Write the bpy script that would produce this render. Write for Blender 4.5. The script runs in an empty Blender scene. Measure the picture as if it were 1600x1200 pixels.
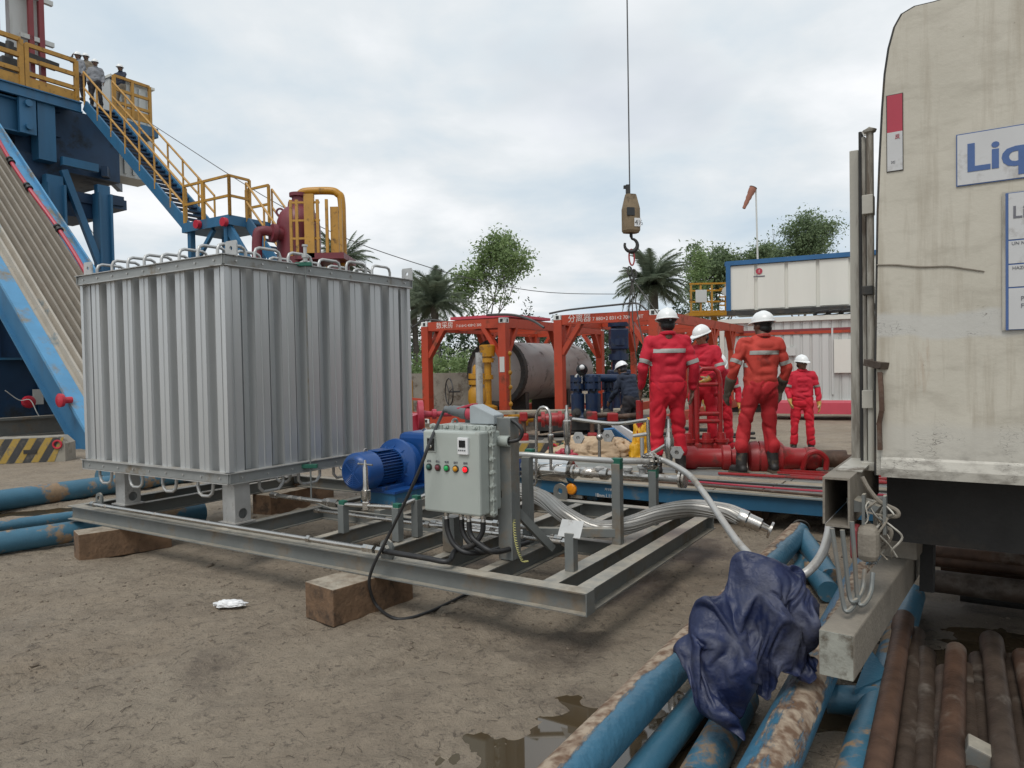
import bpy, bmesh, math, random
import numpy as np
from mathutils import Vector, Matrix, noise
R_ = math.radians
random.seed(7)
sc = bpy.context.scene
COL = sc.collection
# ---------------------------------------------------------------- camera
FPX, PITCH, ROLL, GA, CH = 1123.7, .02471, .018698, .562786, 1.6
_F = Vector((0, math.cos(PITCH), -math.sin(PITCH))); _U0 = Vector((0, math.sin(PITCH), math.cos(PITCH))); _R0 = Vector((1, 0, 0))
_R = math.cos(ROLL)*_R0 - math.sin(ROLL)*_U0; _U = math.cos(ROLL)*_U0 + math.sin(ROLL)*_R0
cam = bpy.data.cameras.new('camera'); camo = bpy.data.objects.new('camera', cam); COL.objects.link(camo)
camo.matrix_world = Matrix(((_R.x, _U.x, -_F.x, 0), (_R.y, _U.y, -_F.y, 0), (_R.z, _U.z, -_F.z, CH), (0, 0, 0, 1)))
cam.sensor_width = 36; cam.lens = FPX*36/1600; cam.clip_start = .05; cam.clip_end = 2000
sc.camera = camo
# ---------------------------------------------------------------- light
SUN_EL, SUN_AZ = R_(58), R_(205)          # azimuth clockwise from +Y
w = bpy.data.worlds.new('World'); sc.world = w; w.use_nodes = True
nt = w.node_tree; nt.nodes.clear()
def nd(t, **k):
    n = nt.nodes.new(t)
    for a, b in k.items(): setattr(n, a, b)
    return n
out = nd('ShaderNodeOutputWorld'); bg = nd('ShaderNodeBackground'); bg.inputs['Strength'].default_value = .1
sky = nd('ShaderNodeTexSky', sky_type='NISHITA', sun_disc=False, sun_elevation=SUN_EL, sun_rotation=SUN_AZ, air_density=1.2, dust_density=3)
tc = nd('ShaderNodeTexCoord'); sep = nd('ShaderNodeSeparateXYZ'); nt.links.new(tc.outputs['Generated'], sep.inputs[0])
def mth(op, a, b=None, c=None, clamp=False):
    n = nd('ShaderNodeMath', operation=op, use_clamp=clamp)
    for i, x in enumerate((a, b, c)):
        if x is None: continue
        if isinstance(x, (int, float)): n.inputs[i].default_value = x
        else: nt.links.new(x, n.inputs[i])
    return n.outputs[0]
zz = mth('ADD', mth('MAXIMUM', sep.outputs[2], 0.0), .16)
cx = mth('DIVIDE', sep.outputs[0], zz); cy = mth('DIVIDE', sep.outputs[1], zz)
cmb = nd('ShaderNodeCombineXYZ'); nt.links.new(cx, cmb.inputs[0]); nt.links.new(cy, cmb.inputs[1])
def nz(scale, detail, rough, off):
    mp = nd('ShaderNodeMapping'); mp.inputs['Location'].default_value = off; nt.links.new(cmb.outputs[0], mp.inputs[0])
    n = nd('ShaderNodeTexNoise'); n.inputs['Scale'].default_value = scale; n.inputs['Detail'].default_value = detail; n.inputs['Roughness'].default_value = rough
    n.inputs['Distortion'].default_value = .15
    nt.links.new(mp.outputs[0], n.inputs['Vector']); return n.outputs['Fac']
def ramp(fac, stops):
    r = nd('ShaderNodeValToRGB'); e = r.color_ramp.elements
    while len(e) < len(stops): e.new(.5)
    for i, (p, c) in enumerate(stops): e[i].position = p; e[i].color = (*c, 1)
    nt.links.new(fac, r.inputs[0]); return r.outputs[0]
big = nz(.55, 3, .5, (3.1, 1.7, 0)); mid = nz(1.6, 6, .55, (.4, 5.2, 0))
f = mth('ADD', mth('MULTIPLY', big, .55), mth('MULTIPLY', mid, .45))
cl = ramp(f, [(.38, (5.1, 6.0, 6.8)), (.45, (5.9, 6.6, 7.15)), (.51, (6.8, 7.2, 7.5)), (.60, (8.4, 8.55, 8.75))])
f2 = mth('ADD', mth('MULTIPLY', nz(.8, 5, .5, (7.7, 2.2, 1)), .7), mth('MULTIPLY', mid, .3))
gap = ramp(f2, [(.56, (0, 0, 0)), (.72, (.45, .45, .45))])
mx = nd('ShaderNodeMix', data_type='RGBA'); nt.links.new(gap, mx.inputs[0]); nt.links.new(cl, mx.inputs[6]); nt.links.new(sky.outputs[0], mx.inputs[7])
nt.links.new(mx.outputs[2], bg.inputs[0]); nt.links.new(bg.outputs[0], out.inputs[0])
sl = bpy.data.lights.new('sun', 'SUN'); sl.energy = 1.5; sl.angle = R_(25); sl.color = (1, .97, .92)
so = bpy.data.objects.new('sun', sl); COL.objects.link(so)
sd = Vector((math.sin(SUN_AZ)*math.cos(SUN_EL), math.cos(SUN_AZ)*math.cos(SUN_EL), math.sin(SUN_EL)))
so.rotation_euler = sd.to_track_quat('Z', 'Y').to_euler(); so.location = sd*40
vs = sc.view_settings; vs.view_transform = 'Standard'; vs.look = 'None'; vs.gamma = 1; vs.use_curve_mapping = False
vs.exposure = 0.22
sc.render.engine = 'CYCLES'; sc.cycles.max_bounces = 6
# ---------------------------------------------------------------- measuring helpers (pixel of the 1600x1200 photograph -> point in the place)
O = Vector((0, 0, CH)); GU = Vector((math.cos(GA), -math.sin(GA), 0)); GV = Vector((math.sin(GA), math.cos(GA), 0))
def ray(px, py): return _F + (px-800)/FPX*_R - (py-600)/FPX*_U
def Zp(px, py, z=0.): d = ray(px, py); return O + d*((z-CH)/d.z)
def Yp(px, py, y): d = ray(px, py); return O + d*(y/d.y)
def Vp(px, py, v): d = ray(px, py); return O + d*(v/d.dot(GV))
def Up(px, py, u): d = ray(px, py); return O + d*(u/d.dot(GU))
def uv(P): return P.dot(GU), P.dot(GV), P.z
def hz(P, py):
    """height of the point straight above P that the photograph shows at row py"""
    lo, hi = -2., 60.
    for _ in range(40):
        m = (lo+hi)/2; q = Vector((P.x, P.y, m))-O
        y = 600-FPX*q.dot(_U)/q.dot(_F)
        if y > py: lo = m
        else: hi = m
    return lo
G = Matrix.Rotation(-GA, 4, 'Z')           # grid of the yard: (u, v, z) -> world
def gw(u, v, z=0): return GU*u + GV*v + Vector((0, 0, z))
# ---------------------------------------------------------------- materials
DUSTC = (.40, .36, .29)
def mat(name, col, rough=.5, metal=0., var=.12, scale=6., dirt=None, damt=0., dscale=3., bump=0., bscale=40., spec=.5, streak=False, dsharp=.12, top=0.):
    m = bpy.data.materials.new(name); m.use_nodes = True; t = m.node_tree; N = t.nodes; L = t.links
    b = N['Principled BSDF']; b.inputs['Roughness'].default_value = rough; b.inputs['Metallic'].default_value = metal
    b.inputs['Specular IOR Level'].default_value = spec
    tcn = N.new('ShaderNodeTexCoord'); oi = N.new('ShaderNodeObjectInfo')
    mp = N.new('ShaderNodeMapping'); L.new(tcn.outputs['Object'], mp.inputs[0])
    cm = N.new('ShaderNodeCombineXYZ'); mm = N.new('ShaderNodeMath'); mm.operation = 'MULTIPLY'; mm.inputs[1].default_value = 37.
    L.new(oi.outputs['Random'], mm.inputs[0]); L.new(mm.outputs[0], cm.inputs[0]); L.new(mm.outputs[0], cm.inputs[1]); L.new(cm.outputs[0], mp.inputs['Location'])
    if streak: mp.inputs['Scale'].default_value = (1, 1, .12)
    n1 = N.new('ShaderNodeTexNoise'); n1.inputs['Scale'].default_value = scale; n1.inputs['Detail'].default_value = 6; n1.inputs['Roughness'].default_value = .6
    L.new(mp.outputs[0], n1.inputs['Vector'])
    mr = N.new('ShaderNodeMapRange'); mr.inputs['From Min'].default_value = .3; mr.inputs['From Max'].default_value = .7
    mr.inputs['To Min'].default_value = 1-var; mr.inputs['To Max'].default_value = 1+var; L.new(n1.outputs['Fac'], mr.inputs[0])
    vm = N.new('ShaderNodeVectorMath'); vm.operation = 'SCALE'; vm.inputs[0].default_value = col; L.new(mr.outputs[0], vm.inputs['Scale'])
    c = vm.outputs[0]
    if dirt:
        n2 = N.new('ShaderNodeTexNoise'); n2.inputs['Scale'].default_value = dscale; n2.inputs['Detail'].default_value = 9; n2.inputs['Roughness'].default_value = .68
        L.new(mp.outputs[0], n2.inputs['Vector'])
        r2 = N.new('ShaderNodeMapRange'); th = .62-.24*damt; r2.inputs['From Min'].default_value = th; r2.inputs['From Max'].default_value = th+dsharp; L.new(n2.outputs['Fac'], r2.inputs[0])
        n3 = N.new('ShaderNodeTexNoise'); n3.inputs['Scale'].default_value = dscale*7; n3.inputs['Detail'].default_value = 4; L.new(mp.outputs[0], n3.inputs['Vector'])
        d2 = N.new('ShaderNodeMix'); d2.data_type = 'RGBA'; d2.inputs[6].default_value = (*dirt, 1); d2.inputs[7].default_value = (dirt[0]*.45, dirt[1]*.42, dirt[2]*.4, 1); L.new(n3.outputs['Fac'], d2.inputs[0])
        x = N.new('ShaderNodeMix'); x.data_type = 'RGBA'; L.new(r2.outputs[0], x.inputs[0]); L.new(c, x.inputs[6]); L.new(d2.outputs[2], x.inputs[7]); c = x.outputs[2]
        rr = N.new('ShaderNodeMapRange'); rr.inputs['To Min'].default_value = rough; rr.inputs['To Max'].default_value = max(rough, .85); L.new(r2.outputs[0], rr.inputs[0]); L.new(rr.outputs[0], b.inputs['Roughness'])
        if metal:
            r4 = N.new('ShaderNodeMapRange'); r4.inputs['To Min'].default_value = metal; r4.inputs['To Max'].default_value = 0; L.new(r2.outputs[0], r4.inputs[0]); L.new(r4.outputs[0], b.inputs['Metallic'])
    if top:      # dust and dried mud lying on upward faces
        g_ = N.new('ShaderNodeNewGeometry'); sz = N.new('ShaderNodeSeparateXYZ'); L.new(g_.outputs['Normal'], sz.inputs[0])
        tz = N.new('ShaderNodeMapRange'); tz.inputs['From Min'].default_value = .6; tz.inputs['From Max'].default_value = .92; L.new(sz.outputs[2], tz.inputs[0])
        nt_ = N.new('ShaderNodeTexNoise'); nt_.inputs['Scale'].default_value = 9; nt_.inputs['Detail'].default_value = 8; nt_.inputs['Roughness'].default_value = .7; L.new(mp.outputs[0], nt_.inputs['Vector'])
        tr_ = N.new('ShaderNodeMapRange'); tr_.inputs['From Min'].default_value = .32; tr_.inputs['From Max'].default_value = .58; tr_.inputs['To Min'].default_value = top*.25; tr_.inputs['To Max'].default_value = top; L.new(nt_.outputs['Fac'], tr_.inputs[0])
        tm2 = N.new('ShaderNodeMath'); tm2.operation = 'MULTIPLY'; L.new(tz.outputs[0], tm2.inputs[0]); L.new(tr_.outputs[0], tm2.inputs[1])
        x = N.new('ShaderNodeMix'); x.data_type = 'RGBA'; L.new(tm2.outputs[0], x.inputs[0]); L.new(c, x.inputs[6]); x.inputs[7].default_value = (*DUSTC, 1); c = x.outputs[2]
    L.new(c, b.inputs['Base Color'])
    if bump:
        nb = N.new('ShaderNodeTexNoise'); nb.inputs['Scale'].default_value = bscale; nb.inputs['Detail'].default_value = 5; L.new(tcn.outputs['Object'], nb.inputs['Vector'])
        bp = N.new('ShaderNodeBump'); bp.inputs['Strength'].default_value = bump; bp.inputs['Distance'].default_value = .01; L.new(nb.outputs['Fac'], bp.inputs['Height']); L.new(bp.outputs[0], b.inputs['Normal'])
    return m
DUST = (.27, .22, .16); RUST = (.16, .075, .035)
MT = {}
MT['galv'] = mat('skid_grey_paint', (.16, .17, .165), .45, .15, .12, 5, (.24, .20, .15), .42, 2.5, .1, 60, top=.85)
MT['cladding'] = mat('aluminium_cladding', (.50, .51, .51), .36, .55, .06, 3, (.34, .33, .30), .25, 1.2, .03, 30, streak=True, dsharp=.4)
MT['alu'] = mat('mill_aluminium', (.46, .46, .45), .42, .5, .1, 6, (.24, .21, .18), .3, 4, .05, 60, top=.5)
MT['railgrey'] = mat('grey_channel_steel', (.27, .28, .275), .45, .3, .1, 6, (.24, .20, .15), .3, 3, .06, 60, top=.6)
MT['steel'] = mat('stainless_steel', (.52, .50, .47), .27, 1., .1, 8, (.28, .23, .17), .2, 7, .04, 60)
MT['polish'] = mat('polished_steel', (.66, .65, .63), .12, 1., .05, 8, (.35, .31, .26), .1, 6)
MT['motor'] = mat('motor_blue_paint', (.012, .065, .23), .33, 0, .1, 5, (.05, .08, .14), .2, 4, .05, 60)
MT['cabinet'] = mat('cabinet_grey_green_paint', (.36, .39, .36), .38, 0, .05, 4, (.30, .30, .26), .2, 3, .04, 120)
MT['bluebeam'] = mat('trailer_blue_paint', (.018, .10, .19), .5, 0, .15, 3, (.20, .18, .14), .35, 3, .08, 50, top=.6)
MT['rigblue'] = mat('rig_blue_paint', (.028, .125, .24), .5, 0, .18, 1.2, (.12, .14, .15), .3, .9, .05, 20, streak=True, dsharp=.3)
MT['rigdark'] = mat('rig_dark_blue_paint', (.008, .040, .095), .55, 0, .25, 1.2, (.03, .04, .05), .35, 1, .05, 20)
MT['rampblue'] = mat('ramp_light_blue_paint', (.09, .27, .46), .5, 0, .15, 1.5, (.30, .27, .21), .45, 1.2, .05, 20)
MT['pipeblue'] = mat('pipe_blue_paint', (.038, .125, .19), .45, 0, .15, 4, (.33, .23, .14), .38, 3.2, .25, 60, dsharp=.06)
MT['pipeold'] = mat('pipe_blue_paint_under_mud', (.03, .19, .38), .4, 0, .15, 4, (.36, .26, .16), .78, 3.5, .35, 70, dsharp=.07)
MT['railyellow'] = mat('rail_yellow_paint', (.42, .22, .035), .5, 0, .15, 3, (.20, .12, .05), .25, 5)
MT['brightyellow'] = mat('valve_yellow_paint', (.42, .20, .010), .42, 0, .12, 4, (.20, .12, .05), .25, 4)
MT['orange'] = mat('frame_orange_paint', (.40, .046, .016), .5, 0, .13, 2, (.24, .06, .03), .3, 2, .03, 30)
MT['redpaint'] = mat('tool_red_paint', (.30, .014, .016), .42, 0, .15, 6, (.16, .06, .05), .35, 6, .08, 60)
MT['maroon'] = mat('vessel_maroon_paint', (.15, .022, .032), .45, 0, .12, 1.5, (.10, .04, .04), .2, 2)
MT['mastred'] = mat('mast_red_paint', (.20, .03, .035), .5, 0, .12, 2)
MT['navy'] = mat('valve_navy_paint', (.008, .022, .060), .38, 0, .2, 5, (.03, .035, .04), .3, 6, .1, 40)
MT['white'] = mat('white_paint', (.70, .71, .69), .5, 0, .05, 2)
MT['contwhite'] = mat('container_white_paint', (.66, .66, .60), .5, 0, .05, 1.2, (.50, .45, .33), .28, .7, .03, 20, streak=True, dsharp=.35)
MT['contgrey'] = mat('container_old_white_paint', (.52, .53, .51), .5, 0, .08, 1.2, (.32, .28, .22), .3, .9, .03, 20, streak=True, dsharp=.3)
MT['contblue'] = mat('container_blue_paint', (.02, .11, .26), .5, 0, .1, 2)
MT['black'] = mat('black_rubber', (.018, .018, .019), .5, 0, .2, 8, (.08, .07, .06), .2, 9)
MT['dark'] = mat('dark_steel', (.035, .034, .032), .6, .2, .3, 5, (.09, .07, .05), .35, 5, .15, 50)
MT['rust'] = mat('rusty_pipe_steel', (.085, .046, .029), .62, .15, .45, 7, (.25, .21, .17), .30, 4, .3, 60, dsharp=.15)
MT['rust2'] = mat('grey_rusty_pipe_steel', (.075, .054, .041), .55, .25, .45, 6, (.23, .20, .17), .32, 3.5, .3, 60, dsharp=.15)
MT['wood'] = mat('old_timber', (.155, .092, .052), .85, 0, .3, 9, (.085, .055, .035), .42, 5, .7, 35, top=.8)
MT['plank'] = mat('dusty_plank', (.29, .25, .19), .85, 0, .2, 6, (.14, .12, .09), .35, 4, .4, 50)
MT['decksteel'] = mat('deck_steel_plate', (.20, .22, .21), .5, .2, .15, 3, (.30, .26, .20), .5, 2, .15, 50, dsharp=.3)
MT['tank'] = mat('dull_tank_paint', (.30, .28, .265), .40, .35, .12, 1.5, (.10, .08, .07), .3, 2)
MT['truck'] = mat('truck_cream_grime', (.47, .43, .35), .55, 0, .08, 2)
MT['trucktrim'] = mat('truck_white_trim', (.40, .38, .33), .5, 0, .12, 4, (.16, .13, .10), .4, 5, .1, 60, streak=True)
MT['chassis'] = mat('chassis_black_dust', (.022, .021, .02), .7, 0, .3, 5, (.06, .052, .044), .35, 3, .2, 50)
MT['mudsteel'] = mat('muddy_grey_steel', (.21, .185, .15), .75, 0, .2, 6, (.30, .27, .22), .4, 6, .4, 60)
MT['tarp'] = mat('blue_tarpaulin', (.010, .017, .058), .48, 0, .25, 6, (.10, .105, .135), .55, 4.5, .4, 60, dsharp=.3)
MT['sack'] = mat('beige_sack', (.48, .36, .24), .85, 0, .1, 8, (.30, .22, .15), .3, 6, .3, 80)
MT['yellowbag'] = mat('yellow_bag', (.62, .33, .01), .5, 0, .1, 8)
MT['green'] = mat('green_clamp', (.008, .10, .065), .5, 0, .1, 6)
MT['handlered'] = mat('red_plastic', (.45, .02, .04), .35, 0, .05, 6)
MT['plugred'] = mat('plug_red_plastic', (.38, .035, .06), .4, 0, .05, 6)
MT['pluggrey'] = mat('plug_grey_plastic', (.11, .12, .125), .45, 0, .08, 6)
MT['plasticwhite'] = mat('white_plastic', (.7, .7, .7), .3, 0, .04, 6)
MT['pink'] = mat('faded_red_sheet', (.50, .06, .09), .6, 0, .1, 2)
MT['amber'] = mat('amber_lens', (.75, .26, .01), .25, 0, .1, 30, bump=.5, bscale=60)
MT['helmet'] = mat('white_helmet', (.78, .79, .78), .3, 0, .03, 8)
MT['cloth_red'] = mat('red_coverall_cloth', (.50, .010, .030), .8, 0, .12, 7, bump=.35, bscale=28)
MT['cloth_redt'] = mat('bright_red_trouser_cloth', (.55, .008, .025), .8, 0, .12, 7, bump=.35, bscale=28)
MT['cloth_orange'] = mat('faded_orange_jacket_cloth', (.47, .045, .030), .8, 0, .15, 5, (.30, .05, .04), .25, 4, .35, 28)
MT['cloth_orangered'] = mat('worn_red_trouser_cloth', (.42, .014, .020), .8, 0, .15, 5, (.25, .03, .03), .25, 4, .35, 28)
MT['cloth_navy'] = mat('navy_coverall_cloth', (.016, .024, .045), .85, 0, .15, 6, bump=.3, bscale=28)
MT['cloth_dark'] = mat('dark_trouser_cloth', (.022, .020, .024), .85, 0, .15, 6, bump=.3, bscale=28)
MT['cloth_grey'] = mat('grey_shirt_cloth', (.22, .23, .25), .85, 0, .1, 6)
MT['cloth_khaki'] = mat('khaki_cloth', (.20, .17, .13), .85, 0, .1, 6)
MT['reflect'] = mat('grey_reflective_tape', (.34, .34, .32), .5, 0, .08, 10)
MT['skin'] = mat('brown_skin', (.13, .068, .043), .5, 0, .08, 8)
MT['skinlight'] = mat('light_brown_skin', (.30, .15, .095), .5, 0, .06, 8)
MT['hair'] = mat('black_hair', (.010, .009, .009), .6, 0, .2, 40)
MT['boot'] = mat('muddy_black_boot', (.020, .018, .017), .55, 0, .2, 8, (.15, .11, .075), .38, 10, .2, 60)
MT['sole'] = mat('muddy_boot_sole', (.11, .075, .05), .9, 0, .2, 10, bump=.3)
MT['glove'] = mat('dirty_work_glove', (.10, .085, .062), .85, 0, .2, 9, (.05, .04, .03), .3, 6, .3, 40)
MT['glovey'] = mat('yellow_work_glove', (.46, .27, .06), .8, 0, .2, 12, (.55, .52, .48), .4, 12, .3, 40)
MT['hookpaint'] = mat('worn_hook_block_paint', (.20, .145, .085), .65, .1, .2, 6, (.07, .05, .035), .45, 5, .3, 50)
MT['textwhite'] = mat('white_lettering', (.66, .62, .58), .6, 0, .05, 20)
MT['textblue'] = mat('blue_lettering', (.055, .11, .27), .5, 0, .08, 20)
MT['textgrey'] = mat('grey_lettering', (.13, .13, .15), .6, 0, .05, 20)
MT['signwhite'] = mat('sign_white_film', (.50, .50, .50), .4, 0, .05, 4, (.40, .38, .36), .25, 4)
MT['barrieryellow'] = mat('faded_yellow_stripe_paint', (.36, .24, .05), .7, 0, .15, 5, (.25, .21, .15), .4, 5, .2, 40)
MT['barrierblack'] = mat('faded_black_stripe_paint', (.045, .045, .045), .7, 0, .15, 5, (.18, .16, .13), .4, 5, .2, 40)
MT['concrete'] = mat('dirty_concrete', (.27, .25, .21), .9, 0, .15, 4, (.15, .12, .09), .4, 3, .4, 40)
MT['bark'] = mat('grey_bark', (.11, .095, .08), .9, 0, .25, 5, bump=.5, bscale=25)
MT['windsock'] = mat('faded_orange_fabric', (.30, .13, .09), .8, 0, .12, 6)
MT['wire'] = mat('dull_wire', (.09, .09, .09), .6, .4, .1, 5)
MT['chain'] = mat('grey_rope_wire', (.10, .095, .085), .6, .4, .2, 20)
MT['lensblack'] = mat('dark_glass', (.01, .012, .014), .12, 0, .05, 5)
def emis(name, col, s):
    m = mat(name, col, .3); b = m.node_tree.nodes['Principled BSDF']; b.inputs['Emission Color'].default_value = (*col, 1); b.inputs['Emission Strength'].default_value = s; return m
MT['lamp_red'] = emis('lit_red_lamp', (.9, .01, .02), .7)
MT['lamp_amber'] = mat('amber_button', (.6, .27, .01), .3)
MT['lamp_green'] = mat('green_button', (.01, .36, .09), .3)
MT['lamp_dkgreen'] = mat('dark_green_button', (.02, .09, .07), .35)
MT['lamp_dkred'] = mat('dark_red_button', (.16, .03, .04), .35)
# ---------------------------------------------------------------- mesh builder
class MB:
    def __init__(s, T=None): s.v = []; s.f = []; s.sm = []; s.T = T or Matrix.Identity(4)
    def add(s, vs, fs, smooth=False, T=None):
        n = len(s.v); M_ = s.T @ T if T is not None else s.T
        s.v += [M_ @ Vector(p) for p in vs]; s.f += [tuple(i+n for i in f) for f in fs]; s.sm += [smooth]*len(fs); return s
    def box(s, c, d, T=None, ch=0.):
        x, y, z = [a/2 for a in d]
        if ch:
            bm = bmesh.new(); bmesh.ops.create_cube(bm, size=1)
            for q in bm.verts: q.co = Vector((q.co.x*d[0], q.co.y*d[1], q.co.z*d[2]))
            bmesh.ops.bevel(bm, geom=bm.edges[:], offset=ch, segments=2, profile=.5, affect='EDGES')
            bm.verts.ensure_lookup_table(); bm.verts.index_update()
            vs = [(q.co.x+c[0], q.co.y+c[1], q.co.z+c[2]) for q in bm.verts]; fs = [tuple(q.index for q in f_.verts) for f_ in bm.faces]; bm.free()
            return s.add(vs, fs, False, T)
        vs = [(c[0]+i*x, c[1]+j*y, c[2]+k*z) for i in (-1, 1) for j in (-1, 1) for k in (-1, 1)]
        return s.add(vs, [(0, 1, 3, 2), (4, 6, 7, 5), (0, 4, 5, 1), (2, 3, 7, 6), (0, 2, 6, 4), (1, 5, 7, 3)], False, T)
    def bar(s, p0, p1, w_, h_, up=(0, 0, 1)):
        p0 = Vector(p0); p1 = Vector(p1); d = (p1-p0); L_ = d.length; d.normalize(); up = Vector(up)
        if abs(d.dot(up)) > .99: up = Vector((1, 0, 0))
        r = d.cross(up).normalized(); u_ = r.cross(d)
        vs = []
        for q in (p0, p1):
            for a, b in ((-1, -1), (1, -1), (1, 1), (-1, 1)): vs.append(q + r*a*w_/2 + u_*b*h_/2)
        return s.add(vs, [(0, 1, 2, 3), (7, 6, 5, 4), (0, 4, 5, 1), (1, 5, 6, 2), (2, 6, 7, 3), (3, 7, 4, 0)])
    def prof(s, p0, p1, pts, up=(0, 0, 1)):
        """extrude a closed 2D profile (right, up) from p0 to p1"""
        p0 = Vector(p0); p1 = Vector(p1); d = (p1-p0).normalized(); up = Vector(up); r = d.cross(up).normalized(); u_ = r.cross(d)
        n = len(pts); vs = [q + r*a + u_*b for q in (p0, p1) for a, b in pts]
        fs = [(i, (i+1) % n, n+(i+1) % n, n+i) for i in range(n)] + [tuple(range(n))[::-1], tuple(range(n, 2*n))]
        return s.add(vs, fs)
    def ibeam(s, p0, p1, w_, h_, t=.01, up=(0, 0, 1)):
        a, b, c = w_/2, h_/2, t*.6
        return s.prof(p0, p1, [(-a, -b), (a, -b), (a, -b+t), (c, -b+t), (c, b-t), (a, b-t), (a, b), (-a, b), (-a, b-t), (-c, b-t), (-c, -b+t), (-a, -b+t)], up)
    def chan(s, p0, p1, w_, h_, t=.01, up=(0, 0, 1), side=1):
        b = h_/2
        return s.prof(p0, p1, [(0, -b), (side*w_, -b), (side*w_, -b+t), (side*t, -b+t), (side*t, b-t), (side*w_, b-t), (side*w_, b), (0, b)], up)
    def tube(s, pts, r, n=8, caps=True, closed=False):
        pts = [Vector(p) for p in pts]; rs = r if isinstance(r, (list, tuple)) else [r]*len(pts)
        m = len(pts); vs = []; prev = None
        for i, p in enumerate(pts):
            if closed: d = pts[(i+1) % m]-pts[i-1]
            elif i == 0: d = pts[1]-p
            elif i == m-1: d = p-pts[i-1]
            else: d = (pts[i+1]-p).normalized()+(p-pts[i-1]).normalized()
            if d.length < 1e-9: d = Vector((0, 0, 1))
            d.normalize()
            if prev is None: a = d.orthogonal().normalized()
            else:
                a = prev - d*prev.dot(d); a = a.normalized() if a.length > 1e-6 else d.orthogonal().normalized()
            prev = a; b = d.cross(a)
            for k in range(n):
                t_ = 2*math.pi*k/n; vs.append(p + (a*math.cos(t_)+b*math.sin(t_))*rs[i])
        fs = []; N_ = len(s.v)
        for i in range(m if closed else m-1):
            j = (i+1) % m
            for k in range(n): fs.append((i*n+k, i*n+(k+1) % n, j*n+(k+1) % n, j*n+k))
        s.add(vs, fs, True)
        if caps and not closed:
            s.add([vs[k] for k in range(n)][::-1], [tuple(range(n))]); s.add([vs[(m-1)*n+k] for k in range(n)], [tuple(range(n))])
        return s
    def cyl(s, p0, p1, r, n=16, r1=None): return s.tube([p0, p1], [r, r if r1 is None else r1], n)
    def lathe(s, p0, ax, prof, n=20, smooth=True):
        """prof: list of (distance along ax, radius)"""
        p0 = Vector(p0); ax = Vector(ax).normalized(); a = ax.orthogonal().normalized(); b = ax.cross(a); vs = []
        for h, r in prof:
            for k in range(n):
                t_ = 2*math.pi*k/n; vs.append(p0+ax*h+(a*math.cos(t_)+b*math.sin(t_))*max(r, 1e-4))
        fs = [(i*n+k, i*n+(k+1) % n, (i+1)*n+(k+1) % n, (i+1)*n+k) for i in range(len(prof)-1) for k in range(n)]
        fs += [tuple(range(n))[::-1], tuple(range((len(prof)-1)*n, len(prof)*n))]
        return s.add(vs, fs, smooth)
    def sphere(s, c, r, n=14, m=9, sc_=(1, 1, 1), T=None):
        vs = []; fs = []
        for i in range(m+1):
            t_ = math.pi*i/m
            for k in range(n):
                p = 2*math.pi*k/n; vs.append((c[0]+r*sc_[0]*math.sin(t_)*math.cos(p), c[1]+r*sc_[1]*math.sin(t_)*math.sin(p), c[2]+r*sc_[2]*math.cos(t_)))
        for i in range(m):
            for k in range(n): fs.append((i*n+k, (i+1)*n+k, (i+1)*n+(k+1) % n, i*n+(k+1) % n))
        return s.add(vs, fs, True, T)
    def ring(s, c, ax, R1, r, n=24, m=8):
        c = Vector(c); ax = Vector(ax).normalized(); a = ax.orthogonal().normalized(); b = ax.cross(a)
        return s.tube([c+(a*math.cos(2*math.pi*k/n)+b*math.sin(2*math.pi*k/n))*R1 for k in range(n)], r, m, closed=True)
    def plate(s, pts, d):
        """polygon pts (3D) thickened by vector d"""
        n = len(pts); d = Vector(d); vs = [Vector(p) for p in pts]+[Vector(p)+d for p in pts]
        return s.add(vs, [tuple(range(n))[::-1], tuple(range(n, 2*n))]+[(i, (i+1) % n, n+(i+1) % n, n+i) for i in range(n)])
    def hexnut(s, p0, p1, r): return s.lathe(p0, Vector(p1)-Vector(p0), [(0, r), ((Vector(p1)-Vector(p0)).length, r)], 6, False)
    def build(s, name, m, parent=None, label=None, bevel=0, kind=None):
        me = bpy.data.meshes.new(name); off = Vector((0, 0, 0)); q = parent
        while q is not None: off += q.location; q = q.parent
        me.from_pydata([tuple(v-off) for v in s.v], [], s.f); me.polygons.foreach_set('use_smooth', s.sm)
        bm = bmesh.new(); bm.from_mesh(me); bmesh.ops.recalc_face_normals(bm, faces=bm.faces[:]); bm.to_mesh(me); bm.free()
        if any(s.sm): me.set_sharp_from_angle(angle=R_(42))
        me.materials.append(MT[m] if isinstance(m, str) else m)
        o = bpy.data.objects.new(name, me); COL.objects.link(o)
        if parent is not None: o.parent = parent
        if label: o['label'] = label
        if kind: o['kind'] = kind
        if bevel:
            md = o.modifiers.new('bevel', 'BEVEL'); md.width = bevel; md.segments = 2; md.limit_method = 'ANGLE'; md.angle_limit = R_(50)
        return o
def thing(name, label, cat, loc=(0, 0, 0), group=None):
    o = bpy.data.objects.new(name, None); COL.objects.link(o); o.location = loc; o.empty_display_size = .2
    o['label'] = label; o['category'] = cat
    if group: o['group'] = group
    return o
def tag(o, label, cat, group=None):
    o['label'] = label; o['category'] = cat
    if group: o['group'] = group
    c = sum((v.co for v in o.data.vertices), Vector())/len(o.data.vertices); z = min(v.co.z for v in o.data.vertices); c.z = z
    for v in o.data.vertices: v.co -= c
    o.location = c
    return o
def copy_tree(o, parent=None):
    c = o.copy(); COL.objects.link(c); c.parent = parent
    for ch in o.children: copy_tree(ch, c)
    return c
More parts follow.
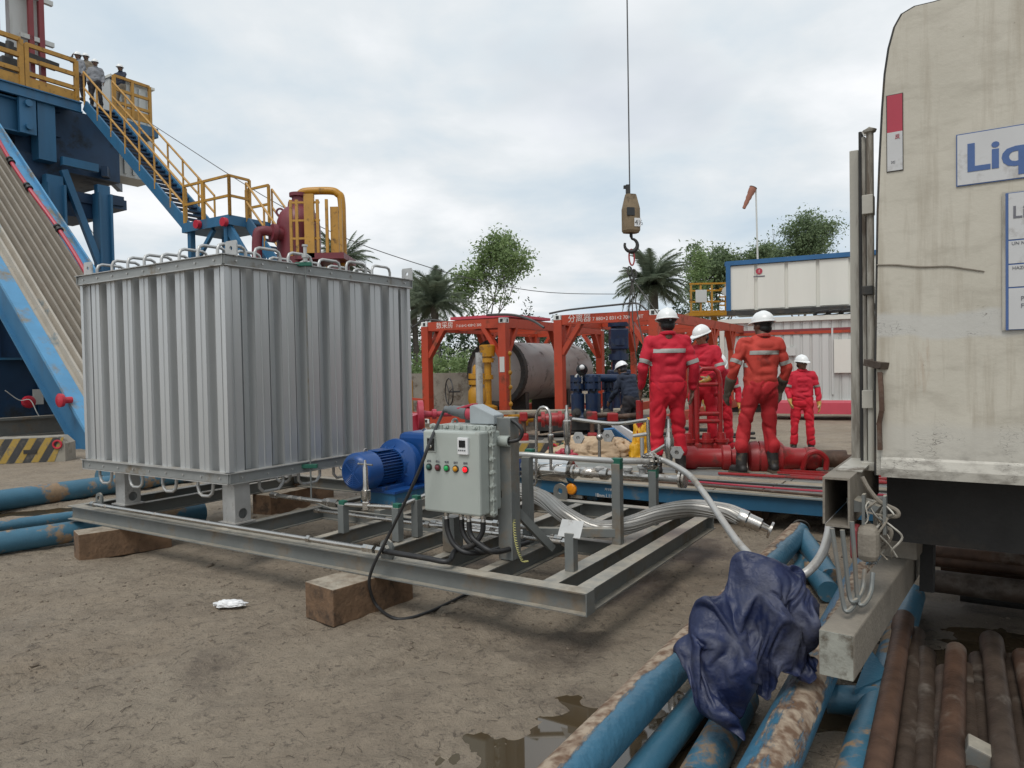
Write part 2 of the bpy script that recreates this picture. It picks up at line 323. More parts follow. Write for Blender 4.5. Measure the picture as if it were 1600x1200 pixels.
def text(name, body, size, org, right, up, m, parent=None, ext=.0008, align='LEFT', bold=0., sx=1.):
    cu = bpy.data.curves.new(name, 'FONT'); cu.body = body; cu.size = size; cu.extrude = ext; cu.align_x = align; cu.offset = bold; cu.resolution_u = 3
    t = bpy.data.objects.new(name, cu); COL.objects.link(t)
    bpy.context.view_layer.update(); dg = bpy.context.evaluated_depsgraph_get()
    me = bpy.data.meshes.new_from_object(t.evaluated_get(dg)); bpy.data.objects.remove(t)
    r = Vector(right).normalized(); u_ = Vector(up); u_ = (u_-r*u_.dot(r)).normalized(); n_ = r.cross(u_)
    off = Vector((0, 0, 0)); q = parent
    while q is not None: off += q.location; q = q.parent
    org = Vector(org)
    for v in me.vertices: v.co = org + r*v.co.x*sx + u_*v.co.y + n_*v.co.z - off
    me.materials.clear(); me.materials.append(MT[m]); me.name = name
    o = bpy.data.objects.new(name, me); COL.objects.link(o)
    if parent is not None: o.parent = parent
    return o
def evalmesh(o, name):
    bpy.context.view_layer.update(); dg = bpy.context.evaluated_depsgraph_get()
    me = bpy.data.meshes.new_from_object(o.evaluated_get(dg)); me.name = name; return me
def spl(pts, n=8):
    """Catmull-Rom through points"""
    P = [Vector(p) for p in pts]; P = [P[0]*2-P[1]]+P+[P[-1]*2-P[-2]]; out_ = []
    for i in range(1, len(P)-2):
        a, b, c, d = P[i-1:i+3]
        for k in range(n):
            t_ = k/n; out_.append(.5*((2*b)+(c-a)*t_+(2*a-5*b+4*c-d)*t_*t_+(3*b-a-3*c+d)*t_**3))
    out_.append(P[-2]); return out_
# ================================================================ GROUND
rng = np.random.default_rng(3)
def vnoise(x, y, s, seed):
    x = x*s; y = y*s; xi = np.floor(x).astype(int); yi = np.floor(y).astype(int); fx = x-xi; fy = y-yi
    fx = fx*fx*(3-2*fx); fy = fy*fy*(3-2*fy)
    def h(a, b):
        n = (a*374761393+b*668265263+seed*1442695) & 0x7fffffff; n = (n ^ (n >> 13))*1274126177 & 0x7fffffff
        return ((n ^ (n >> 16)) & 0xffff)/65535.
    return (h(xi, yi)*(1-fx)+h(xi+1, yi)*fx)*(1-fy)+(h(xi, yi+1)*(1-fx)+h(xi+1, yi+1)*fx)*fy
PUD = []   # x, y, rx, ry, angle, depth
def pud(px, py, rx, ry, ang, dep=.05, z=0): P = Zp(px, py, z); PUD.append((P.x, P.y, rx, ry, ang, dep))
pud(905, 1145, .36, .19, .55, .06); pud(870, 1195, .26, .15, .2, .05); pud(1075, 1150, .30, .17, .9, .07); pud(1010, 1185, .25, .2, .4, .06)
pud(1300, 1110, .35, .13, .3, .06); pud(1490, 1050, .50, .26, .1, .06); pud(1565, 1010, .30, .2, .5, .05)
pud(60, 798, .95, .22, .35, .11); pud(1110, 1090, .18, .12, .9, .05); pud(1450, 1120, .3, .3, .1, .05)
TRACKS = ((-2.6, 3.2, .93, .37), (-2.2, 4.1, .93, .37), (1.0, 4.9, .55, .83), (-3.5, 2.5, .6, .8))
def gh(x, y):
    h = (vnoise(x, y, .5, 1)-.5)*.03 + (vnoise(x, y, 1.7, 2)-.5)*.022 + (vnoise(x, y, 5, 3)-.5)*.018 + (vnoise(x, y, 11, 4)-.5)*.013 + (vnoise(x, y, 19, 6)-.5)*.009
    ru = np.clip((vnoise(x, y, .9, 9)-.40)*5, 0, 1); h += ru*(vnoise(x*.7+y*.7, y*.4, 9, 5)-.5)*.022
    for (ox, oy, dx_, dy_) in TRACKS:      # tyre ruts with tread bars
        s = (x-ox)*dx_+(y-oy)*dy_; q = -(x-ox)*dy_+(y-oy)*dx_+.05*np.sin(s*.8); w_ = np.exp(-(q/.13)**4)*np.clip(vnoise(x, y, 1.3, 33)*1.8-.3, 0, 1)
        h += w_*(-.016+.009*np.sign(np.sin((s+np.abs(q)*.8)*62)))
    for (cx_, cy_, a, b, t_, dp) in PUD:
        dx = x-cx_; dy = y-cy_; p = (dx*math.cos(t_)+dy*math.sin(t_))/a; q = (-dx*math.sin(t_)+dy*math.cos(t_))/b
        wv = vnoise(x, y, 4, 8)*.9+vnoise(x, y, 11, 12)*.5
        h -= dp*np.exp(-((p*p+q*q)**1.2)*(.7+wv))
    far = np.clip((np.hypot(x, y)-18)/20, 0, 1); return h*(1-far*.6)
def axis(a, b, st, lo, hi):
    m_ = np.arange(a, b, st); g_ = np.geomspace(.15, 1, 26)
    return np.concatenate([a-(a-lo)*g_[::-1]**3, m_, b+(hi-b)*g_**3])
X_ = axis(-6.5, 6.5, .033, -500, 500); Y_ = axis(1.7, 11, .033, -60, 900)
X_ = np.unique(np.round(X_, 4)); Y_ = np.unique(np.round(Y_, 4))
xx, yy = np.meshgrid(X_, Y_); hh = gh(xx, yy)
vs_ = np.stack([xx, yy, hh], -1).reshape(-1, 3); nx, ny = len(X_), len(Y_)
ii = (np.arange(ny-1)[:, None]*nx+np.arange(nx-1)[None]).reshape(-1); fs_ = np.stack([ii, ii+1, ii+nx+1, ii+nx], -1)
me = bpy.data.meshes.new('ground'); me.from_pydata(vs_.tolist(), [], fs_.tolist()); me.polygons.foreach_set('use_smooth', [True]*len(fs_))
gm = bpy.data.materials.new('mud_ground'); gm.use_nodes = True; t = gm.node_tree; N = t.nodes; L = t.links; b = N['Principled BSDF']
def gn(ty, **k):
    n = N.new(ty)
    for a, c in k.items(): setattr(n, a, c)
    return n
tcn = gn('ShaderNodeTexCoord')
def gnoise(sc_, det, ro, off=0, dist=0.):
    mp = gn('ShaderNodeMapping'); mp.inputs['Location'].default_value = (off, off*.7, 0); L.new(tcn.outputs['Object'], mp.inputs[0])
    n = gn('ShaderNodeTexNoise'); n.inputs['Scale'].default_value = sc_; n.inputs['Detail'].default_value = det; n.inputs['Roughness'].default_value = ro; n.inputs['Distortion'].default_value = dist; L.new(mp.outputs[0], n.inputs['Vector']); return n.outputs['Fac']
def gmr(f_, a, b_, c=0., d=1.):
    n = gn('ShaderNodeMapRange'); n.inputs['From Min'].default_value = a; n.inputs['From Max'].default_value = b_; n.inputs['To Min'].default_value = c; n.inputs['To Max'].default_value = d; L.new(f_, n.inputs[0]); return n.outputs[0]
def gmix(f_, a, b_):
    n = gn('ShaderNodeMix', data_type='RGBA'); L.new(f_, n.inputs[0])
    for i, q in ((6, a), (7, b_)):
        if isinstance(q, tuple): n.inputs[i].default_value = (*q, 1)
        else: L.new(q, n.inputs[i])
    return n.outputs[2]
c = gmix(gmr(gnoise(.35, 8, .65), .30, .70), (.258, .205, .150), (.335, .28, .212))
c = gmix(gmr(gnoise(2.2, 10, .7, 5), .46, .66, 0, .7), c, (.195, .156, .115))
c = gmix(gmr(gnoise(.6, 10, .72, 11, .6), .58, .70, 0, .7), c, (.135, .105, .08))
def stain(px, py, r_, amt, col):
    global c
    P = Zp(px, py, 0); vd = gn('ShaderNodeVectorMath', operation='DISTANCE'); L.new(tcn.outputs['Object'], vd.inputs[0]); vd.inputs[1].default_value = P
    a = gn('ShaderNodeMath', operation='MULTIPLY_ADD'); L.new(gnoise(3.2, 9, .7, px*.01, .5), a.inputs[0]); a.inputs[1].default_value = 1.6*r_; L.new(vd.outputs['Value'], a.inputs[2])
    c = gmix(gmr(a.outputs[0], r_*1.75, r_*1.35, 0, amt), c, col)
c = gmix(gmr(gnoise(17, 12, .78, 14, .8), .545, .61, 0, .75), c, (.095, .074, .056))
c = gmix(gmr(gnoise(6, 12, .8, 24, 1.2), .575, .64, 0, .4), c, (.12, .094, .07))
stain(960, 910, .55, .8, (.095, .070, .055)); stain(1080, 860, .5, .8, (.095, .072, .058)); stain(880, 1010, .35, .6, (.10, .078, .06)); stain(1480, 960, .6, .7, (.10, .08, .062)); stain(720, 890, .5, .55, (.11, .085, .066))
c = gmix(gmr(gnoise(30, 6, .7, 2), .58, .7), c, (.10, .08, .06))
c = gmix(gmr(gnoise(55, 4, .6, 9), .66, .74), c, (.36, .31, .24))
spn = gn('ShaderNodeSeparateXYZ'); L.new(tcn.outputs['Object'], spn.inputs[0])
L.new(c, b.inputs['Base Color'])
L.new(gmr(gnoise(1.3, 8, .6, 3), .35, .65, .5, .95), b.inputs['Roughness']); b.inputs['Specular IOR Level'].default_value = .4
h1 = gnoise(14, 10, .7, 1, .4); h2 = gnoise(70, 6, .65, 4)
vo = gn('ShaderNodeTexVoronoi'); vo.inputs['Scale'].default_value = 26; L.new(tcn.outputs['Object'], vo.inputs['Vector'])
ad = gn('ShaderNodeMath', operation='ADD'); L.new(h1, ad.inputs[0]); m2 = gn('ShaderNodeMath', operation='MULTIPLY'); L.new(h2, m2.inputs[0]); m2.inputs[1].default_value = .35; L.new(m2.outputs[0], ad.inputs[1])
bp = gn('ShaderNodeBump'); bp.inputs['Strength'].default_value = .95; bp.inputs['Distance'].default_value = .045; L.new(ad.outputs[0], bp.inputs['Height']); L.new(bp.outputs[0], b.inputs['Normal'])
me.materials.append(gm); go = bpy.data.objects.new('ground', me); COL.objects.link(go); go['kind'] = 'structure'
wm = mat('muddy_puddle_water', (.065, .047, .027), .03, 0, .1, 2, spec=.8)
for pi_, (cx_, cy_, a, b_, t_, dp) in enumerate(PUD):
    mb = MB(); n = 28; pts = []
    for k in range(n):
        an = 2*math.pi*k/n; p = a*1.9*math.cos(an); q = b_*1.9*math.sin(an); pts.append((cx_+p*math.cos(t_)-q*math.sin(t_), cy_+p*math.sin(t_)+q*math.cos(t_), -.014-.0018*pi_))
    mb.add(pts, [tuple(range(n))]); o = mb.build('puddle', wm); o['kind'] = 'structure'
# clods and stones, dead stems
mb = MB()
for i in range(2200):
    x = random.uniform(-7, 6); y = random.uniform(2.2, 14) if i % 3 else random.uniform(2.2, 6); r = random.uniform(.003, .013)*(1+(random.random() < .05)*1.6)
    z = float(gh(np.array([x]), np.array([y]))[0]); a_ = random.random()*6
    mb.sphere((0, 0, 0), r, 6, 4, (1.3, .9, .6), T=Matrix.Translation((x, y, z+r*.2)) @ Matrix.Rotation(a_, 4, 'Z'))
mb.build('mud_clods', mat('mud_clod', (.15, .12, .09), .9, 0, .3, 30), kind='stuff')['label'] = 'small mud clods and stones scattered over the yard'
mb = MB()
for i in range(420):
    x = random.uniform(-3.5, 2.5) if i % 2 else random.uniform(-6, 5); y = random.uniform(2.3, 5.5); z = float(gh(np.array([x]), np.array([y]))[0])+.003; a_ = random.random()*6; l = random.uniform(.02, .09)
    dx, dy = math.cos(a_)*l/2, math.sin(a_)*l/2; k_ = random.uniform(-.01, .01)
    mb.tube([(x-dx, y-dy, z), (x+k_, y-k_, z+.004), (x+dx, y+dy, z)], .0012, 3, False)
mb.build('dead_stems', mat('dead_stem', (.05, .038, .028), .9), kind='stuff')['label'] = 'thin dark stems and roots lying on the mud'
# ================================================================ helper: plate with a hole
def holeplate(mb, c, rt, up, outline, hole, r, th, n=24):
    """outline: list of 2D points round the plate, hole centre (x,y) inside; c origin"""
    c = Vector(c); rt = Vector(rt).normalized(); up = Vector(up).normalized(); nn = rt.cross(up)
    outer = []; H_ = Vector(hole)
    m = len(outline)
    for k in range(n):
        a = 2*math.pi*k/n; d = Vector((math.cos(a), math.sin(a))); best = None
        for i in range(m):
            p = Vector(outline[i]); q = Vector(outline[(i+1) % m]); e = q-p; den = d.x*e.y-d.y*e.x
            if abs(den) < 1e-9: continue
            w_ = p-H_; t_ = (w_.x*e.y-w_.y*e.x)/den; s_ = (w_.x*d.y-w_.y*d.x)/den
            if t_ > 0 and -1e-6 <= s_ <= 1+1e-6 and (best is None or t_ > best): best = t_
        outer.append(H_+d*(best or r*1.5))
    inner = [H_+Vector((math.cos(2*math.pi*k/n), math.sin(2*math.pi*k/n)))*r for k in range(n)]
    vs = []
    for z in (-th/2, th/2):
        vs += [c+rt*p.x+up*p.y+nn*z for p in outer]+[c+rt*p.x+up*p.y+nn*z for p in inner]
    fs = []
    for k in range(n):
        j = (k+1) % n
        fs += [(k, j, n+j, n+k), (2*n+k, 3*n+k, 3*n+j, 2*n+j), (k, 2*n+k, 2*n+j, j), (n+k, n+j, 3*n+j, 3*n+k)]
    mb.add(vs, fs)
RECT = lambda w_, h_: [(-w_/2, 0), (w_/2, 0), (w_/2, h_), (-w_/2, h_)]
EYE = lambda w_, h_: [(-w_/2, 0), (w_/2, 0)]+[(w_/2*math.cos(a), h_-w_/2+w_/2*math.sin(a)) for a in np.linspace(0, math.pi, 9)]
# ================================================================ SKID FRAME (grid coordinates u along, v across)
U0, U1, V0, V1, ZB, ZT = -7.17, -1.742, 3.464, 5.86, .235, .363; ZM = (ZB+ZT)/2; HH = ZT-ZB
skid = thing('pump_skid_frame', 'long grey steel beam skid frame on timber blocks carrying the ribbed box and pump', 'skid frame', gw(U1, V0, ZB))
def gbeam(u0, v0, u1, v1, w_=.1, name='beam', h_=HH, z=ZM, m='galv'):
    MB(G).ibeam((u0, v0, z), (u1, v1, z), w_, h_, .008).build(name, m, skid)
gbeam(U0, V0+.05, U1, V0+.05); gbeam(U0, V1-.05, U1, V1-.05)
gbeam(U1-.05, V0+.1, U1-.05, V1-.1); gbeam(U1-.27, V0+.1, U1-.27, V1-.1); gbeam(U0+.05, V0+.1, U0+.05, V1-.1)
for q in (-4.08, -3.42, -2.94, -2.50, -5.0, -6.7): gbeam(q, V0+.1, q, V1-.1, .075, 'cross_beam', HH-.012, ZM-.002)
gbeam(-5.0, 4.62, -2.06, 4.62, .07, 'cross_beam', HH-.02, ZM-.004)
MB(G).box(((U1+.004), V0+.6*.0+.05, ZM), (.006, .1, HH)).build('end_plate', 'galv', skid)
def lug(u_, v_, z, along='u', w_=.11, h_=.13, par=skid, m='galv', name='lifting_lug'):
    mb = MB(); holeplate(mb, gw(u_, v_, z), GU if along == 'u' else GV, (0, 0, 1), EYE(w_, h_), (0, h_-w_/2), .026, .018); return mb.build(name, m, par)
lug(-3.19, V0+.03, ZT-.003); lug(-6.9, V1-.05, ZT-.003); P = Vp(875, 780, V1-.04); lug(uv(P)[0], V1-.03, ZT-.003, w_=.14, h_=.15); lug(-6.98, V0+.2, ZT-.003, h_=.11)
def gpt(u_, v_, z): return gw(u_, v_, z)
def post(px, py, ptop, w_=.06, name='pipe_support', d_=None, par=skid, m='galv'):
    P = Zp(px, py, ZT-.002); zt = hz(P, ptop); uu, vv, _ = uv(P)
    MB(G).box((uu, vv, (ZT+zt)/2-.001), (w_, d_ or w_, zt-ZT+.002)).build(name, m, par, bevel=.003); return uu, vv, zt
def clamp(P, s=.055, par=skid):
    uu, vv, z = uv(P); MB(G).box((uu, vv, z), (s, s*.8, s*1.1), ch=.004).build('pipe_clamp', 'green', par)
pA = post(537, 832, 788); pB = post(622, 845, 793); pC = post(652, 838, 780)
pCL = post(708, 860, 806, .10, 'cabinet_post'); pCR = post(797, 872, 652, .105, 'cabinet_post')
pR1 = post(826, 848, 714, .062, 'rail_post'); pR2 = post(966, 850, 724, .062, 'rail_post'); pR3 = post(1022, 820, 736, .06, 'rail_post')
MB(G).bar(Vector((pR1[0], pR1[1], .44)), Vector((pR2[0], pR2[1], .44)), .05, .06).build('cross_bar', 'galv', skid, bevel=.003)
pT = post(893, 892, 832, .06, 'tag_post')
P = gw(*pT); mb = MB(); q = [P+GU*a*.075+GV*b*.03+Vector((0, 0, .02+b*.045)) for a, b in ((-1, -1), (1, -1), (1, 1), (-1, 1))]; mb.plate(q, (0, 0, .004)); mb.build('name_plate', 'alu', skid)
mb = MB(); a = gw(pCR[0], pCR[1], .68); mb.bar(a+GV*.05, gw(pCR[0]+.12, pCR[1]+.34, ZT), .05, .05); mb.build('brace', 'galv', skid)
# low pipes along the frame
def pipe(pts, r, name='pipe', m='steel', par=skid, n=10, sm=0, label=None):
    return MB().tube(spl(pts, 6) if sm else pts, r, n).build(name, m, par, label)
def coll(P, d, r, l, m='steel', par=skid, name='fitting'):
    d = Vector(d).normalized(); return MB().hexnut(P-d*l/2, P+d*l/2, r).build(name, m, par)
lp = [Zp(150, 787, .42), Zp(480, 843, .42), Zp(575, 858, .42)]
vq = sum(uv(p)[1] for p in lp)/3; lp = [gw(uv(p)[0], vq, .42) for p in lp]
pipe(lp, .017); coll(lp[0], GU, .026, .05); coll(lp[1], GU, .027, .03); coll(lp[2], GU, .028, .09); coll(lp[2]+GU*.1, GU, .024, .06)
H0 = lp[2]+GU*.14
# upper valve line left of the cabinet
za = pA[2]+.0
a0 = gw(pA[0], pA[1], za); b0 = gw(pB[0], pB[1], pB[2]); c0 = gw(pC[0], pC[1], pC[2])
l0 = Yp(425, 773, a0.y+.55)
pipe([l0, a0], .017); pipe([a0, b0], .017); pipe([b0, c0, c0+(c0-b0).normalized()*.15], .017)
for P in (a0, b0, c0): clamp(P)
coll(a0-(a0-l0).normalized()*.12, a0-l0, .034, .13); coll(a0-(a0-l0).normalized()*.2, a0-l0, .028, .04)
coll(l0+(a0-l0).normalized()*.03, a0-l0, .027, .07)
vmid = a0.lerp(b0, .44)
vt = thing('needle_valve', 'steel needle valve with a T handle in front of the blue motor', 'valve', vmid-Vector((0, 0, .03)))
MB().box(vmid, (.05, .05, .07), ch=.008).build('valve_body', 'steel', vt)
mb = MB(); mb.lathe(vmid+Vector((0, 0, .03)), (0, 0, 1), [(0, .022), (.02, .036), (.085, .036), (.09, .024), (.12, .02), (.25, .019), (.27, .012), (.31, .008)], 14); mb.build('stem', 'steel', vt)
MB().tube([vmid+Vector((0, 0, .305))-GU*.09+GV*.02, vmid+Vector((0, 0, .31))+GU*.09-GV*.02], .007, 8).build('handle', 'steel', vt)
for k, (dy, s) in enumerate(((0, 0), (.07, 1), (.14, 2), (.05, 3))):
    z = .415+(.06 if k == 3 else 0); a = Zp(460+22*k, 805+2*k, .42); a = gw(uv(a)[0]+(1.05 if k else 0), 4.22+dy, z); e = gw(-2.25-.1*k, 4.22+dy, z)
    pipe([a, e], .016 if k else .014); coll(a, GU, .024, .05); coll(e, GU, .03, .06); coll(a.lerp(e, .5), GU, .026, .04)
clamp(gw(-3.75, 4.24, .43), .07)
# handrail pipe and the pipework behind it
h1_ = gw(*pR1); h2_ = gw(*pR2); h3_ = Yp(1012, 721, h2_.y+.12)
pipe([h1_-GU*.07+Vector((0, 0, .012)), h1_+Vector((0, 0, .015)), h2_+Vector((0, 0, .015)), h3_], .021, n=12, name='rail_pipe', m='alu')
clamp(h1_+Vector((0, 0, .02))+GV*.04, .06); clamp(h2_+Vector((0, 0, .0)), .068); P = gw(*pR3); clamp(P-Vector((0, 0, .01)), .07)
fl = thing('hose_flange', 'bolted steel flange joining the long rail pipe to the arched thin hose', 'pipe flange', h3_-Vector((0, 0, .06)))
dfl = (h3_-h2_).normalized()
for s in (0, .035):
    MB().lathe(h3_+dfl*s, dfl, [(0, .02), (.001, .062), (.017, .062), (.018, .02)], 20, False).build('flange_disc', 'steel', fl)
mb = MB(); ax = dfl.orthogonal().normalized(); ay = dfl.cross(ax)
for k in range(8): q = h3_+(ax*math.cos(k*.785)+ay*math.sin(k*.785))*.047-dfl*.02; mb.hexnut(q, q+dfl*.09, .008)
mb.build('bolts', 'steel', fl, kind='stuff')
VQ = 5.25
def vp_(x, y, dv=0): return Vp(x, y, VQ+dv)
pipe([vp_(838, 742), vp_(838, 660)]+[vp_(838+11-11*math.cos(t_), 652-16*math.sin(t_)) for t_ in np.linspace(.2, math.pi-.2, 7)]+[vp_(860, 665), vp_(861, 735)], .013, 'bent_pipe')
MB().lathe(vp_(861, 715), (0, 0, 1), [(0, .02), (.14, .02), (.15, .026), (.19, .026), (.2, .016), (.26, .016)], 12).build('valve_stem', 'steel', skid)
pipe([vp_(838, 742), vp_(836, 756), vp_(822, 762), vp_(800, 760)], .012, 'bent_pipe', sm=1)
mb = MB(); P = vp_(887, 720); mb.lathe(P, (0, 0, 1), [(0, .012), (.06, .012), (.06, .026), (.10, .026), (.12, .018), (.15, .018), (.16, .024), (.22, .03), (.28, .034), (.33, .034), (.34, .022), (.40, .02), (.41, .014), (.46, .012)], 14); mb.build('relief_valve', 'steel', skid)
pipe([vp_(895, 655), vp_(960, 662), vp_(1012, 656)], .015, 'bent_pipe', sm=1)
pipe([vp_(1012, 656), vp_(1014, 700), vp_(1018, 708), vp_(1046, 692)], .015, 'bent_pipe', sm=1)
pipe([vp_(936, 662), vp_(937, 722)], .013); MB().sphere(vp_(937, 683), .028).build('valve_body', 'steel', skid)
for (x, y) in ((904, 684), (950, 681), (1058, 707)):
    P = vp_(x, y, -.02); mb = MB(); hx = [(.052*math.cos(k*math.pi/3), .052*math.sin(k*math.pi/3)) for k in range(6)]
    holeplate(mb, P, GU, (0, 0, 1), hx, (0, 0), .017, .02, 18); mb.tube([P+GV*.01, P+GV*.06-GU*.03], .018, 8); mb.build('hex_flange', 'alu', skid)
mb = MB(); P = vp_(1046, 722); mb.lathe(P, (0, 0, 1), [(0, .02), (.05, .03), (.10, .036), (.18, .036), (.2, .022), (.25, .022), (.26, .016), (.33, .014)], 14); mb.build('relief_valve', 'steel', skid)
mb = MB(); mb.tube([vp_(1004, 722), vp_(1003, 684)], .016); mb.tube([vp_(990, 681), vp_(1012, 678)], .014); mb.build('tee_handle', 'alu', skid)
# stainless cold end
cold = thing('pump_cold_end', 'shiny stainless pump cylinder and pipe lying behind the grey rail posts', 'pump', Vp(860, 755, 5.35))
A_ = Vp(812, 731, 5.35); B_ = Vp(892, 738, 5.35); B_ = A_+GU*(B_-A_).dot(GU)
MB().lathe(A_-GU*.06, GU, [(0, .02), (.002, .085), (.045, .085), (.05, .05)], 22).build('blue_ring', 'motor', cold)
Lc = (B_-A_).length
MB().lathe(A_, GU, [(0, .05), (.03, .06), (.05, .085), (.06, .092), (Lc-.05, .092), (Lc-.045, .1), (Lc, .1), (Lc+.005, .05)], 26).build('cylinder', 'polish', cold)
mb = MB(); C_ = B_
mb.lathe(C_, GU, [(0, .035), (.02, .06), (.04, .06), (.05, .04), (.09, .036), (.10, .045), (.2, .045), (.21, .036), (.27, .036), (.28, .05), (.34, .05), (.35, .03), (.62, .03), (.63, .038), (.72, .038), (.73, .028)], 20); mb.build('pipe', 'steel', cold)
D_ = C_+GU*.73; D2 = Vp(1062, 746, uv(D_)[1]); D2 = D_+GU*(D2-D_).dot(GU)
MB().tube([D_-GU*.01, D2], .028, 14).build('pipe', 'alu', cold)
MB().lathe(D2, GU, [(0, .03), (.001, .07), (.02, .07), (.021, .03), (.03, .03), (.031, .068), (.048, .068), (.05, .02)], 20).build('flange_disc', 'steel', cold)
for (x, y) in ((980, 738), (1004, 735), (938, 738)):
    P = Vp(x, y, 5.35); MB().lathe(P-Vector((0, 0, .03)), (0, 0, 1), [(0, .03), (.04, .03), (.05, .045), (.07, .045), (.08, .03)], 12).build('valve_neck', 'alu', cold)
# electric motor
mo = Zp(551, 739, .72); mu, mv, _ = uv(mo)
mot = thing('electric_motor', 'bright blue finned electric motor with its round fan cover turned to the camera', 'electric motor', gw(mu, mv+.3, .5))
ms = lambda dv, du=0, z=.72: gw(mu+du, mv+dv, z)
MB().lathe(ms(0), GV, [(0, .126), (.004, .132), (.012, .142), (.04, .164), (.05, .166), (.205, .166), (.208, .155)], 32).build('fan_cover', 'motor', mot)
mb = MB()
for r in (.02, .036, .052, .068, .084, .1, .115): mb.ring(ms(-.003), GV, r, .0022, 28, 5)
for k in range(8): a = k*math.pi/4; mb.tube([ms(-.003)+(GU*math.cos(a)+Vector((0, 0, math.sin(a))))*.015, ms(-.003)+(GU*math.cos(a)+Vector((0, 0, math.sin(a))))*.112], .0022, 4)
mb.build('fan_grille', 'motor', mot)
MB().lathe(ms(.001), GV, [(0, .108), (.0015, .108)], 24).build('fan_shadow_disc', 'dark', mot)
MB().lathe(ms(.20), GV, [(0, .122), (.30, .122)], 28).build('stator', 'motor', mot)
base = MB().box((0, 0, 0), (.005, .27, .034))
fin0 = None
for k in range(34):
    a = 2*math.pi*k/34
    Tm = Matrix.Translation(ms(.345)) @ G @ Matrix.Rotation(a, 4, 'Y') @ Matrix.Translation((0, 0, .136))
    if fin0 is None: fin0 = base.build('cooling_fin', 'motor'); fin0.parent = mot; o = fin0
    else: o = fin0.copy(); COL.objects.link(o)
    o.matrix_local = Matrix.Translation(-mot.location) @ Tm
MB().box((0, 0, 0), (.13, .2, .012), Matrix.Translation(ms(.345, 0, .878)) @ G, ch=.004).build('terminal_cover', 'motor', mot)
MB().lathe(ms(.48), GV, [(0, .12), (.001, .16), (.03, .17), (.06, .235), (.085, .24), (.09, .20), (.2, .20)], 36).build('end_bell', 'motor', mot)
mb = MB(); mb.ring(ms(.16, 0, .888), GU, .022, .006, 16, 6); mb.build('eye_bolt', 'steel', mot)
mb = MB()
for k in range(10): a = k*math.pi/5+.2; mb.bar(ms(.50)+(GU*math.cos(a)+Vector((0, 0, math.sin(a))))*.16, ms(.56)+(GU*math.cos(a)+Vector((0, 0, math.sin(a))))*.22, .012, .02)
mb.build('rib', 'motor', mot)
MB(G).box((mu, mv+.40, .553), (.26, .36, .04), ch=.006).build('foot', 'motor', mot)
MB(G).box((mu+.05, mv+.67, .47), (.40, .85, .10)).build('mounting_beam', 'bluebeam', mot)
MB(G).box((mu+.05, mv+.67, .530), (.42, .88, .02)).build('mounting_plate', 'motor', mot)
crank = thing('pump_crankcase', 'blue pump crankcase bolted behind the motor and half hidden by the control cabinet', 'pump housing', gw(mu+.1, mv+1.1, .5))
MB(G).box((mu+.14, mv+.90, .76), (.52, .38, .48), ch=.05).build('housing', 'motor', crank)
MB(G).box((mu+.14, mv+1.0, .50), (.4, .3, .1)).build('base', 'motor', crank)
MB().lathe(gw(mu+.40, mv+1.0, .74), GU, [(0, .14), (.05, .14), (.06, .09), (.35, .085)], 20).build('intermediate_piece', 'motor', crank)
mb = MB(); mb.ring(gw(mu+.02, mv+.95, .99), GV, .028, .008, 16, 6); mb.build('eye_bolt', 'steel', crank)
for s in (-1, 1): MB(G).box((mu+.05+s*.2, mv+.62, .39), (.06, 1.2, .06)).build('support_beam', 'galv', skid)
# ================================================================ VAPORISER BOX
VU0, VU1, VV0, VV1, VZ0, VZ1 = -7.16, -4.94, 3.6, 5.91, .70, 2.53
vap = thing('ribbed_vaporizer_box', 'big silver ribbed aluminium box with bent pipe ends along its top', 'vaporizer', gw((VU0+VU1)/2, (VV0+VV1)/2, ZT))
INS = .05
def module(s0, p, axis_, face, flip, w0):
    """one corrugated panel; s along axis_, outward = face"""
    pr = [(0, 0), (.22, 0), (.225, .006), (.245, .006), (.25, 0), (.50, 0), (.54, -.022), (.555, -.078), (.68, -.080), (.69, -.050), (.735, -.050), (.745, -.080), (.945, -.078), (.975, -.02), (.995, 0)]
    if flip: pr = [(1-a, b_) for a, b_ in pr][::-1]
    f_ = [(s0+a*p, b_) for a, b_ in pr]; bk = [(a, b_-.004) for a, b_ in f_][::-1]; pts = f_+bk
    vs = []
    for z in (VZ0+.05, VZ1-.05):
        for a, b_ in pts: vs.append(axis_*a+face*(b_+w0)+Vector((0, 0, z)))
    n = len(pts); m_ = len(f_)
    fs = [(i, (i+1) % n, n+(i+1) % n, n+i) for i in range(n)]+[(i, i+1, n-2-i, n-1-i) for i in range(m_-1)]+[(n+n-1-i, n+n-2-i, n+i+1, n+i) for i in range(m_-1)]
    mb = MB(); mb.add(vs, fs); return mb.build('panel', 'cladding', vap)
pu = (VU1-VU0-2*INS)/8; pv = (VV1-VV0-2*INS)/8
for k in range(8):
    module(VU0+INS+k*pu, pu, GU, -GV, True, -(VV0+INS)); module(VU0+INS+k*pu, pu, GU, GV, False, VV1-INS)
    module(VV0+INS+k*pv, pv, GV, GU, False, VU1-INS); module(VV0+INS+k*pv, pv, GV, -GU, True, -(VU0+INS))
for (a, b_) in ((VU0+INS, VV0+INS), (VU1-INS, VV0+INS), (VU0+INS, VV1-INS), (VU1-INS, VV1-INS)): MB(G).box((a, b_, (VZ0+VZ1)/2), (.045, .045, VZ1-VZ0-.1)).build('corner_angle', 'cladding', vap)
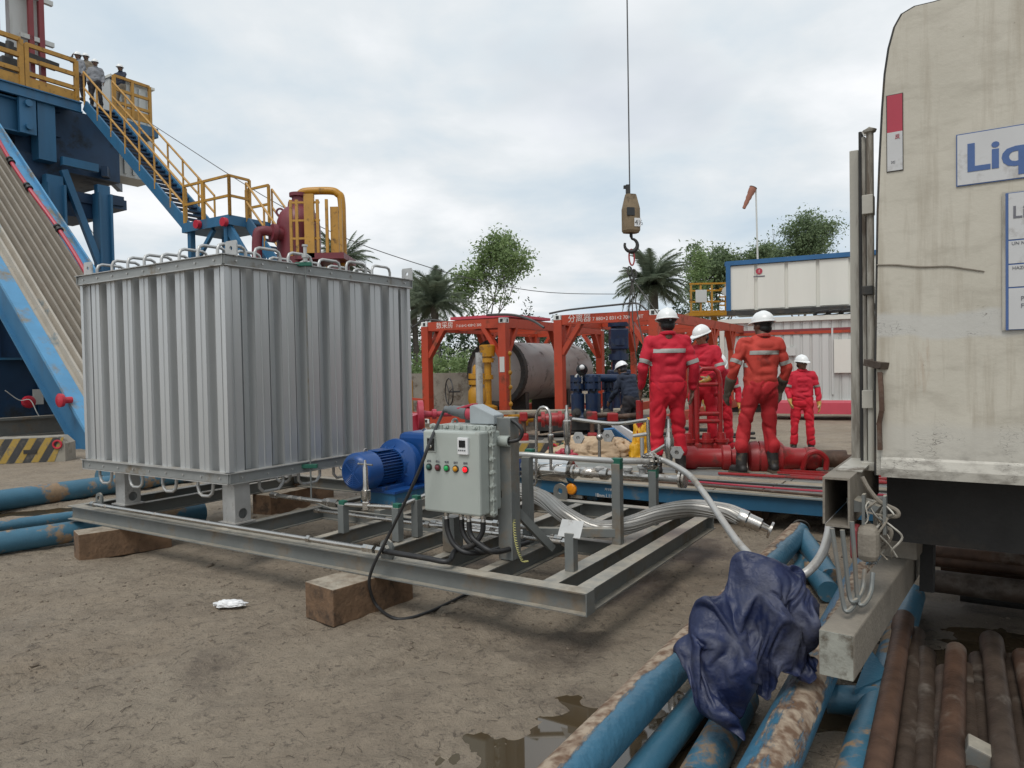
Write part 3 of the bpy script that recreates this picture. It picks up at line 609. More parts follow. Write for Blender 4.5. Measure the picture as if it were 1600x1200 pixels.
def ring_(z0, z1, lipz, nm):
    h_ = z1-z0; zm = (z0+z1)/2; t_ = .008
    for (a0_, b0_, a1_, b1_) in ((VU0, VV0, VU1, VV0), (VU1, VV0, VU1, VV1), (VU1, VV1, VU0, VV1), (VU0, VV1, VU0, VV0)):
        d = Vector((a1_-a0_, b1_-b0_, 0)).normalized(); n_ = Vector((d.y, -d.x, 0))   # outward
        mb = MB(G); p0 = Vector((a0_, b0_, zm)); p1 = Vector((a1_, b1_, zm)); mb.bar(p0+d*.001-n_*(t_/2+.012), p1-d*.001-n_*(t_/2+.012), t_, h_-.012); mb.build(nm, 'railgrey', vap); mb = MB(G)
        mb.bar(p0+Vector((0, 0, lipz-zm))-n_*.03+n_*0, p1+Vector((0, 0, lipz-zm))-n_*.03, .075, .007)
        mb.bar(p0+Vector((0, 0, (z0+z1-lipz)-zm))-n_*.03+d*.02, p1+Vector((0, 0, (z0+z1-lipz)-zm))-n_*.03-d*.02, .066, .007)
        mb.build('rail_flange', 'alu', vap)
        mb = MB(G)
        for k in range(9): q = p0.lerp(p1, (k+.5)/9); mb.hexnut(q-n_*.012, q-n_*.002, .009)
        mb.build('bolts', 'alu', vap, kind='stuff')
ring_(VZ0, VZ0+.086, VZ0+.086, 'bottom_rail'); ring_(VZ1-.084, VZ1, VZ1, 'top_rail')
for (a, b_) in ((VU0+.2, VV0+.02), (VU1-.05, VV0+.12), (VU0+.1, VV1-.1), (VU1-.03, VV1-.06)):
    mb = MB(); holeplate(mb, gw(a, b_, VZ1-.01), GU if a != VU1-.03 else GU, (0, 0, 1), RECT(.14, .13), (0, .07), .018, .012); mb.build('lifting_lug', 'alu', vap)
r_ = .0135
for i in range(8):
    for j in range(6):
        uq = VU0+.2+i*(VU1-VU0-.4)/7; vq_ = VV0+.1+j*.36; hgt = .12+random.uniform(-.012, .012); ln = .27
        if 1 <= i <= 5 and 1 <= j <= 4: continue
        pts = [gw(uq, vq_, VZ1-.12), gw(uq, vq_, VZ1+hgt-.05), gw(uq, vq_+.015, VZ1+hgt-.015), gw(uq, vq_+.05, VZ1+hgt), gw(uq, vq_+ln-.05, VZ1+hgt), gw(uq, vq_+ln-.015, VZ1+hgt-.015), gw(uq, vq_+ln, VZ1+hgt-.05), gw(uq, vq_+ln, VZ1-.12)]
        MB().tube(pts, r_, 10).build('return_bend', 'alu', vap)
    for j in range(3):
        uq = VU0+.3+i*(VU1-VU0-.45)/7; vq_ = VV0+.06+j*.8
        pts = [gw(uq-.09, vq_, VZ0+.05), gw(uq-.09, vq_, VZ0-.06), gw(uq-.07, vq_, VZ0-.11), gw(uq-.03, vq_, VZ0-.13), gw(uq+.06, vq_, VZ0-.125), gw(uq+.10, vq_, VZ0-.10), gw(uq+.115, vq_, VZ0-.05), gw(uq+.115, vq_, VZ0+.05)]
        if i % 2 == 0: MB().tube(pts, r_, 10).build('return_bend', 'alu', vap)
for j in range(5):
    vq_ = VV0+.35+j*.42; pts = [gw(VU1-.08, vq_, VZ0+.05), gw(VU1-.08, vq_, VZ0-.08), gw(VU1-.08, vq_+.04, VZ0-.12), gw(VU1-.08, vq_+.2, VZ0-.12), gw(VU1-.08, vq_+.25, VZ0-.07), gw(VU1-.08, vq_+.25, VZ0+.05)]
    MB().tube(pts, r_, 10).build('return_bend', 'alu', vap)
# legs with a cut-out at the foot
for (a, b_) in ((-5.07, 3.76), (-6.73, 3.80), (-5.07, 5.7), (-6.73, 5.7)):
    lg = MB(G).ibeam((a, b_, ZT+.012), (a, b_, VZ0), .15, .15, .010, up=(0, 1, 0)).build('leg', 'alu', vap)
    mb = MB(G); mb.box((a-.0745, b_, (ZT+VZ0)/2+.006), (.006, .15, VZ0-ZT-.02)); mb.box((a, b_, ZT+.006), (.22, .20, .012)); mb.build('base_plate', 'alu', lg)
    mb = MB(); holeplate(mb, gw(a+.078, b_, ZT+.013), GV, (0, 0, 1), RECT(.15, VZ0-ZT-.02), (0, .065), .042, .006); mb.build('web_plate', 'alu', lg)
# outside conduit
q0 = Up(478, 402, VU1+.05); vv_ = uv(q0)[1]
cond = [gw(VU1+.04, vv_, VZ1+.05), gw(VU1+.04, vv_, .52)]; e = gw(VU1+.12, vv_, .44)
MB().tube([cond[0], cond[1], gw(VU1+.05, vv_-.01, .47), gw(VU1+.12, vv_-.02, .435), gw(VU1+.4, vv_-.1, .42), gw(-3.72, 4.24, .44)], .0075, 8).build('conduit', 'galv', vap)
mb = MB(); mb.box(gw(VU1+.02, vv_, VZ1+.0), (.14, .05, .035), ch=.004); mb.build('pipe_clamp', 'green', vap)
mb = MB(); mb.box(gw(VU1+.03, vv_, VZ0+.05), (.14, .05, .035), ch=.004); mb.build('pipe_clamp', 'green', vap)
MB().lathe(gw(VU1+.04, vv_, VZ1+.02), (0, 0, 1), [(0, .02), (.03, .02), (.035, .03), (.06, .03), (.065, .015), (.13, .015), (.135, .025), (.15, .025)], 12).build('vent_fitting', 'alu', vap)
# ================================================================ TIMBER BLOCKS
def timber(P, L_, w_, h_, ang, label, px=None):
    T = Matrix.Translation(P) @ G @ Matrix.Rotation(ang, 4, 'Z'); mb = MB(T); mb.box((0, 0, h_/2-.004), (w_, L_, h_), ch=.006); o = mb.build('timber_block', 'wood'); tag(o, label, 'timber block', 'timber blocks under the skid')
    return o
P = Zp(535, 981, 0); timber(P+GU*(-.16)+GV*.33, .66, .30, .235, R_(-8), 'squared timber block under the front edge of the skid, nearest to the camera')
P = Zp(135, 878, 0); timber(P+GU*(-.06)+GV*.36, .74, .25, .235, R_(-18), 'squared timber block under the far left front corner of the skid')
P = Zp(450, 790, 0); timber(P+GU*0+GV*.3, .6, .28, .27, R_(0), 'dark timber block seen under the skid below the blue motor')
P = Zp(830, 870, 0); timber(gw(-3.0, 5.55, 0), .6, .28, .235, R_(4), 'timber block under the back edge of the skid behind the control cabinet')
timber(gw(-6.6, 5.5, 0), .6, .28, .235, R_(4), 'timber block under the back edge of the skid below the ribbed box')
# ================================================================ CONTROL CABINET
vc = 3.60
A0 = Vp(663, 798, vc); A1 = Vp(751, 809, vc); A2 = Vp(663, 672, vc)
cu0, cu1, cz0, cz1 = uv(A0)[0], uv(A1)[0], uv(A0)[2], uv(A2)[2]; cw = cu1-cu0; ch_ = cz1-cz0; cm_ = (cu0+cu1)/2; zm_ = (cz0+cz1)/2
cab = thing('control_cabinet', 'pale grey-green electrical cabinet with five round lamps on its door', 'control cabinet', gw(cm_, vc+.1, cz0))
MB(G).box((cm_, vc+.055, zm_), (cw, .11, ch_), ch=.014).build('door', 'cabinet', cab)
FW, FH = cw+.05, ch_+.05
MB(G).box((cm_, vc+.125, zm_+.004), (FW, .024, FH), ch=.004).build('door_flange', 'cabinet', cab)
MB(G).box((cm_, vc+.152, zm_+.004), (FW-.01, .024, FH-.01), ch=.004).build('body_flange', 'cabinet', cab)
MB(G).box((cm_, vc+.25, zm_), (cw-.01, .18, ch_-.02), ch=.012).build('housing', 'cabinet', cab)
def bolts_(pts):
    b0_ = None
    for (a, z) in pts:
        if b0_ is None:
            mb = MB(); mb.lathe((0, 0, 0), -GV, [(-.02, .017), (.006, .017), (.0065, .010), (.018, .010)], 8); b0_ = mb.build('flange_bolt', 'cabinet'); b0_.parent = cab; o = b0_
        else: o = b0_.copy(); COL.objects.link(o)
        o.location = gw(a, vc+.112, z)-cab.location
bp_ = [(cm_-FW/2+.016+k*(FW-.032)/4, zm_+FH/2-.008) for k in range(5)]+[(cm_+FW/2-.01, zm_-FH/2+.03+k*(FH-.06)/6) for k in range(7)]+[(cm_-FW/2+.01, zm_-FH/2+.03+k*(FH-.06)/6) for k in range(6)]
bolts_(bp_)
mb = MB(G)
for k in range(13):
    z = zm_-FH/2+.05+k*(FH-.1)/12; mb.box((cm_+FW/2+.001, vc+.112, z), (.006, .014, .02))
for k in range(9): mb.box((cm_-FW/2+.05+k*(FW-.1)/8, vc+.108, zm_+FH/2-.006), (.006, .014, .018))
mb.build('flange_ribs', 'cabinet', cab)
def fp(fx, fz, dv=0.): return gw(cu0+cw*fx, vc-dv, cz1-ch_*fz)
# window with switch
P = fp(.16, .17); mb = MB(Matrix.Translation(P) @ G); mb.box((0, -.002, 0), (.075, .008, .10), ch=.002); o = mb.build('window_frame', 'cabinet', cab)
MB(Matrix.Translation(P) @ G).box((0, -.008, 0), (.054, .006, .078)).build('glass', 'lensblack', o)
MB().lathe(P+GU*.005-GV*.012-Vector((0, 0, .012)), -GV, [(0, .011), (.008, .011), (.009, .006), (.016, .005)], 12).build('switch', 'steel', o)
P = fp(.74, .17); o = MB(Matrix.Translation(P) @ G).box((0, -.008, 0), (.078, .018, .105), ch=.003).build('meter_frame', 'plasticwhite', cab)
MB(Matrix.Translation(P) @ G).box((-.002, -.018, .014), (.048, .004, .044)).build('screen', 'lensblack', o)
for k in range(4): MB(Matrix.Translation(P) @ G).box((-.027+k*.015, -.018, -.026), (.008, .005, .009)).build('key', 'pluggrey', o)
for k, (fx, m_) in enumerate(((.11, 'lamp_dkgreen'), (.27, 'lamp_dkred'), (.43, 'lamp_green'), (.59, 'lamp_amber'), (.76, 'lamp_red'))):
    P = fp(fx, .45); rg = MB().lathe(P, -GV, [(0, .023), (.006, .023), (.007, .018)], 20).build('button_ring', 'dark', cab)
    MB().lathe(P-GV*.006, -GV, [(0, .0165), (.008, .016), (.013, .011), (.015, .003)], 18).build(('push_button' if k < 2 else 'lamp'), m_, rg, ['dark green button', 'dark red button', 'green lamp', 'amber lamp', 'lit red lamp'][k])
    text('button_caption', ['启动', '停止', '电源', '运行', '故障'][k], .017, P+Vector((0, 0, .032))-GV*.0015, GU, (0, 0, 1), 'textgrey', cab, align='CENTER')
mb = MB(G); mb.box((cm_+cw*.35, vc+.344, zm_-.25*ch_), (.05, .004, .03)); mb.build('rating_plate', 'dark', cab)
mb = MB(G); mb.box((cu1+.001, vc+.26, zm_-.3*ch_), (.006, .05, .045)); mb.build('rating_plate', 'dark', cab)
# junction on its side, top hardware
P = gw(cu1, vc+.23, cz1-.075); MB().lathe(P, GU, [(-.01, .034), (.075, .036), (.076, .03), (.05, .026)], 22).build('cable_entry', 'cabinet', cab)
MB(G).box((cm_-.02, vc+.24, cz1+.012), (cw*.8, .16, .03), ch=.004).build('top_plate', 'cabinet', cab)
for s in (-1, 1): mb = MB(); mb.ring(gw(cm_+s*cw*.42, vc+.3, cz1+.02), GU, .03, .009, 14, 6); mb.build('lifting_eye', 'cabinet', cab)
for s in (-1, 1): MB(G).box((cm_+s*.1, vc+.35, zm_), (.05, .03, ch_+.1)).build('mounting_rail', 'galv', cab)
# socket box, plug
zt_ = cz1+.03; bx0, bx1 = cm_+cw*.02, cm_+cw*.45
mb = MB(G); v_a, v_b = vc+.2, vc+.32
pr = [(bx0, zt_), (bx1, zt_), (bx1, zt_+.06), (bx0+.03, zt_+.125), (bx0, zt_+.115)]
vs = [(a, v, z) for v in (v_a, v_b) for a, z in pr]; n = 5; mb.add(vs, [tuple(range(n)), tuple(range(n, 2*n))[::-1]]+[(i, n+i, n+(i+1) % n, (i+1) % n) for i in range(n)])
mb.build('socket_box', 'pluggrey', cab, bevel=.006).data.materials[0] = mat('socket_box_grey', (.30, .33, .34), .4)
SP = gw(bx0, (v_a+v_b)/2, zt_+.06); sdir = (-GU*.97+Vector((0, 0, .12))-GV*.05).normalized()
MB().lathe(SP, sdir, [(-.02, .042), (.05, .045), (.052, .03)], 20).build('socket', 'plugred', cab)
MB(Matrix.Translation(SP+sdir*.03+Vector((0, 0, .052))) @ G @ Matrix.Rotation(R_(-14), 4, 'Y')).box((-.03, 0, 0), (.13, .07, .016), ch=.004).build('socket_lid', 'plugred', cab)
plug = thing('power_plug', 'grey round power plug pushed into the red socket on top of the cabinet', 'plug', SP+sdir*.1)
MB().lathe(SP+sdir*.05, sdir, [(0, .036), (.004, .046), (.05, .046), (.055, .038), (.12, .035), (.13, .03), (.15, .03), (.151, .022), (.185, .024), (.19, .014)], 20).build('plug_body', 'pluggrey', plug)
CE = SP+sdir*.23
gp = [CE, CE-GU*.03-Vector((0, 0, .03)), Vp(672, 690, 3.52), Vp(655, 735, 3.46), Vp(630, 790, 3.44), Vp(603, 845, 3.42), Vp(583, 885, 3.40), Vp(577, 915, 3.40), Zp(590, 948, .05), Zp(622, 967, .012), Zp(665, 958, .012), Zp(705, 940, .012), Zp(735, 925, .012)]
o = MB().tube(spl(gp, 8), .0105, 8).build('power_cable', 'black'); tag(o, 'black power cable hanging from the plug over the skid edge down to the mud', 'cable')
P1 = gw(bx1, (v_a+v_b)/2, zt_+.03); o = MB().lathe(P1, GU, [(-.01, .02), (.03, .02), (.031, .012)], 12); o.build('cable_gland', 'pluggrey', cab)
o = MB().tube(spl([P1+GU*.03, P1+GU*.10+Vector((0, 0, -.005)), P1+GU*.17+Vector((0, 0, -.06)), P1+GU*.15-Vector((0, 0, .12)), gw(cu1+.07, vc+.23, cz1-.075), gw(cu1+.0, vc+.23, cz1-.075)], 8), .0125, 10).build('loop_cable', 'black'); tag(o, 'short black cable looping from the socket box into the side of the cabinet', 'cable')
# four black hoses from the cabinet bottom
hs = [(.30, 'front_left'), (.52, ''), (.70, ''), (.9, '')]
ends = [Zp(790, 850, .40), Zp(800, 842, .40), Zp(805, 845, .42), None]
labels = ['leftmost of the four black hoses leaving the cabinet bottom', 'second from left of the four black hoses leaving the cabinet bottom', 'third from left of the four black hoses leaving the cabinet bottom', 'long black hose curling from the cabinet bottom right back to the low front pipe']
for k, (fx, _) in enumerate(hs):
    P = gw(cu0+cw*fx, vc+.06+.03*(k % 2), cz0)
    MB().lathe(P+Vector((0, 0, .01)), (0, 0, -1), [(0, .018), (.04, .018), (.041, .014), (.06, .016)], 10).build('hose_gland', 'steel', cab)
    q = P-Vector((0, 0, .05))
    if k < 3: pts = [q, q-Vector((0, 0, .08))+GU*.01, q-Vector((0, 0, .17-.02*k))+GU*.07, q-Vector((0, 0, .21-.015*k))+GU*.18+GV*.04, ends[k]+GU*.1]
    else: pts = [q, q-Vector((0, 0, .07))-GU*.01, q-Vector((0, 0, .15))-GU*.07-GV*.02, q-Vector((0, 0, .20))-GU*.2-GV*.03, Vp(700, 877, uv(H0)[1]+.02), Vp(665, 872, uv(H0)[1]), H0]
    o = MB().tube(spl(pts, 8), .017, 10).build('black_hose', 'black'); tag(o, labels[k], 'hose', 'black hoses under the control cabinet')
# little coiled yellow wire on the right post
mb = MB(); pts = []
for k in range(150):
    t_ = k/150; c_ = gw(pCR[0]+.055+.1*t_, pCR[1]-.03-.05*math.sin(3*t_), .62-.25*min(1, t_*1.25)); a_ = k*.9; pts.append(c_+(GU*math.cos(a_)+Vector((0, 0, .3*math.sin(a_))))*.010)
mb.tube(pts, .0022, 5); o = mb.build('coiled_wire', mat('pale_yellow_wire', (.45, .43, .16), .5)); tag(o, 'thin coiled yellow-green wire hanging beside the tall cabinet post', 'wire')
# braided hoses
hp = [Yp(790, 768, 5.55), Yp(815, 768, 5.5), Yp(850, 780, 5.35), Yp(885, 806, 5.15), Yp(930, 826, 5.05), Yp(980, 821, 5.05), Yp(1030, 803, 5.1), Yp(1080, 794, 5.15), Yp(1130, 799, 5.1), Yp(1158, 808, 5.05)]
bm_ = mat('braided_steel_hose', (.34, .33, .31), .4, .7, .15, 10, (.2, .17, .13), .25, 5)
t = bm_.node_tree; N = t.nodes; L = t.links
big_hose = thing('braided_hose', 'thick ribbed steel braided hose snaking over the skid end to a steel fitting', 'hose', Yp(930, 838, 5.05))
hpp = spl(hp, 10); mb = MB(); mb.tube(hpp, .058, 20, False); hose = mb.build('hose_body', bm_, big_hose)
mb = MB()
for k in range(18):     # strands laid round the hose
    prev = None; path = []
    for i, p in enumerate(hpp):
        d = (hpp[min(i+1, len(hpp)-1)]-hpp[max(i-1, 0)]).normalized()
        if prev is None: prev = d.orthogonal().normalized()
        prev = (prev-d*prev.dot(d)).normalized(); b_ = d.cross(prev); a_ = 2*math.pi*k/18+i*.035; path.append(p+(prev*math.cos(a_)+b_*math.sin(a_))*.058)
    mb.tube(path, .0042, 5, False)
mb.build('braid_strands', bm_, big_hose)
d = (hpp[-1]-hpp[-2]).normalized(); e = Yp(1210, 831, 4.95); d2_ = (e-hpp[-1]).normalized(); Lf = (e-hpp[-1]).length
MB().lathe(hpp[-1]-d2_*.02, d2_, [(0, .058), (.005, .062), (.06, .062), (.07, .052), (.16, .05), (.17, .03), (Lf-.02, .024), (Lf-.015, .06), (Lf+.0, .06), (Lf+.002, .02)], 22).build('end_fitting', 'steel', big_hose)
s0_ = h3_+dfl*.06
tp = [s0_, s0_+dfl*.08+Vector((0, 0, .0)), Yp(1075, 741, 4.9), Yp(1103, 775, 4.6), Yp(1130, 815, 4.2), Yp(1155, 850, 3.8), Yp(1187, 884, 3.5), Yp(1200, 905, 3.4)]
o = MB().tube(spl(tp, 8), .021, 14).build('thin_braided_hose', 'alu'); tag(o, 'thin silver hose arching from the bolted flange down into the blue tarp', 'hose')
tp = [Yp(1235, 905, 3.3), Yp(1262, 893, 3.3), Yp(1283, 868, 3.35), Yp(1293, 840, 3.45), Yp(1297, 815, 3.6), Yp(1300, 790, 3.8)]
o = MB().tube(spl(tp, 8), .021, 14).build('thin_braided_hose', 'alu'); tag(o, 'silver hose curving up out of the blue tarp towards the truck beam', 'hose')
P = Zp(360, 943, 0)
# ================================================================ DRILLING RIG
ZF = 11.05
rig = thing('drilling_rig_structure', 'tall blue rig floor structure on steel columns at the left edge', 'drilling rig', gw(-29, 11, 0))
RU = -26.0; RV = 13.45
MB(G).box((-31, 7.9, ZF-.06), (9.9, 11.0, .12)).build('floor_deck', 'rigdark', rig)
def rb(u0, v0, z0, u1, v1, z1, w_, h_, nm='beam', m='rigblue', par=None): return MB(G).ibeam((u0, v0, z0), (u1, v1, z1), w_, h_, .05).build(nm, m, par or rig)
MB(G).chan((RU, 2, ZF-.2), (RU, RV, ZF-.2), .12, .36, .04, side=1).build('edge_beam', 'rigblue', rig)
rb(RU-.35, 2, ZF-.95, RU-.35, 11.9, ZF-.95, .4, 1.1)
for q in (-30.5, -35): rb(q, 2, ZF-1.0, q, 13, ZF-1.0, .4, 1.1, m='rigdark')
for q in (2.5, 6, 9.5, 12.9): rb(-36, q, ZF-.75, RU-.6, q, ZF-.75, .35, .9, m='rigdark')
MB(G).box((RU-.30, 12.35, ZF-1.3), (.5, .55, 1.9)).build('gusset_box', 'rigblue', rig)
MB(G).box((RU-.05, 11.75, ZF-.95), (.14, .5, 1.15)).build('hinge_plate', 'rigblue', rig)
mb = MB()
for z in (-.55, -1.3): q = gw(RU+.02, 11.75, ZF+z); mb.cyl(q, q+GU*.12, .11, 14)
mb.build('hinge_pin', 'rigblue', rig)
# lower dark box girders and columns
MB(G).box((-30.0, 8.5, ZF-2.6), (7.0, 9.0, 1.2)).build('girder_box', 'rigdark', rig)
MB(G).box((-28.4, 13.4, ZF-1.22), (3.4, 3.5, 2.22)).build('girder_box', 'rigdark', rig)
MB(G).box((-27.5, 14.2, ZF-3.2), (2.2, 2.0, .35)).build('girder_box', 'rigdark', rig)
for (u_, v_, w_) in ((-26.2, 12.55, .58), (-26.2, 14.2, .48), (-33, 12.6, .7), (-33, 15, .6)):
    MB(G).ibeam((u_, v_, 0), (u_, v_, ZF-3.0), w_, w_, .07, up=(0, 1, 0)).build('column', 'rigblue', rig)
    MB(G).box((u_-.0, v_, 4.2), (w_*.5, w_*.92, 8.3)).build('column_web', 'rigblue', rig)
for (z0, z1) in ((8.6, 5.4), (5.0, 2.0)): MB(G).bar((-26.1, 12.85, z0), (-26.1, 14.0, z1), .18, .22).build('brace', 'rigblue', rig)
for z in (8.9, 5.15): MB(G).bar((-26.1, 12.8, z), (-26.1, 14.0, z), .2, .28).build('cross_beam', 'rigblue', rig)
MB(G).bar((-26.2, 14.3, 8.9), (-30, 17, 9.4), .2, .35).build('cross_beam', 'rigdark', rig); MB(G).box((-26.9, 14.6, 7.95), (1.2, .9, .35)).build('bracket', 'rigdark', rig)
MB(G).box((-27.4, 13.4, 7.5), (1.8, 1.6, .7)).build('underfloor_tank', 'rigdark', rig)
# substructure base boxes behind the ramp
sub = thing('blue_substructure_base', 'dark blue steel base boxes and pumps behind the foot of the ramp', 'steel base', gw(-24, 9, 0))
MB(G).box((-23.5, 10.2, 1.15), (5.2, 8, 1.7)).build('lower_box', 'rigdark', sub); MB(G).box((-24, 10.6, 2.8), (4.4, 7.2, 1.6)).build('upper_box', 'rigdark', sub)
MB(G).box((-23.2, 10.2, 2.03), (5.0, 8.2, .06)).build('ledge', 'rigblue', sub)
for k in range(6): MB(G).box((-20.86, 7.0+k*1.25, 1.15), (.1, .12, 1.7)).build('stiffener', 'rigdark', sub)
for k in range(5): MB(G).box((-21.76, 7.6+k*1.3, 2.8), (.1, .12, 1.6)).build('stiffener', 'rigdark', sub)
for k in range(4): MB(G).box((-22.5, 3.8, 3.2+k*.62), (.1, 4.2, .07)).build('railing_bar', 'railyellow', sub)
MB(G).box((-23.2, 3.6, 4.35), (1.2, 4.4, .3)).build('platform', 'rigdark', sub)
MB(G).box((-24.5, 4.2, 2.2), (.4, .5, 4.4)).build('column', 'rigdark', sub); MB(G).box((-22.9, 5.3, .9), (.9, .9, 1.0)).build('white_box', 'contgrey', sub)
for k in range(5): MB(G).bar((-24, 4.6+k*.3, 2.6), (-24, 4.9+k*.3 if k % 2 else 4.3+k*.3, 3.9), .06, .06).build('yellow_lattice', 'railyellow', sub)
mb = MB(); P = Up(43, 628, -20.5); mb.lathe(P, GU, [(0, .13), (.02, .16), (.1, .16), (.12, .13)], 14); mb.build('red_knob', 'handlered', sub)
MB(G).box((uv(Up(61, 620, -20.7))[0]-.05, uv(Up(61, 620, -20.7))[1], uv(Up(61, 620, -20.7))[2]), (.03, .25, .4)).build('notice_plate', 'contgrey', sub)
P0 = Up(8, 610, -20.4); o = MB().tube(spl([P0, Up(30, 625, -20.4), Up(47, 625, -20.3), Up(58, 645, -20.2), Up(72, 668, -20.2)], 6), .012, 5).build('air_hose', 'contgrey'); tag(o, 'thin pale hose hanging across the dark blue base box', 'hose')
P = Zp(60, 690, 0); b0_ = uv(P); o = MB(G).ibeam((-19.8, 2.5, .32), (-19.8, 10.4, .32), .3, .5, .06).build('base_beam', 'galv'); tag(o, 'long grey steel beam lying along the foot of the blue base', 'steel beam')
# ramp
RL, RW = 7.93, 2.45
rz = lambda u_: .12+(-15.30-u_)*.945
rd = Vector((-1, 0, .945)).normalized(); rn = Vector((.945, 0, 1)).normalized()
rampo = thing('pipe_ramp', 'steep corrugated beige pipe ramp with blue side beams rising to the rig floor', 'ramp', gw(-20, RL+1.2, 0))
ua, ub = -15.2, -26.4
def rpt(u_, v_, off=0.): p = Vector((u_, v_, rz(u_)))+rn*off; return p
MB(G).ibeam(rpt(ua, RL+.14, -.33), rpt(ub, RL+.14, -.33), .26, .62, .05, up=rn).build('side_beam', 'rigblue', rampo)
MB(G).ibeam(rpt(ua, RL+RW-.12, -.33), rpt(ub, RL+RW-.12, -.33), .26, .62, .05, up=rn).build('side_beam', 'rigblue', rampo)
MB(G).bar(rpt(ua, RL+.16, .03), rpt(ub, RL+.16, .03), .34, .07, up=rn).build('edge_strip', 'rampblue', rampo)
MB(G).bar(rpt(ua, RL+RW-.16, .03), rpt(ub, RL+RW-.16, .03), .34, .09, up=rn).build('edge_strip', 'rampblue', rampo)
MB(G).bar(rpt(ua, RL+RW-.02, .1), rpt(ub, RL+RW-.02, .1), .05, .16, up=rn).build('edge_strip', 'rampblue', rampo)
rm1 = mat('worn_ramp_plate', (.255, .225, .185), .6, .1, .18, 1.5, (.17, .13, .10), .35, 1.5, .15, 20, dsharp=.3)
rm2 = mat('worn_ramp_rib', (.42, .38, .32), .55, .1, .15, 1.5, (.20, .30, .36), .3, 1.5, .1, 20)
n_ = 9
for k in range(n_):
    v0_ = RL+.36+k*(RW-.72)/n_; wv = (RW-.72)/n_
    pr = [(0, 0), (wv*.50, 0), (wv*.60, .14), (wv*.86, .14), (wv*.97, 0), (wv*.995, 0), (wv*.995, -.03), (0, -.03)]
    p0 = rpt(ua, v0_, 0); p1 = rpt(ub, v0_, 0); side = Vector((0, 1, 0)); N_ = len(pr)
    vs = [q+side*a+rn*b_ for q in (p0, p1) for a, b_ in pr]
    mb = MB(G); mb.add(vs, [(i, (i+1) % N_, N_+(i+1) % N_, N_+i) for i in range(N_)]+[tuple(range(N_))[::-1], tuple(range(N_, 2*N_))]); mb.build('corrugated_strip', rm1 if k > 1 else rm2, rampo)
for k in range(6): q = ua-1.2-k*1.8; MB(G).bar(rpt(q, RL+.2, -.35), rpt(q, RL+RW-.2, -.35), .2, .3, up=rn).build('cross_tie', 'rigdark', rampo)
mb = MB(); P = Vp(108, 625, RL-.02); mb.lathe(P+GV*.05, -GV, [(0, .07), (.18, .07), (.181, .14), (.25, .15), (.27, .12)], 16); mb.build('red_roller_cap', 'handlered', rampo)
hp = [gw(*rpt(u_, RL+RW-.38-.06*math.sin(u_*1.3), .19)) for u_ in np.linspace(-15.4, -26, 24)]
hose_r = thing('red_hose', 'red rubber hose with black clamps lying down the right side of the ramp', 'hose', hp[0])
MB().tube(spl(hp, 3), .055, 8).build('hose_body', 'plugred', hose_r)
for px, py in ((10, 262), (88, 380), (40, 310)):
    best = min(hp, key=lambda h: (Vector((h.x, h.y, h.z))-Vp(px, py, uv(h)[1])).length); i = hp.index(best)
    d = (hp[min(i+1, len(hp)-1)]-hp[max(0, i-1)]).normalized()
    MB().lathe(best-d*.14, d, [(0, .06), (.01, .10), (.07, .10), (.08, .065), (.16, .065), (.17, .09), (.22, .09)], 10).build('hose_clamp', 'black', hose_r)
# rails on the rig floor
def rail(pts, h_, m='railyellow', nm='yellow_guard_rail', label='', post_=1.6, par=None, rows=(1, .66, .33), toe=.22, w_=.09, cat='guard rail'):
    """pts in grid coords"""
    t = thing(nm, label, cat, gw(*pts[0]))
    for a, b_ in zip(pts[:-1], pts[1:]):
        a = Vector(a); b_ = Vector(b_); L_ = (b_-a).length; n = max(1, round(L_/post_))
        for r in rows: MB(G).bar(a+Vector((0, 0, h_*r)), b_+Vector((0, 0, h_*r)), w_*.8, w_).build('rail_bar', m, t)
        if toe: MB(G).bar(a+Vector((0, 0, toe/2)), b_+Vector((0, 0, toe/2)), w_*.4, toe).build('toe_board', m, t)
        for k in range(n+1): q = a.lerp(b_, k/n); MB(G).box((q.x, q.y, q.z+h_/2), (w_, w_, h_)).build('rail_post', m, t)
    return t
rail([(RU-.05, 9.0, ZF), (RU-.05, 11.62, ZF)], 1.5, label='yellow guard rail panel at the far left edge of the rig floor', post_=2.6, toe=.34, w_=.14)
rail([(RU-.05, 11.78, ZF), (RU-.05, 13.35, ZF)], 1.4, label='yellow guard rail panel left of the stair head', post_=1.6, toe=.34, w_=.13)
rail([(RU-.2, 14.75, ZF), (RU-.2, 16.1, ZF)], 1.4, label='yellow guard rail cage right of the stair head', post_=.7, toe=.34, w_=.1)
MB(G).box((RU-1.9, 15.5, ZF-.3), (3.6, 1.7, .35)).build('side_landing', 'rigblue', rig)
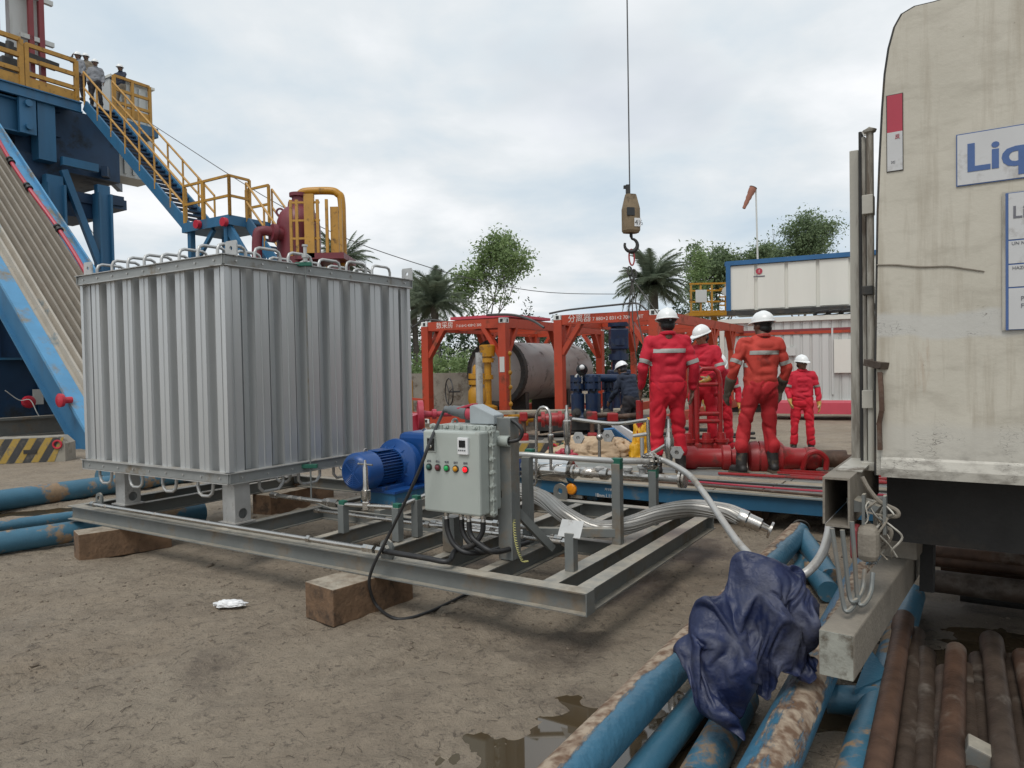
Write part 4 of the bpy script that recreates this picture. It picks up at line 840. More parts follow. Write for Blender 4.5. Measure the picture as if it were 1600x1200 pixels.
# stairs
SV0, SV1 = 13.55, 14.5; LU = -20.25; LZ = 6.12
st = thing('rig_stairs', 'steep open blue stairs with yellow handrails going down from the rig floor', 'stairs', gw(LU, (SV0+SV1)/2, LZ))
a_ = Vector((RU+.1, SV0, ZF-.1)); b_ = Vector((LU, SV0, LZ-.05)); dV = Vector((0, SV1-SV0, 0))
for o_ in (Vector(), dV): MB(G).bar(a_+o_, b_+o_, .07, .34).build('stringer', 'rigblue', st)
ns = 27
for k in range(ns): q = a_.lerp(b_, (k+.5)/ns); MB(G).box((q.x, (SV0+SV1)/2, q.z+.05), (.24, SV1-SV0-.07, .045)).build('tread', 'rigdark', st)
for o_ in (Vector((0, -.02, 0)), dV+Vector((0, .02, 0))):
    for hh_ in (1.15, .6): MB(G).tube([a_+o_+Vector((0, 0, hh_)), b_+o_+Vector((0, 0, hh_))], .035, 6).build('handrail', 'railyellow', st)
    for k in range(8): q = a_.lerp(b_, k/7.)+o_; MB(G).tube([q, q+Vector((0, 0, 1.15))], .032, 6).build('rail_post', 'railyellow', st)
LU2 = -18.0
lan = thing('stair_landing', 'blue landing platform on legs with a yellow railing halfway down the stairs', 'platform', gw((LU+LU2)/2, 14, 0))
MB(G).box(((LU+LU2)/2, 14.1, LZ-.12), (LU2-LU, 1.5, .28)).build('platform_deck', 'rigblue', lan)
for q in (LU+.25, LU2-.25):
    for v_ in (13.5, 14.7): MB(G).box((q, v_, (LZ-.25)/2), (.16, .16, LZ-.25)).build('leg', 'rigblue', lan)
MB(G).bar((LU+.25, 13.5, LZ-1.4), (LU2-.9, 13.5, LZ-.3), .1, .12).build('brace', 'rigblue', lan)
MB(G).bar((LU2-.3, 13.5, LZ-.2), (LU2+.9, 13.5, LZ-1.7), .12, .25).build('bracket', 'rigblue', lan)
mb = MB(G)
for q in ((LU+.9, 13.33, LZ-.12), (LU2-.1, 13.33, LZ-.2)): mb2 = MB(G).cyl(q, (q[0], q[1]-.12, q[2]), .13, 12); mb2.build('red_pin_cap', 'handlered', lan)
rail([(LU+.1, 13.4, LZ), (LU+1.0, 13.4, LZ)], 1.15, label='short yellow railing on the left half of the stair landing', post_=.9, rows=(1, .5), toe=.0, w_=.07)
rail([(LU+1.05, 13.4, LZ), (LU2, 13.4, LZ), (LU2, 14.1, LZ)], 1.15, label='yellow railing on the right half of the stair landing', post_=.9, rows=(1, .5), toe=.0, w_=.07)
rail([(LU+1.2, 14.8, LZ), (LU2, 14.8, LZ)], 1.15, label='yellow railing along the back of the stair landing', post_=.8, rows=(1, .5), toe=.0, w_=.07)
st2 = thing('lower_rig_stairs', 'lower flight of blue stairs with yellow handrails behind the ribbed box', 'stairs', gw(LU2+5, 14.4, 0))
a_ = Vector((LU2, 14.0, LZ-.1)); b_ = Vector((LU2+5.4, 14.0, .1)); dV = Vector((0, .9, 0))
for o_ in (Vector(), dV): MB(G).bar(a_+o_, b_+o_, .07, .3).build('stringer', 'rigblue', st2)
for k in range(24): q = a_.lerp(b_, (k+.5)/24); MB(G).box((q.x, 14.45, q.z+.05), (.24, .82, .045)).build('tread', 'rigdark', st2)
for o_ in (Vector((0, -.02, 0)), dV+Vector((0, .02, 0))):
    for hh_ in (1.15, .6): MB(G).tube([a_+o_+Vector((0, 0, hh_)), b_+o_+Vector((0, 0, hh_))], .033, 6).build('handrail', 'railyellow', st2)
    for k in range(8): q = a_.lerp(b_, k/7.)+o_; MB(G).tube([q, q+Vector((0, 0, 1.15))], .03, 6).build('rail_post', 'railyellow', st2)
# mast feet, driller's cabin and drill floor machinery
mast = thing('derrick_mast', 'dark red mast legs rising out of the top left corner', 'mast', gw(-28, 12.3, ZF))
for (px, w_) in ((50, .15), (66, .17)):
    P = Up(px, 100, -28.2); a, b2, _ = uv(P); MB(G).box((a, b2, ZF+3.4), (w_, w_, 6.8)).build('mast_leg', 'mastred', mast)
P = Up(58, 63, -28.2); a, b2, c2 = uv(P)
for z in (c2, c2+1.5): MB(G).box((a, b2, z), (.15, 1.1, .16)).build('mast_tie', 'contgrey', mast)
P = Up(22, 40, -28.6); a, b2, c2 = uv(P)
MB(G).box((a, b2+.35, ZF+4.4), (.3, 1.1, 4.6)).build('white_panel', 'contgrey', mast); MB(G).bar((a+.3, b2-1.6, ZF+1.9), (a+.3, b2-.2, ZF+5.5), .2, .25).build('diagonal_brace', 'contgrey', mast)
MB(G).box((a, b2-1.4, ZF+4.2), (.5, 1.7, 3.6)).build('red_panel', 'mastred', mast)
MB(G).bar((a+.6, b2-2.6, ZF+1.95), (a+.6, b2+1.1, ZF+1.75), .35, .2).build('cross_girder', 'dark', mast)
mach = thing('drill_floor_machinery', 'jumble of grey and blue machines behind the guard rail on the rig floor', 'machinery', gw(-28, 10.5, ZF))
for (v_, w_, h_, m_, du) in ((9.2, .5, 1.5, 'contgrey', 0), (9.8, .35, 1.6, 'dark', .3), (10.3, .55, 1.2, 'mudsteel', .2), (10.95, .75, 1.45, 'bluebeam', .1), (11.9, .5, 1.9, 'dark', 0), (12.35, .35, 1.0, 'mudsteel', .3), (12.8, .6, .55, 'dark', .2), (13.3, .4, .4, 'contgrey', .2)):
    mb = MB(G); mb.box((-27.6+du, v_, ZF+h_*.36), (.5, w_, h_*.7), ch=.04); mb.build('machine_block', m_, mach)
    MB(G).cyl((-27.5+du, v_, ZF+h_*.7), (-27.5+du, v_+.05, ZF+h_), w_*.25, 10).build('machine_neck', m_, mach)
dh = thing('doghouse_cabin', 'white corrugated cabin standing behind the stairs at rig floor height', 'cabin', gw(-30, 18, 8))
P = Up(228, 215, -28.0); a, b2, c2 = uv(P)
MB(G).box((a-.6, b2-.55, c2+.1), (1.2, 1.7, 3.7)).build('wall_box', 'contgrey', dh)
for k in range(5): MB(G).box((a+.03, b2-1.25+k*.34, c2+.1), (.08, .10, 3.5)).build('wall_rib', 'contgrey', dh)
MB(G).box((a-.55, b2-.55, c2+2.0), (1.4, 1.8, .10)).build('roof', 'contwhite', dh)
# ================================================================ STRIPED BLOCKS, LEFT PIPES
def striped(P, ang, L_, h_, w_, label, n=7):
    t = thing('striped_barrier', label, 'barrier', P, 'striped concrete barriers'); T = Matrix.Translation(P) @ Matrix.Rotation(ang, 4, 'Z'); c_ = h_*.28
    prf = [(-L_/2, 0), (L_/2, 0), (L_/2, h_-c_), (L_/2-c_, h_), (-L_/2+c_, h_), (-L_/2, h_-c_)]
    vs = [(x, y, z) for y in (-w_/2, w_/2) for x, z in prf]; k_ = 6
    MB(T).add(vs, [tuple(range(k_)), tuple(range(k_, 2*k_))[::-1]]+[(i, k_+i, k_+(i+1) % k_, (i+1) % k_) for i in range(k_)]).build('concrete_block', 'concrete', t)
    for k in range(n):
        x0 = -L_/2+.02+k*(L_-.06)/n; sw = (L_-.1)/n; sk = h_*.55
        for j, m_ in ((0, 'barrieryellow'), (1, 'barrierblack')):
            a = x0+j*sw*.5; q = [(a, .01), (a+sw*.46, .01), (a+sw*.46+sk, h_-.01), (a+sk, h_-.01)]
            q = [(min(x, L_/2-.01), z) for x, z in q]
            if q[2][0]-q[3][0] < .02: continue
            MB(T).plate([(x, -w_/2-.003, z) for x, z in q], (0, -.004, 0)).build('stripe', m_, t)
    for s in (-.25, .2): MB(T).box((s*L_, -w_/2-.008, h_*.45), (.22, .02, .07)).build('lifting_slot', 'dark', t)
    MB(T).ring((L_/2-.12, -w_/2-.02, h_*.7), (0, 1, 0), .07, .018, 14, 6).build('red_handle', 'handlered', t)
    return t
P = Zp(40, 724, 0); striped(P+Vector((-.35, .2, 0)), R_(12), 1.9, .46, .5, 'low yellow and black striped concrete block in front of the ramp')
def gpipe(P0, P1, r, m, name, label, cat='pipe', group=None, n=16, wall=.012):
    mb = MB(); d = (P1-P0).normalized(); mb.tube([P0, P1], r, n, False)
    L_ = (P1-P0).length; mb.lathe(P0, d, [(0, r), (0, r-wall), (.25, r-wall)], n); mb.lathe(P1-d*.25, d, [(0, r-wall), (.25, r-wall), (.25, r)], n)
    o = mb.build(name, m); tag(o, label, cat, group); return o
a = Zp(0, 782, .12); b = Zp(210, 752, .12); d = (b-a).normalized(); gpipe(a-d*2.5, b+d*1.6, .125, 'pipeblue', 'blue_pipe', 'thick blue pipe behind the puddle at the left, furthest of the three', group='blue pipes lying left of the skid')
a = Zp(0, 840, .10); b = Zp(140, 832, .10); b = Zp(160, 838, .10)
a = Zp(0, 848, .11); b = Zp(118, 830, .11); d = (b-a).normalized(); gpipe(a-d*2, b+d*1.2, .10, 'pipeblue', 'blue_pipe', 'thick blue pipe nearest to the camera of the three at the left', group='blue pipes lying left of the skid')
a = Zp(0, 822, .17); b = Zp(108, 808, .17); d = (b-a).normalized(); gpipe(a-d*2, b+d*.4, .055, 'pipeblue', 'blue_pipe', 'thin light blue pipe between the two thick ones at the left', group='blue pipes lying left of the skid')
mb = MB(); P = Zp(162, 756, .08); holeplate(mb, P, GU, (0, 0, 1), [(-.2, -.1), (.2, -.1), (.2, .12), (.12, .22), (-.12, .22), (-.2, .12)], (0, .05), .07, .03); o = mb.build('blue_lug_plate', 'pipeblue'); tag(o, 'blue steel lug plate under the far blue pipe by the skid corner', 'lug plate')
# crumpled white litter
def crumple(name, P, s, m, label, cat, seed=1, sub=4, amp=.25):
    bm = bmesh.new(); bmesh.ops.create_icosphere(bm, subdivisions=sub, radius=1)
    for v in bm.verts:
        c_ = v.co.copy(); k = abs(noise.noise(c_*2.1+Vector((seed, 0, 0))))*1.6+abs(noise.noise(c_*5+Vector((0, seed, 0))))*.6
        v.co = Vector((c_.x*s[0], c_.y*s[1], max(c_.z, -.3)*s[2]))*(1-amp+amp*2*k)
    me = bpy.data.meshes.new(name); bm.to_mesh(me); bm.free(); me.materials.append(MT[m] if isinstance(m, str) else m)
    o = bpy.data.objects.new(name, me); COL.objects.link(o); o.location = P; o['label'] = label; o['category'] = cat; return o
crumple('plastic_litter', Zp(360, 944, .01), (.11, .045, .03), 'plasticwhite', 'crumpled piece of white plastic litter lying on the mud', 'litter', 3, 4, .14)
# ================================================================ RED VESSEL
VP_ = Yp(468, 405, 19.0); vx, vy = VP_.x, VP_.y
ves = thing('maroon_separator_vessel', 'maroon upright pressure vessel with a yellow pipe arch behind the ribbed box', 'pressure vessel', (vx, vy, 0))
zt = hz(Vector((vx, vy, 0)), 319)
MB().lathe((vx, vy, .3), (0, 0, 1), [(0, .3), (.1, .56), (zt-.9, .56), (zt-.75, .54), (zt-.55, .46), (zt-.42, .34), (zt-.4, .27), (zt-.25, .25), (zt-.24, .16), (zt-.12, .15), (zt-.11, .22), (zt-.02, .22)], 28).build('shell', 'maroon', ves)
mb = MB(); mb.tube(spl([(vx-.4, vy-.45, zt-.85), (vx-.75, vy-.6, zt-.80), (vx-.88, vy-.65, zt-1.1), (vx-.88, vy-.65, zt-3)], 6), .13, 10); mb.lathe((vx-.3, vy-.38, zt-.87), (-.8, -.6, .1), [(0, .16), (.18, .16), (.19, .24), (.3, .24)], 14); mb.build('side_pipe', 'maroon', ves)
for s in (-.45, .35): MB().ring((vx+s, vy-.1, zt-.22), (0, 1, 0), .09, .03, 12, 6).build('lifting_eye', 'maroon', ves)
zt2 = zt+.2; xr = vx+1.15
MB().tube(spl([(vx, vy, zt+.1), (vx, vy, zt+.15), (vx+.07, vy, zt+.27), (vx+.25, vy, zt+.33), (vx+.85, vy, zt+.33), (vx+1.05, vy, zt+.25), (vx+1.14, vy, zt+.05), (vx+1.15, vy, zt-1), (vx+1.17, vy, .4)], 6), .10, 12).build('yellow_arch_pipe', 'brightyellow', ves)
zp = zt-1.5
for (x, y) in ((.45, -.75), (1.15, -.75), (.45, .35), (1.15, .35)): MB().box((vx+x, vy+y, zp/2), (.14, .14, zp)).build('frame_leg', 'maroon', ves)
MB().box((vx+.75, vy-.2, zp), (1.25, 1.4, .15)).build('platform', 'maroon', ves)
for z in (zp-.35, zp-1.0): MB().box((vx+.8, vy-.74, z), (.8, .08, .12)).build('frame_tie', 'maroon', ves)
for z in (.45, .9, 1.35): MB().box((vx+.4, vy-.82, zp+z), (.75, .05, .05)).build('cage_bar', 'railyellow', ves)
for x in (.05, .2, .72, .95, 1.3): MB().box((vx+x, vy-.82, zp+.72), (.07, .06, 1.4)).build('cage_post', 'railyellow', ves)
MB().box((vx+.52, vy-.84, zp+.75), (.24, .12, 1.6)).build('cage_panel', 'railyellow', ves); MB().box((vx+1.12, vy-.5, zp+.6), (.2, .5, 1.3)).build('cage_panel', 'railyellow', ves)
# ================================================================ ORANGE CONTAINER FRAMES
def cframe(org, ang, W_, L_, z0, z1, label, mids, lab_txt):
    T = Matrix.Translation((org.x, org.y, 0)) @ Matrix.Rotation(-ang, 4, 'Z')      # x to the right along the short side (negative = left), y away
    t = thing('orange_container_frame', label, 'container frame', (org.x, org.y, z0), 'orange container frames')
    pw = .20; bh = .22
    def B(c, d, nm, m='orange'): return MB(T).box(c, d).build(nm, m, t)
    for x in (0, -W_):
        for y in (0, L_):
            sx = -1 if x == 0 else 1; sy = 1 if y == 0 else -1
            MB(T).box((x+sx*pw/2, y+sy*pw/2, (z0+z1)/2), (pw, pw, z1-z0-.24)).build('corner_post', 'orange', t)
            for z in (z1-.06, z0+.06):
                cc = MB(T).box((x+sx*.09, y+sy*.09, z), (.18, .18, .12), ch=.008).build('corner_casting', 'white', t)
                MB(T).box((x+sx*.10, y-sy*.003+.0, z), (.07, .012, .075), ch=.002).build('casting_hole', 'dark', cc)
                MB(T).box((x-sx*.003, y+sy*.10, z), (.012, .05, .08), ch=.002).build('casting_hole', 'dark', cc)
    for y, sy in ((.08, 1), (L_-.08, -1)):
        for z in (z1-bh/2-.01, z0+.1): MB(T).box((-W_/2, y, z), (W_-.4, .12, bh)).build('end_beam', 'orange', t)
    for x, sx in ((-.08, 1), (-W_+.08, -1)):
        for z in (z1-bh/2-.01, z0+.1): MB(T).box((x, L_/2, z), (.12, L_-.4, bh)).build('side_beam', 'orange', t)
    def knee(p, dx, dy, s=.62):
        a_ = Vector((p[0], p[1], z1-bh-s-.05)); b2_ = Vector((p[0]+dx*s*.75, p[1]+dy*s*.75, z1-bh+.02)); MB(T).bar(a_, b2_, .10, .15, up=(dy, -dx, 0) if dx or dy else (0, 0, 1)).build('knee_brace', 'orange', t)
    for y in (.09, L_-.09): knee((-.18, y), -1, 0); knee((-W_+.18, y), 1, 0)
    for x in (-.09, -W_+.09):
        knee((x, .18), 0, 1); knee((x, L_-.18), 0, -1)
        for m_ in mids:
            MB(T).box((x, m_, (z0+z1)/2), (.13, .15, z1-z0-.3)).build('middle_post', 'orange', t); knee((x, m_+.03), 0, 1, .5); knee((x, m_-.03), 0, -1, .5)
    for k in range(3): MB(T).box((-W_/2, L_*(k+1)/4, z1-.12), (W_-.3, .1, .12)).build('roof_beam', 'orange', t)
    rt = T.to_3x3() @ Vector((1, 0, 0)); nf = T.to_3x3() @ Vector((0, -1, 0))
    for (x, s, body) in lab_txt:
        text('lettering', body, s, T @ Vector((-W_+x, .018, z1-.17)), rt, (0, 0, 1), 'textwhite', t)
    return t, T
FA = R_(29.5)
f2o = Yp(1027, 483, 15.2); z2t = hz(f2o, 483)
f2, T2 = cframe(f2o, FA, 2.44, 10.3, .25, z2t, 'large orange container frame on the right holding the dark blue valve manifold', (5.0, 7.2), [(.35, .19, '分离器'), (.95, .11, '7 880×2 831×2 700'), (1.98, .11, 'J8T')])
f1o = Yp(789, 496, 16.9); z1t = hz(f1o, 496)
f1, T1 = cframe(f1o, FA, 2.44, 6.1, .2, z1t, 'orange container frame on the left round the dull grey tank', (3.0,), [(.45, .17, '数采房'), (1.05, .09, '7 616×2 438×2 200')])
mb = MB(T1); mb.box((-.9, 1.4, z1t+.07), (1.7, 2.2, .07)); o = mb.build('faded_red_sheet', 'pink'); tag(o, 'faded red cover sheet lying on the roof of the left orange frame', 'cover sheet')
P = T1 @ Vector((-.11, -.012, z1t-1.2)); mb = MB(T1); mb.box((-.1, -.006, z1t-1.1), (.13, .008, .36)); mb.build('data_plate', 'contgrey', f1)
# tank in frame 1
tk = thing('grey_horizontal_tank', 'dull grey horizontal tank lying inside the left orange frame', 'tank', T1 @ Vector((-1.1, 3, .3)))
ax = T1.to_3x3() @ Vector((0, 1, 0)); tz = 1.45
c0_ = T1 @ Vector((-1.12, 1.3, tz))
MB().lathe(c0_, ax, [(0, .02), (.02, .4), (.08, .7), (.12, .8), (4.6, .8), (4.8, .74), (5.0, .58), (5.1, .3), (5.12, .02)], 36).build('shell', 'tank', tk)
MB().lathe(c0_+ax*.1, ax, [(0, .82), (0, .88), (.06, .88), (.09, .88), (.15, .88), (.15, .82)], 36).build('end_flange', 'dark', tk)
mb = MB(); rr = ax.orthogonal().normalized(); r2 = ax.cross(rr)
for k in range(36): a = k*math.pi/18; q = c0_+(rr*math.cos(a)+r2*math.sin(a))*.85+ax*.07; mb.hexnut(q, q+ax*.22, .022)
mb.build('flange_bolts', 'dark', tk, kind='stuff')
for y in (2.0, 4.6): MB(T1).box((-1.12, y, .55), (1.2, .2, .7)).build('saddle', 'dark', tk)
# yellow valve tree in front of the tank
def vstack(name, P, prof_, m, label, cat, wheel=None, n=16, group=None):
    t = thing(name, label, cat, P, group); i0 = 0
    for k, seg in enumerate(prof_): MB().lathe(P, (0, 0, 1), seg, n).build(('valve_body', 'bonnet', 'flange', 'neck')[k % 4], m, t)
    if wheel: mb = MB(); wp, wa, wr = wheel; mb.ring(wp, wa, wr, .014, 22, 6); wa = Vector(wa).normalized(); o1 = wa.orthogonal().normalized(); o2 = wa.cross(o1); [mb.tube([wp, wp+(o1*math.cos(a)+o2*math.sin(a))*wr], .010, 5) for a in (0, 2.1, 4.2)]; mb.tube([wp, wp+wa*.25], .02, 6); mb.build('hand_wheel', 'black', t)
    return t
P = Yp(747, 690, 16.3); P.z = .2
vstack('yellow_valve_tree', P, [[(0, .2), (.1, .28), (.3, .28), (.45, .16)], [(.45, .15), (.65, .21), (.85, .2), (1.0, .12)], [(1.0, .19), (1.1, .19), (1.105, .14), (1.13, .14), (1.135, .19), (1.25, .19)], [(1.25, .1), (1.4, .09), (1.45, .05)]], 'brightyellow', 'yellow valve with a black hand wheel in front of the left orange frame', 'valve', (P+Vector((-.62, -.15, .85)), (1, .4, 0), .3))
P = Yp(757, 680, 16.9); P.z = .3
t = vstack('yellow_tall_valve', P+Vector((.1, .2, 0)), [[(0, .085), (1.0, .085)], [(1.0, .13), (1.1, .13), (1.1, .085), (1.5, .085)], [(1.4, .15), (1.5, .15), (1.5, .11), (1.54, .11), (1.54, .17), (1.8, .19), (1.82, .14)], [(.2, .22), (.35, .22), (.4, .1)]], 'brightyellow', 'tall yellow valve pipe behind the grey steel pole', 'valve')
P = Yp(778, 640, 16.9); t = thing('yellow_drain_pipes', 'yellow elbows and flanges beside the front post of the left frame', 'pipework', (P.x, P.y, .2))
mb = MB(); P = Vector((P.x+.25, P.y+.2, 0)); mb.tube([P+Vector((0, 0, .5)), P+Vector((0, 0, 1.9))], .07, 10); mb.build('riser', 'brightyellow', t)
for z in (.7, 1.1, 1.45, 1.9): MB().sphere(P+Vector((0, 0, z)), .105, 12, 8, (1, 1, .8)).build('elbow', 'brightyellow', t)
for k in range(5): q = P+Vector((-.9+.3*k, -.6+.05*k, .35+.08*(k % 2))); MB().lathe(q, (1, .2, .1), [(0, .09), (.05, .16), (.12, .16), (.13, .08), (.3, .08)], 12).build('flange', 'brightyellow', t)
P = Yp(750, 650, 13.0); o = MB().cyl((P.x, P.y, 0), (P.x, P.y, hz(P, 551)), .065, 12).build('steel_pole', 'alu'); tag(o, 'plain grey steel pole standing in front of the yellow valves', 'pole')
# navy manifold inside / in front of frame 2
def nst(px, y_, ztop_px, r, label):
    P = Yp(px, 640, y_); P.z = 0; h_ = hz(P, ztop_px)
    t = thing('navy_gate_valve', label, 'valve', P)
    b_ = .35; n = 16
    segs = [[(b_, r*1.2), (b_+.12, r*1.25), (b_+.13, r*.8), (b_+.3, r*.85)], [(b_+.3, r), (b_+.7, r*1.05), (b_+.72, r*.7), (b_+.8, r*.7)], [(b_+.8, r*1.1), (b_+.9, r*1.1), (b_+.905, r*.85), (b_+.93, r*.85), (b_+.935, r*1.1), (b_+1.02, r*1.1)], [(b_+1.02, r*.6), (h_-.05, r*.5), (h_, r*.3)]]
    for k, s in enumerate(segs): MB().lathe((P.x, P.y, 0), (0, 0, 1), s, n).build(('valve_base', 'valve_body', 'flange', 'bonnet')[k], 'navy', t)
    mb = MB()
    for k in range(8): a = k*math.pi/4; q = Vector((P.x+math.cos(a)*r*.95, P.y+math.sin(a)*r*.95, b_+.76)); mb.hexnut(q, q+Vector((0, 0, .3)), .02)
    mb.build('bolts', 'navy', t); return P, h_
nst(903, 13.6, 596, .125, 'leftmost navy blue gate valve of the manifold'); nst(927, 13.5, 590, .14, 'second navy blue gate valve, in front of the thin orange post'); nst(950, 13.9, 592, .10, 'third navy blue gate valve from the left of the manifold'); nst(980, 13.9, 600, .13, 'navy blue gate valve partly behind the worker in navy')
man = thing('navy_manifold', 'dark blue manifold pipes and square column inside the right orange frame', 'manifold', Yp(945, 690, 13.8)*1); P = Yp(968, 640, 17.2)
cx_, cy_ = P.x, P.y
MB().tube([Yp(906, 590, 13.6), Yp(985, 591, 13.8)], .075, 12).build('header_pipe', 'navy', man)
MB().sphere(Yp(905, 590, 13.6), .085).build('end_cap', 'contgrey', man)
MB().box((cx_, cy_, hz(P, 594)), (.5, .5, .5), ch=.03).build('block', 'navy', man); MB().box((cx_, cy_, hz(P, 530)), (.42, .42, .5), ch=.03).build('block', 'navy', man)
MB().lathe((cx_, cy_, .3), (0, 0, 1), [(0, .3), (.2, .3), (.2, .16), (1.4, .16), (1.4, .24), (1.55, .24), (1.55, .18), (1.75, .18), (1.75, .24), (1.9, .24), (1.9, .18), (2.2, .18), (2.2, .25), (2.3, .25)], 16).build('riser', 'navy', man)
MB().tube([Yp(895, 655, 13.5), Yp(1000, 656, 13.5)], .13, 12).build('lower_header', 'navy', man); MB().box(Yp(940, 660, 13.9), (2.6, 1.2, .18)).build('skid_base', 'dark', man)
for (x, y) in ((900, 646), (918, 648), (948, 646), (968, 650)): MB().lathe(Yp(x, y, 13.3), (0, -1, .1), [(0, .05), (.08, .09), (.13, .09), (.14, .04), (.25, .04)], 12).build('side_flange', 'dark', man)
mb = MB(); P = Yp(909, 578, 13.5); mb.lathe(P, (0, -1, 0), [(-.05, .10), (.03, .11), (.035, .095)], 16); g_ = mb.build('gauge', 'lensblack', man); MB().tube([P, P-Vector((0, 0, .25))], .02, 6).build('gauge_stem', 'steel', man)
MB().sphere(P+Vector((0, -.05, .05)), .05).build('gauge_glint', 'plasticwhite', man)
for (x, y) in ((961, 585), (957, 640), (961, 512)): MB().box(Yp(x, y, 17.6), (.14, .2, .6)).build('red_plate', 'redpaint', man)
# red chokes on the ground before the manifold
for i, (x, y, s, lab) in enumerate(((818, 651, .9, 'red elbow and pipe left of the first orange corner post of the right frame'), (925, 650, 1.15, 'red square valve block on a rusty stand in the middle'), (957, 652, 1.2, 'pair of red valve blocks left of the worker in navy'))):
    P = Yp(x, y, 12.2); t = thing('red_stand_valve', lab, 'valve', (P.x, P.y, 0)); MB().box(P, (.15*s, .15, .15), ch=.02).build('valve_block', 'redpaint', t); MB().cyl((P.x, P.y, .05), P, .04, 10).build('stand_pipe', 'rust', t)
    MB().tube([P, P+Vector((.35*s, .1, .02))], .045, 10).build('pipe', 'rust', t); MB().box((P.x, P.y-.02, hz(P, y+33)), (.16, .16, .16), ch=.03).build('lower_block', 'redpaint', t)
P = Yp(868, 655, 12.0); t = thing('red_ball_valve', 'round red flanged valve below the tall front post of the right frame', 'valve', P-Vector((0, 0, .3)))
MB().lathe(P-Vector((.3, 0, 0)), (1, 0, 0), [(0, .05), (.06, .05), (.061, .13), (.12, .13), (.121, .09), (.22, .11), (.34, .11), (.341, .14), (.40, .14), (.401, .09), (.48, .07)], 18).build('valve_body', 'redpaint', t)
P = Yp(652, 648, 12.5); t = thing('red_flanged_pipe', 'red bolted flange and pipe seen between the ribbed box and the cabinet', 'pipe', P-Vector((0, 0, .4)))
MB().lathe(P, (1, .2, 0), [(0, .18), (.01, .25), (.1, .25), (.11, .07), (.25, .05), (.26, .09), (.33, .09), (.34, .05), (.6, .05)], 18).build('pipe_body', 'plugred', t)
MB().tube([P+Vector((0, .1, -.6)), P+Vector((-.1, 0, 0))], .13, 10).build('riser', 'plugred', t)
# rusty junk, dark hoses, barriers in the middle ground
mb = MB()
for i in range(34):
    x = random.uniform(-.6, 4.0); y = random.uniform(11.6, 14.2); z = random.uniform(.05, .35); a = random.uniform(-.5, .5); l = random.uniform(.8, 2.2)
    mb.tube(spl([(x-l/2, y-a, z), (x, y+random.uniform(-.2, .2), z+random.uniform(-.03, .06)), (x+l/2, y+a, z-.02)], 4), random.uniform(.02, .045), 6)
o = mb.build('dark_hose_heap', 'chassis', kind='stuff'); o['label'] = 'heap of dark hoses and cables behind the trailer deck'
for i in range(4):
    a = Vector((random.uniform(-2.6, .2), random.uniform(12.3, 13.6), random.uniform(.1, .6))); b = a+Vector((random.uniform(.3, .9), random.uniform(-.2, .3), random.uniform(-.25, .1)))
    o = MB().bar(a, b, .12, .05).build('wooden_board', 'plank'); tag(o, ['leftmost weathered board lying loose behind the blue motor', 'weathered board leaning behind the power plug', 'short weathered board low down behind the cabinet top', 'weathered board lying behind the socket box of the cabinet'][i], 'board', 'boards piled behind the cabinet')
striped(Yp(825, 700, 12.0)*1-Vector((0, 0, Yp(825, 700, 12.0).z)), R_(-6), 1.1, .34, .4, 'striped concrete block just right of the cabinet behind the trailer deck', 4)
striped(Yp(888, 694, 12.1)*1-Vector((0, 0, Yp(888, 694, 12.1).z)), R_(-3), 1.0, .36, .4, 'striped concrete block behind the beige sack', 5)
P = Yp(800, 640, 15.5); mb = MB(); mb.box((P.x+.9, 15.3, .62), (3.4, .5, .06)); o = mb.build('loose_plank', 'plank'); tag(o, 'long pale plank lying across the foot of the grey tank', 'plank')
P = Yp(655, 620, 15.8)
st3 = rail([(uv(P)[0]-1.6, uv(P)[1]-.8, .2), (uv(P)[0]+.1, uv(P)[1], .0)], .9, m='orange', label='small orange step rail just right of the ribbed box', post_=.9, toe=0, w_=.05)
mb = MB(); P = Yp(690, 610, 19.5); mb.box((P.x-.3, P.y, .7), (3.0, .3, 1.5)); o = mb.build('concrete_wall', 'concrete'); tag(o, 'low concrete wall behind the left post of the left orange frame', 'wall')
# ================================================================ WHITE CONTAINERS
def wcontainer(P, L_, W_, H_, z0, label, m, ribs, topm, stripe=False, ang=R_(26)):
    """P = left front bottom corner; long side runs right and TOWARDS the camera"""
    T = Matrix.Translation((P.x, P.y, z0)) @ Matrix.Rotation(-ang, 4, 'Z'); t = thing('white_container', label, 'container', (P.x, P.y, z0), 'stacked white containers')
    MB(T).box((L_/2, W_/2, H_/2), (L_-.1, W_-.1, H_-.12)).build('wall', m, t)
    pw = L_/ribs
    if ribs < 20:
        for k in range(ribs): MB(T).box((pw*(k+.5), .03, H_/2), (pw-.10, .09, H_-.34)).build('wall_panel', m, t)
    else:
        for k in range(ribs): 
            a = pw*k; MB(T).add([(a+pw*x, y, z) for z in (.12, H_-.12) for x, y in ((0, .03), (.10, .0), (.72, .0), (.82, .03), (.995, .03), (.995, .06), (0, .06))], [(0, 1, 8, 7), (1, 2, 9, 8), (2, 3, 10, 9), (3, 4, 11, 10), (4, 5, 12, 11), (5, 6, 13, 12), (6, 0, 7, 13), (0, 6, 5, 4, 3, 2, 1), (7, 8, 9, 10, 11, 12, 13)]).build('wall_panel', m, t)
    for z in (H_-.07, .06): MB(T).box((L_/2, .0, z), (L_, .16, .14)).build('rail', topm if z > 1 else ('dark' if ribs < 20 else 'contgrey'), t)
    for x in (.06, L_-.06):
        MB(T).box((x, .0, H_/2), (.14, .17, H_-.28)).build('corner_post', topm, t)
    MB(T).box((.0, W_/2, H_-.07), (.12, W_, .14)).build('rail', topm, t)
    return t, T
cP = Yp(1160, 628, 23.5); cz0 = hz(cP, 629); cz1_ = hz(cP, 500)
cang = R_(26)
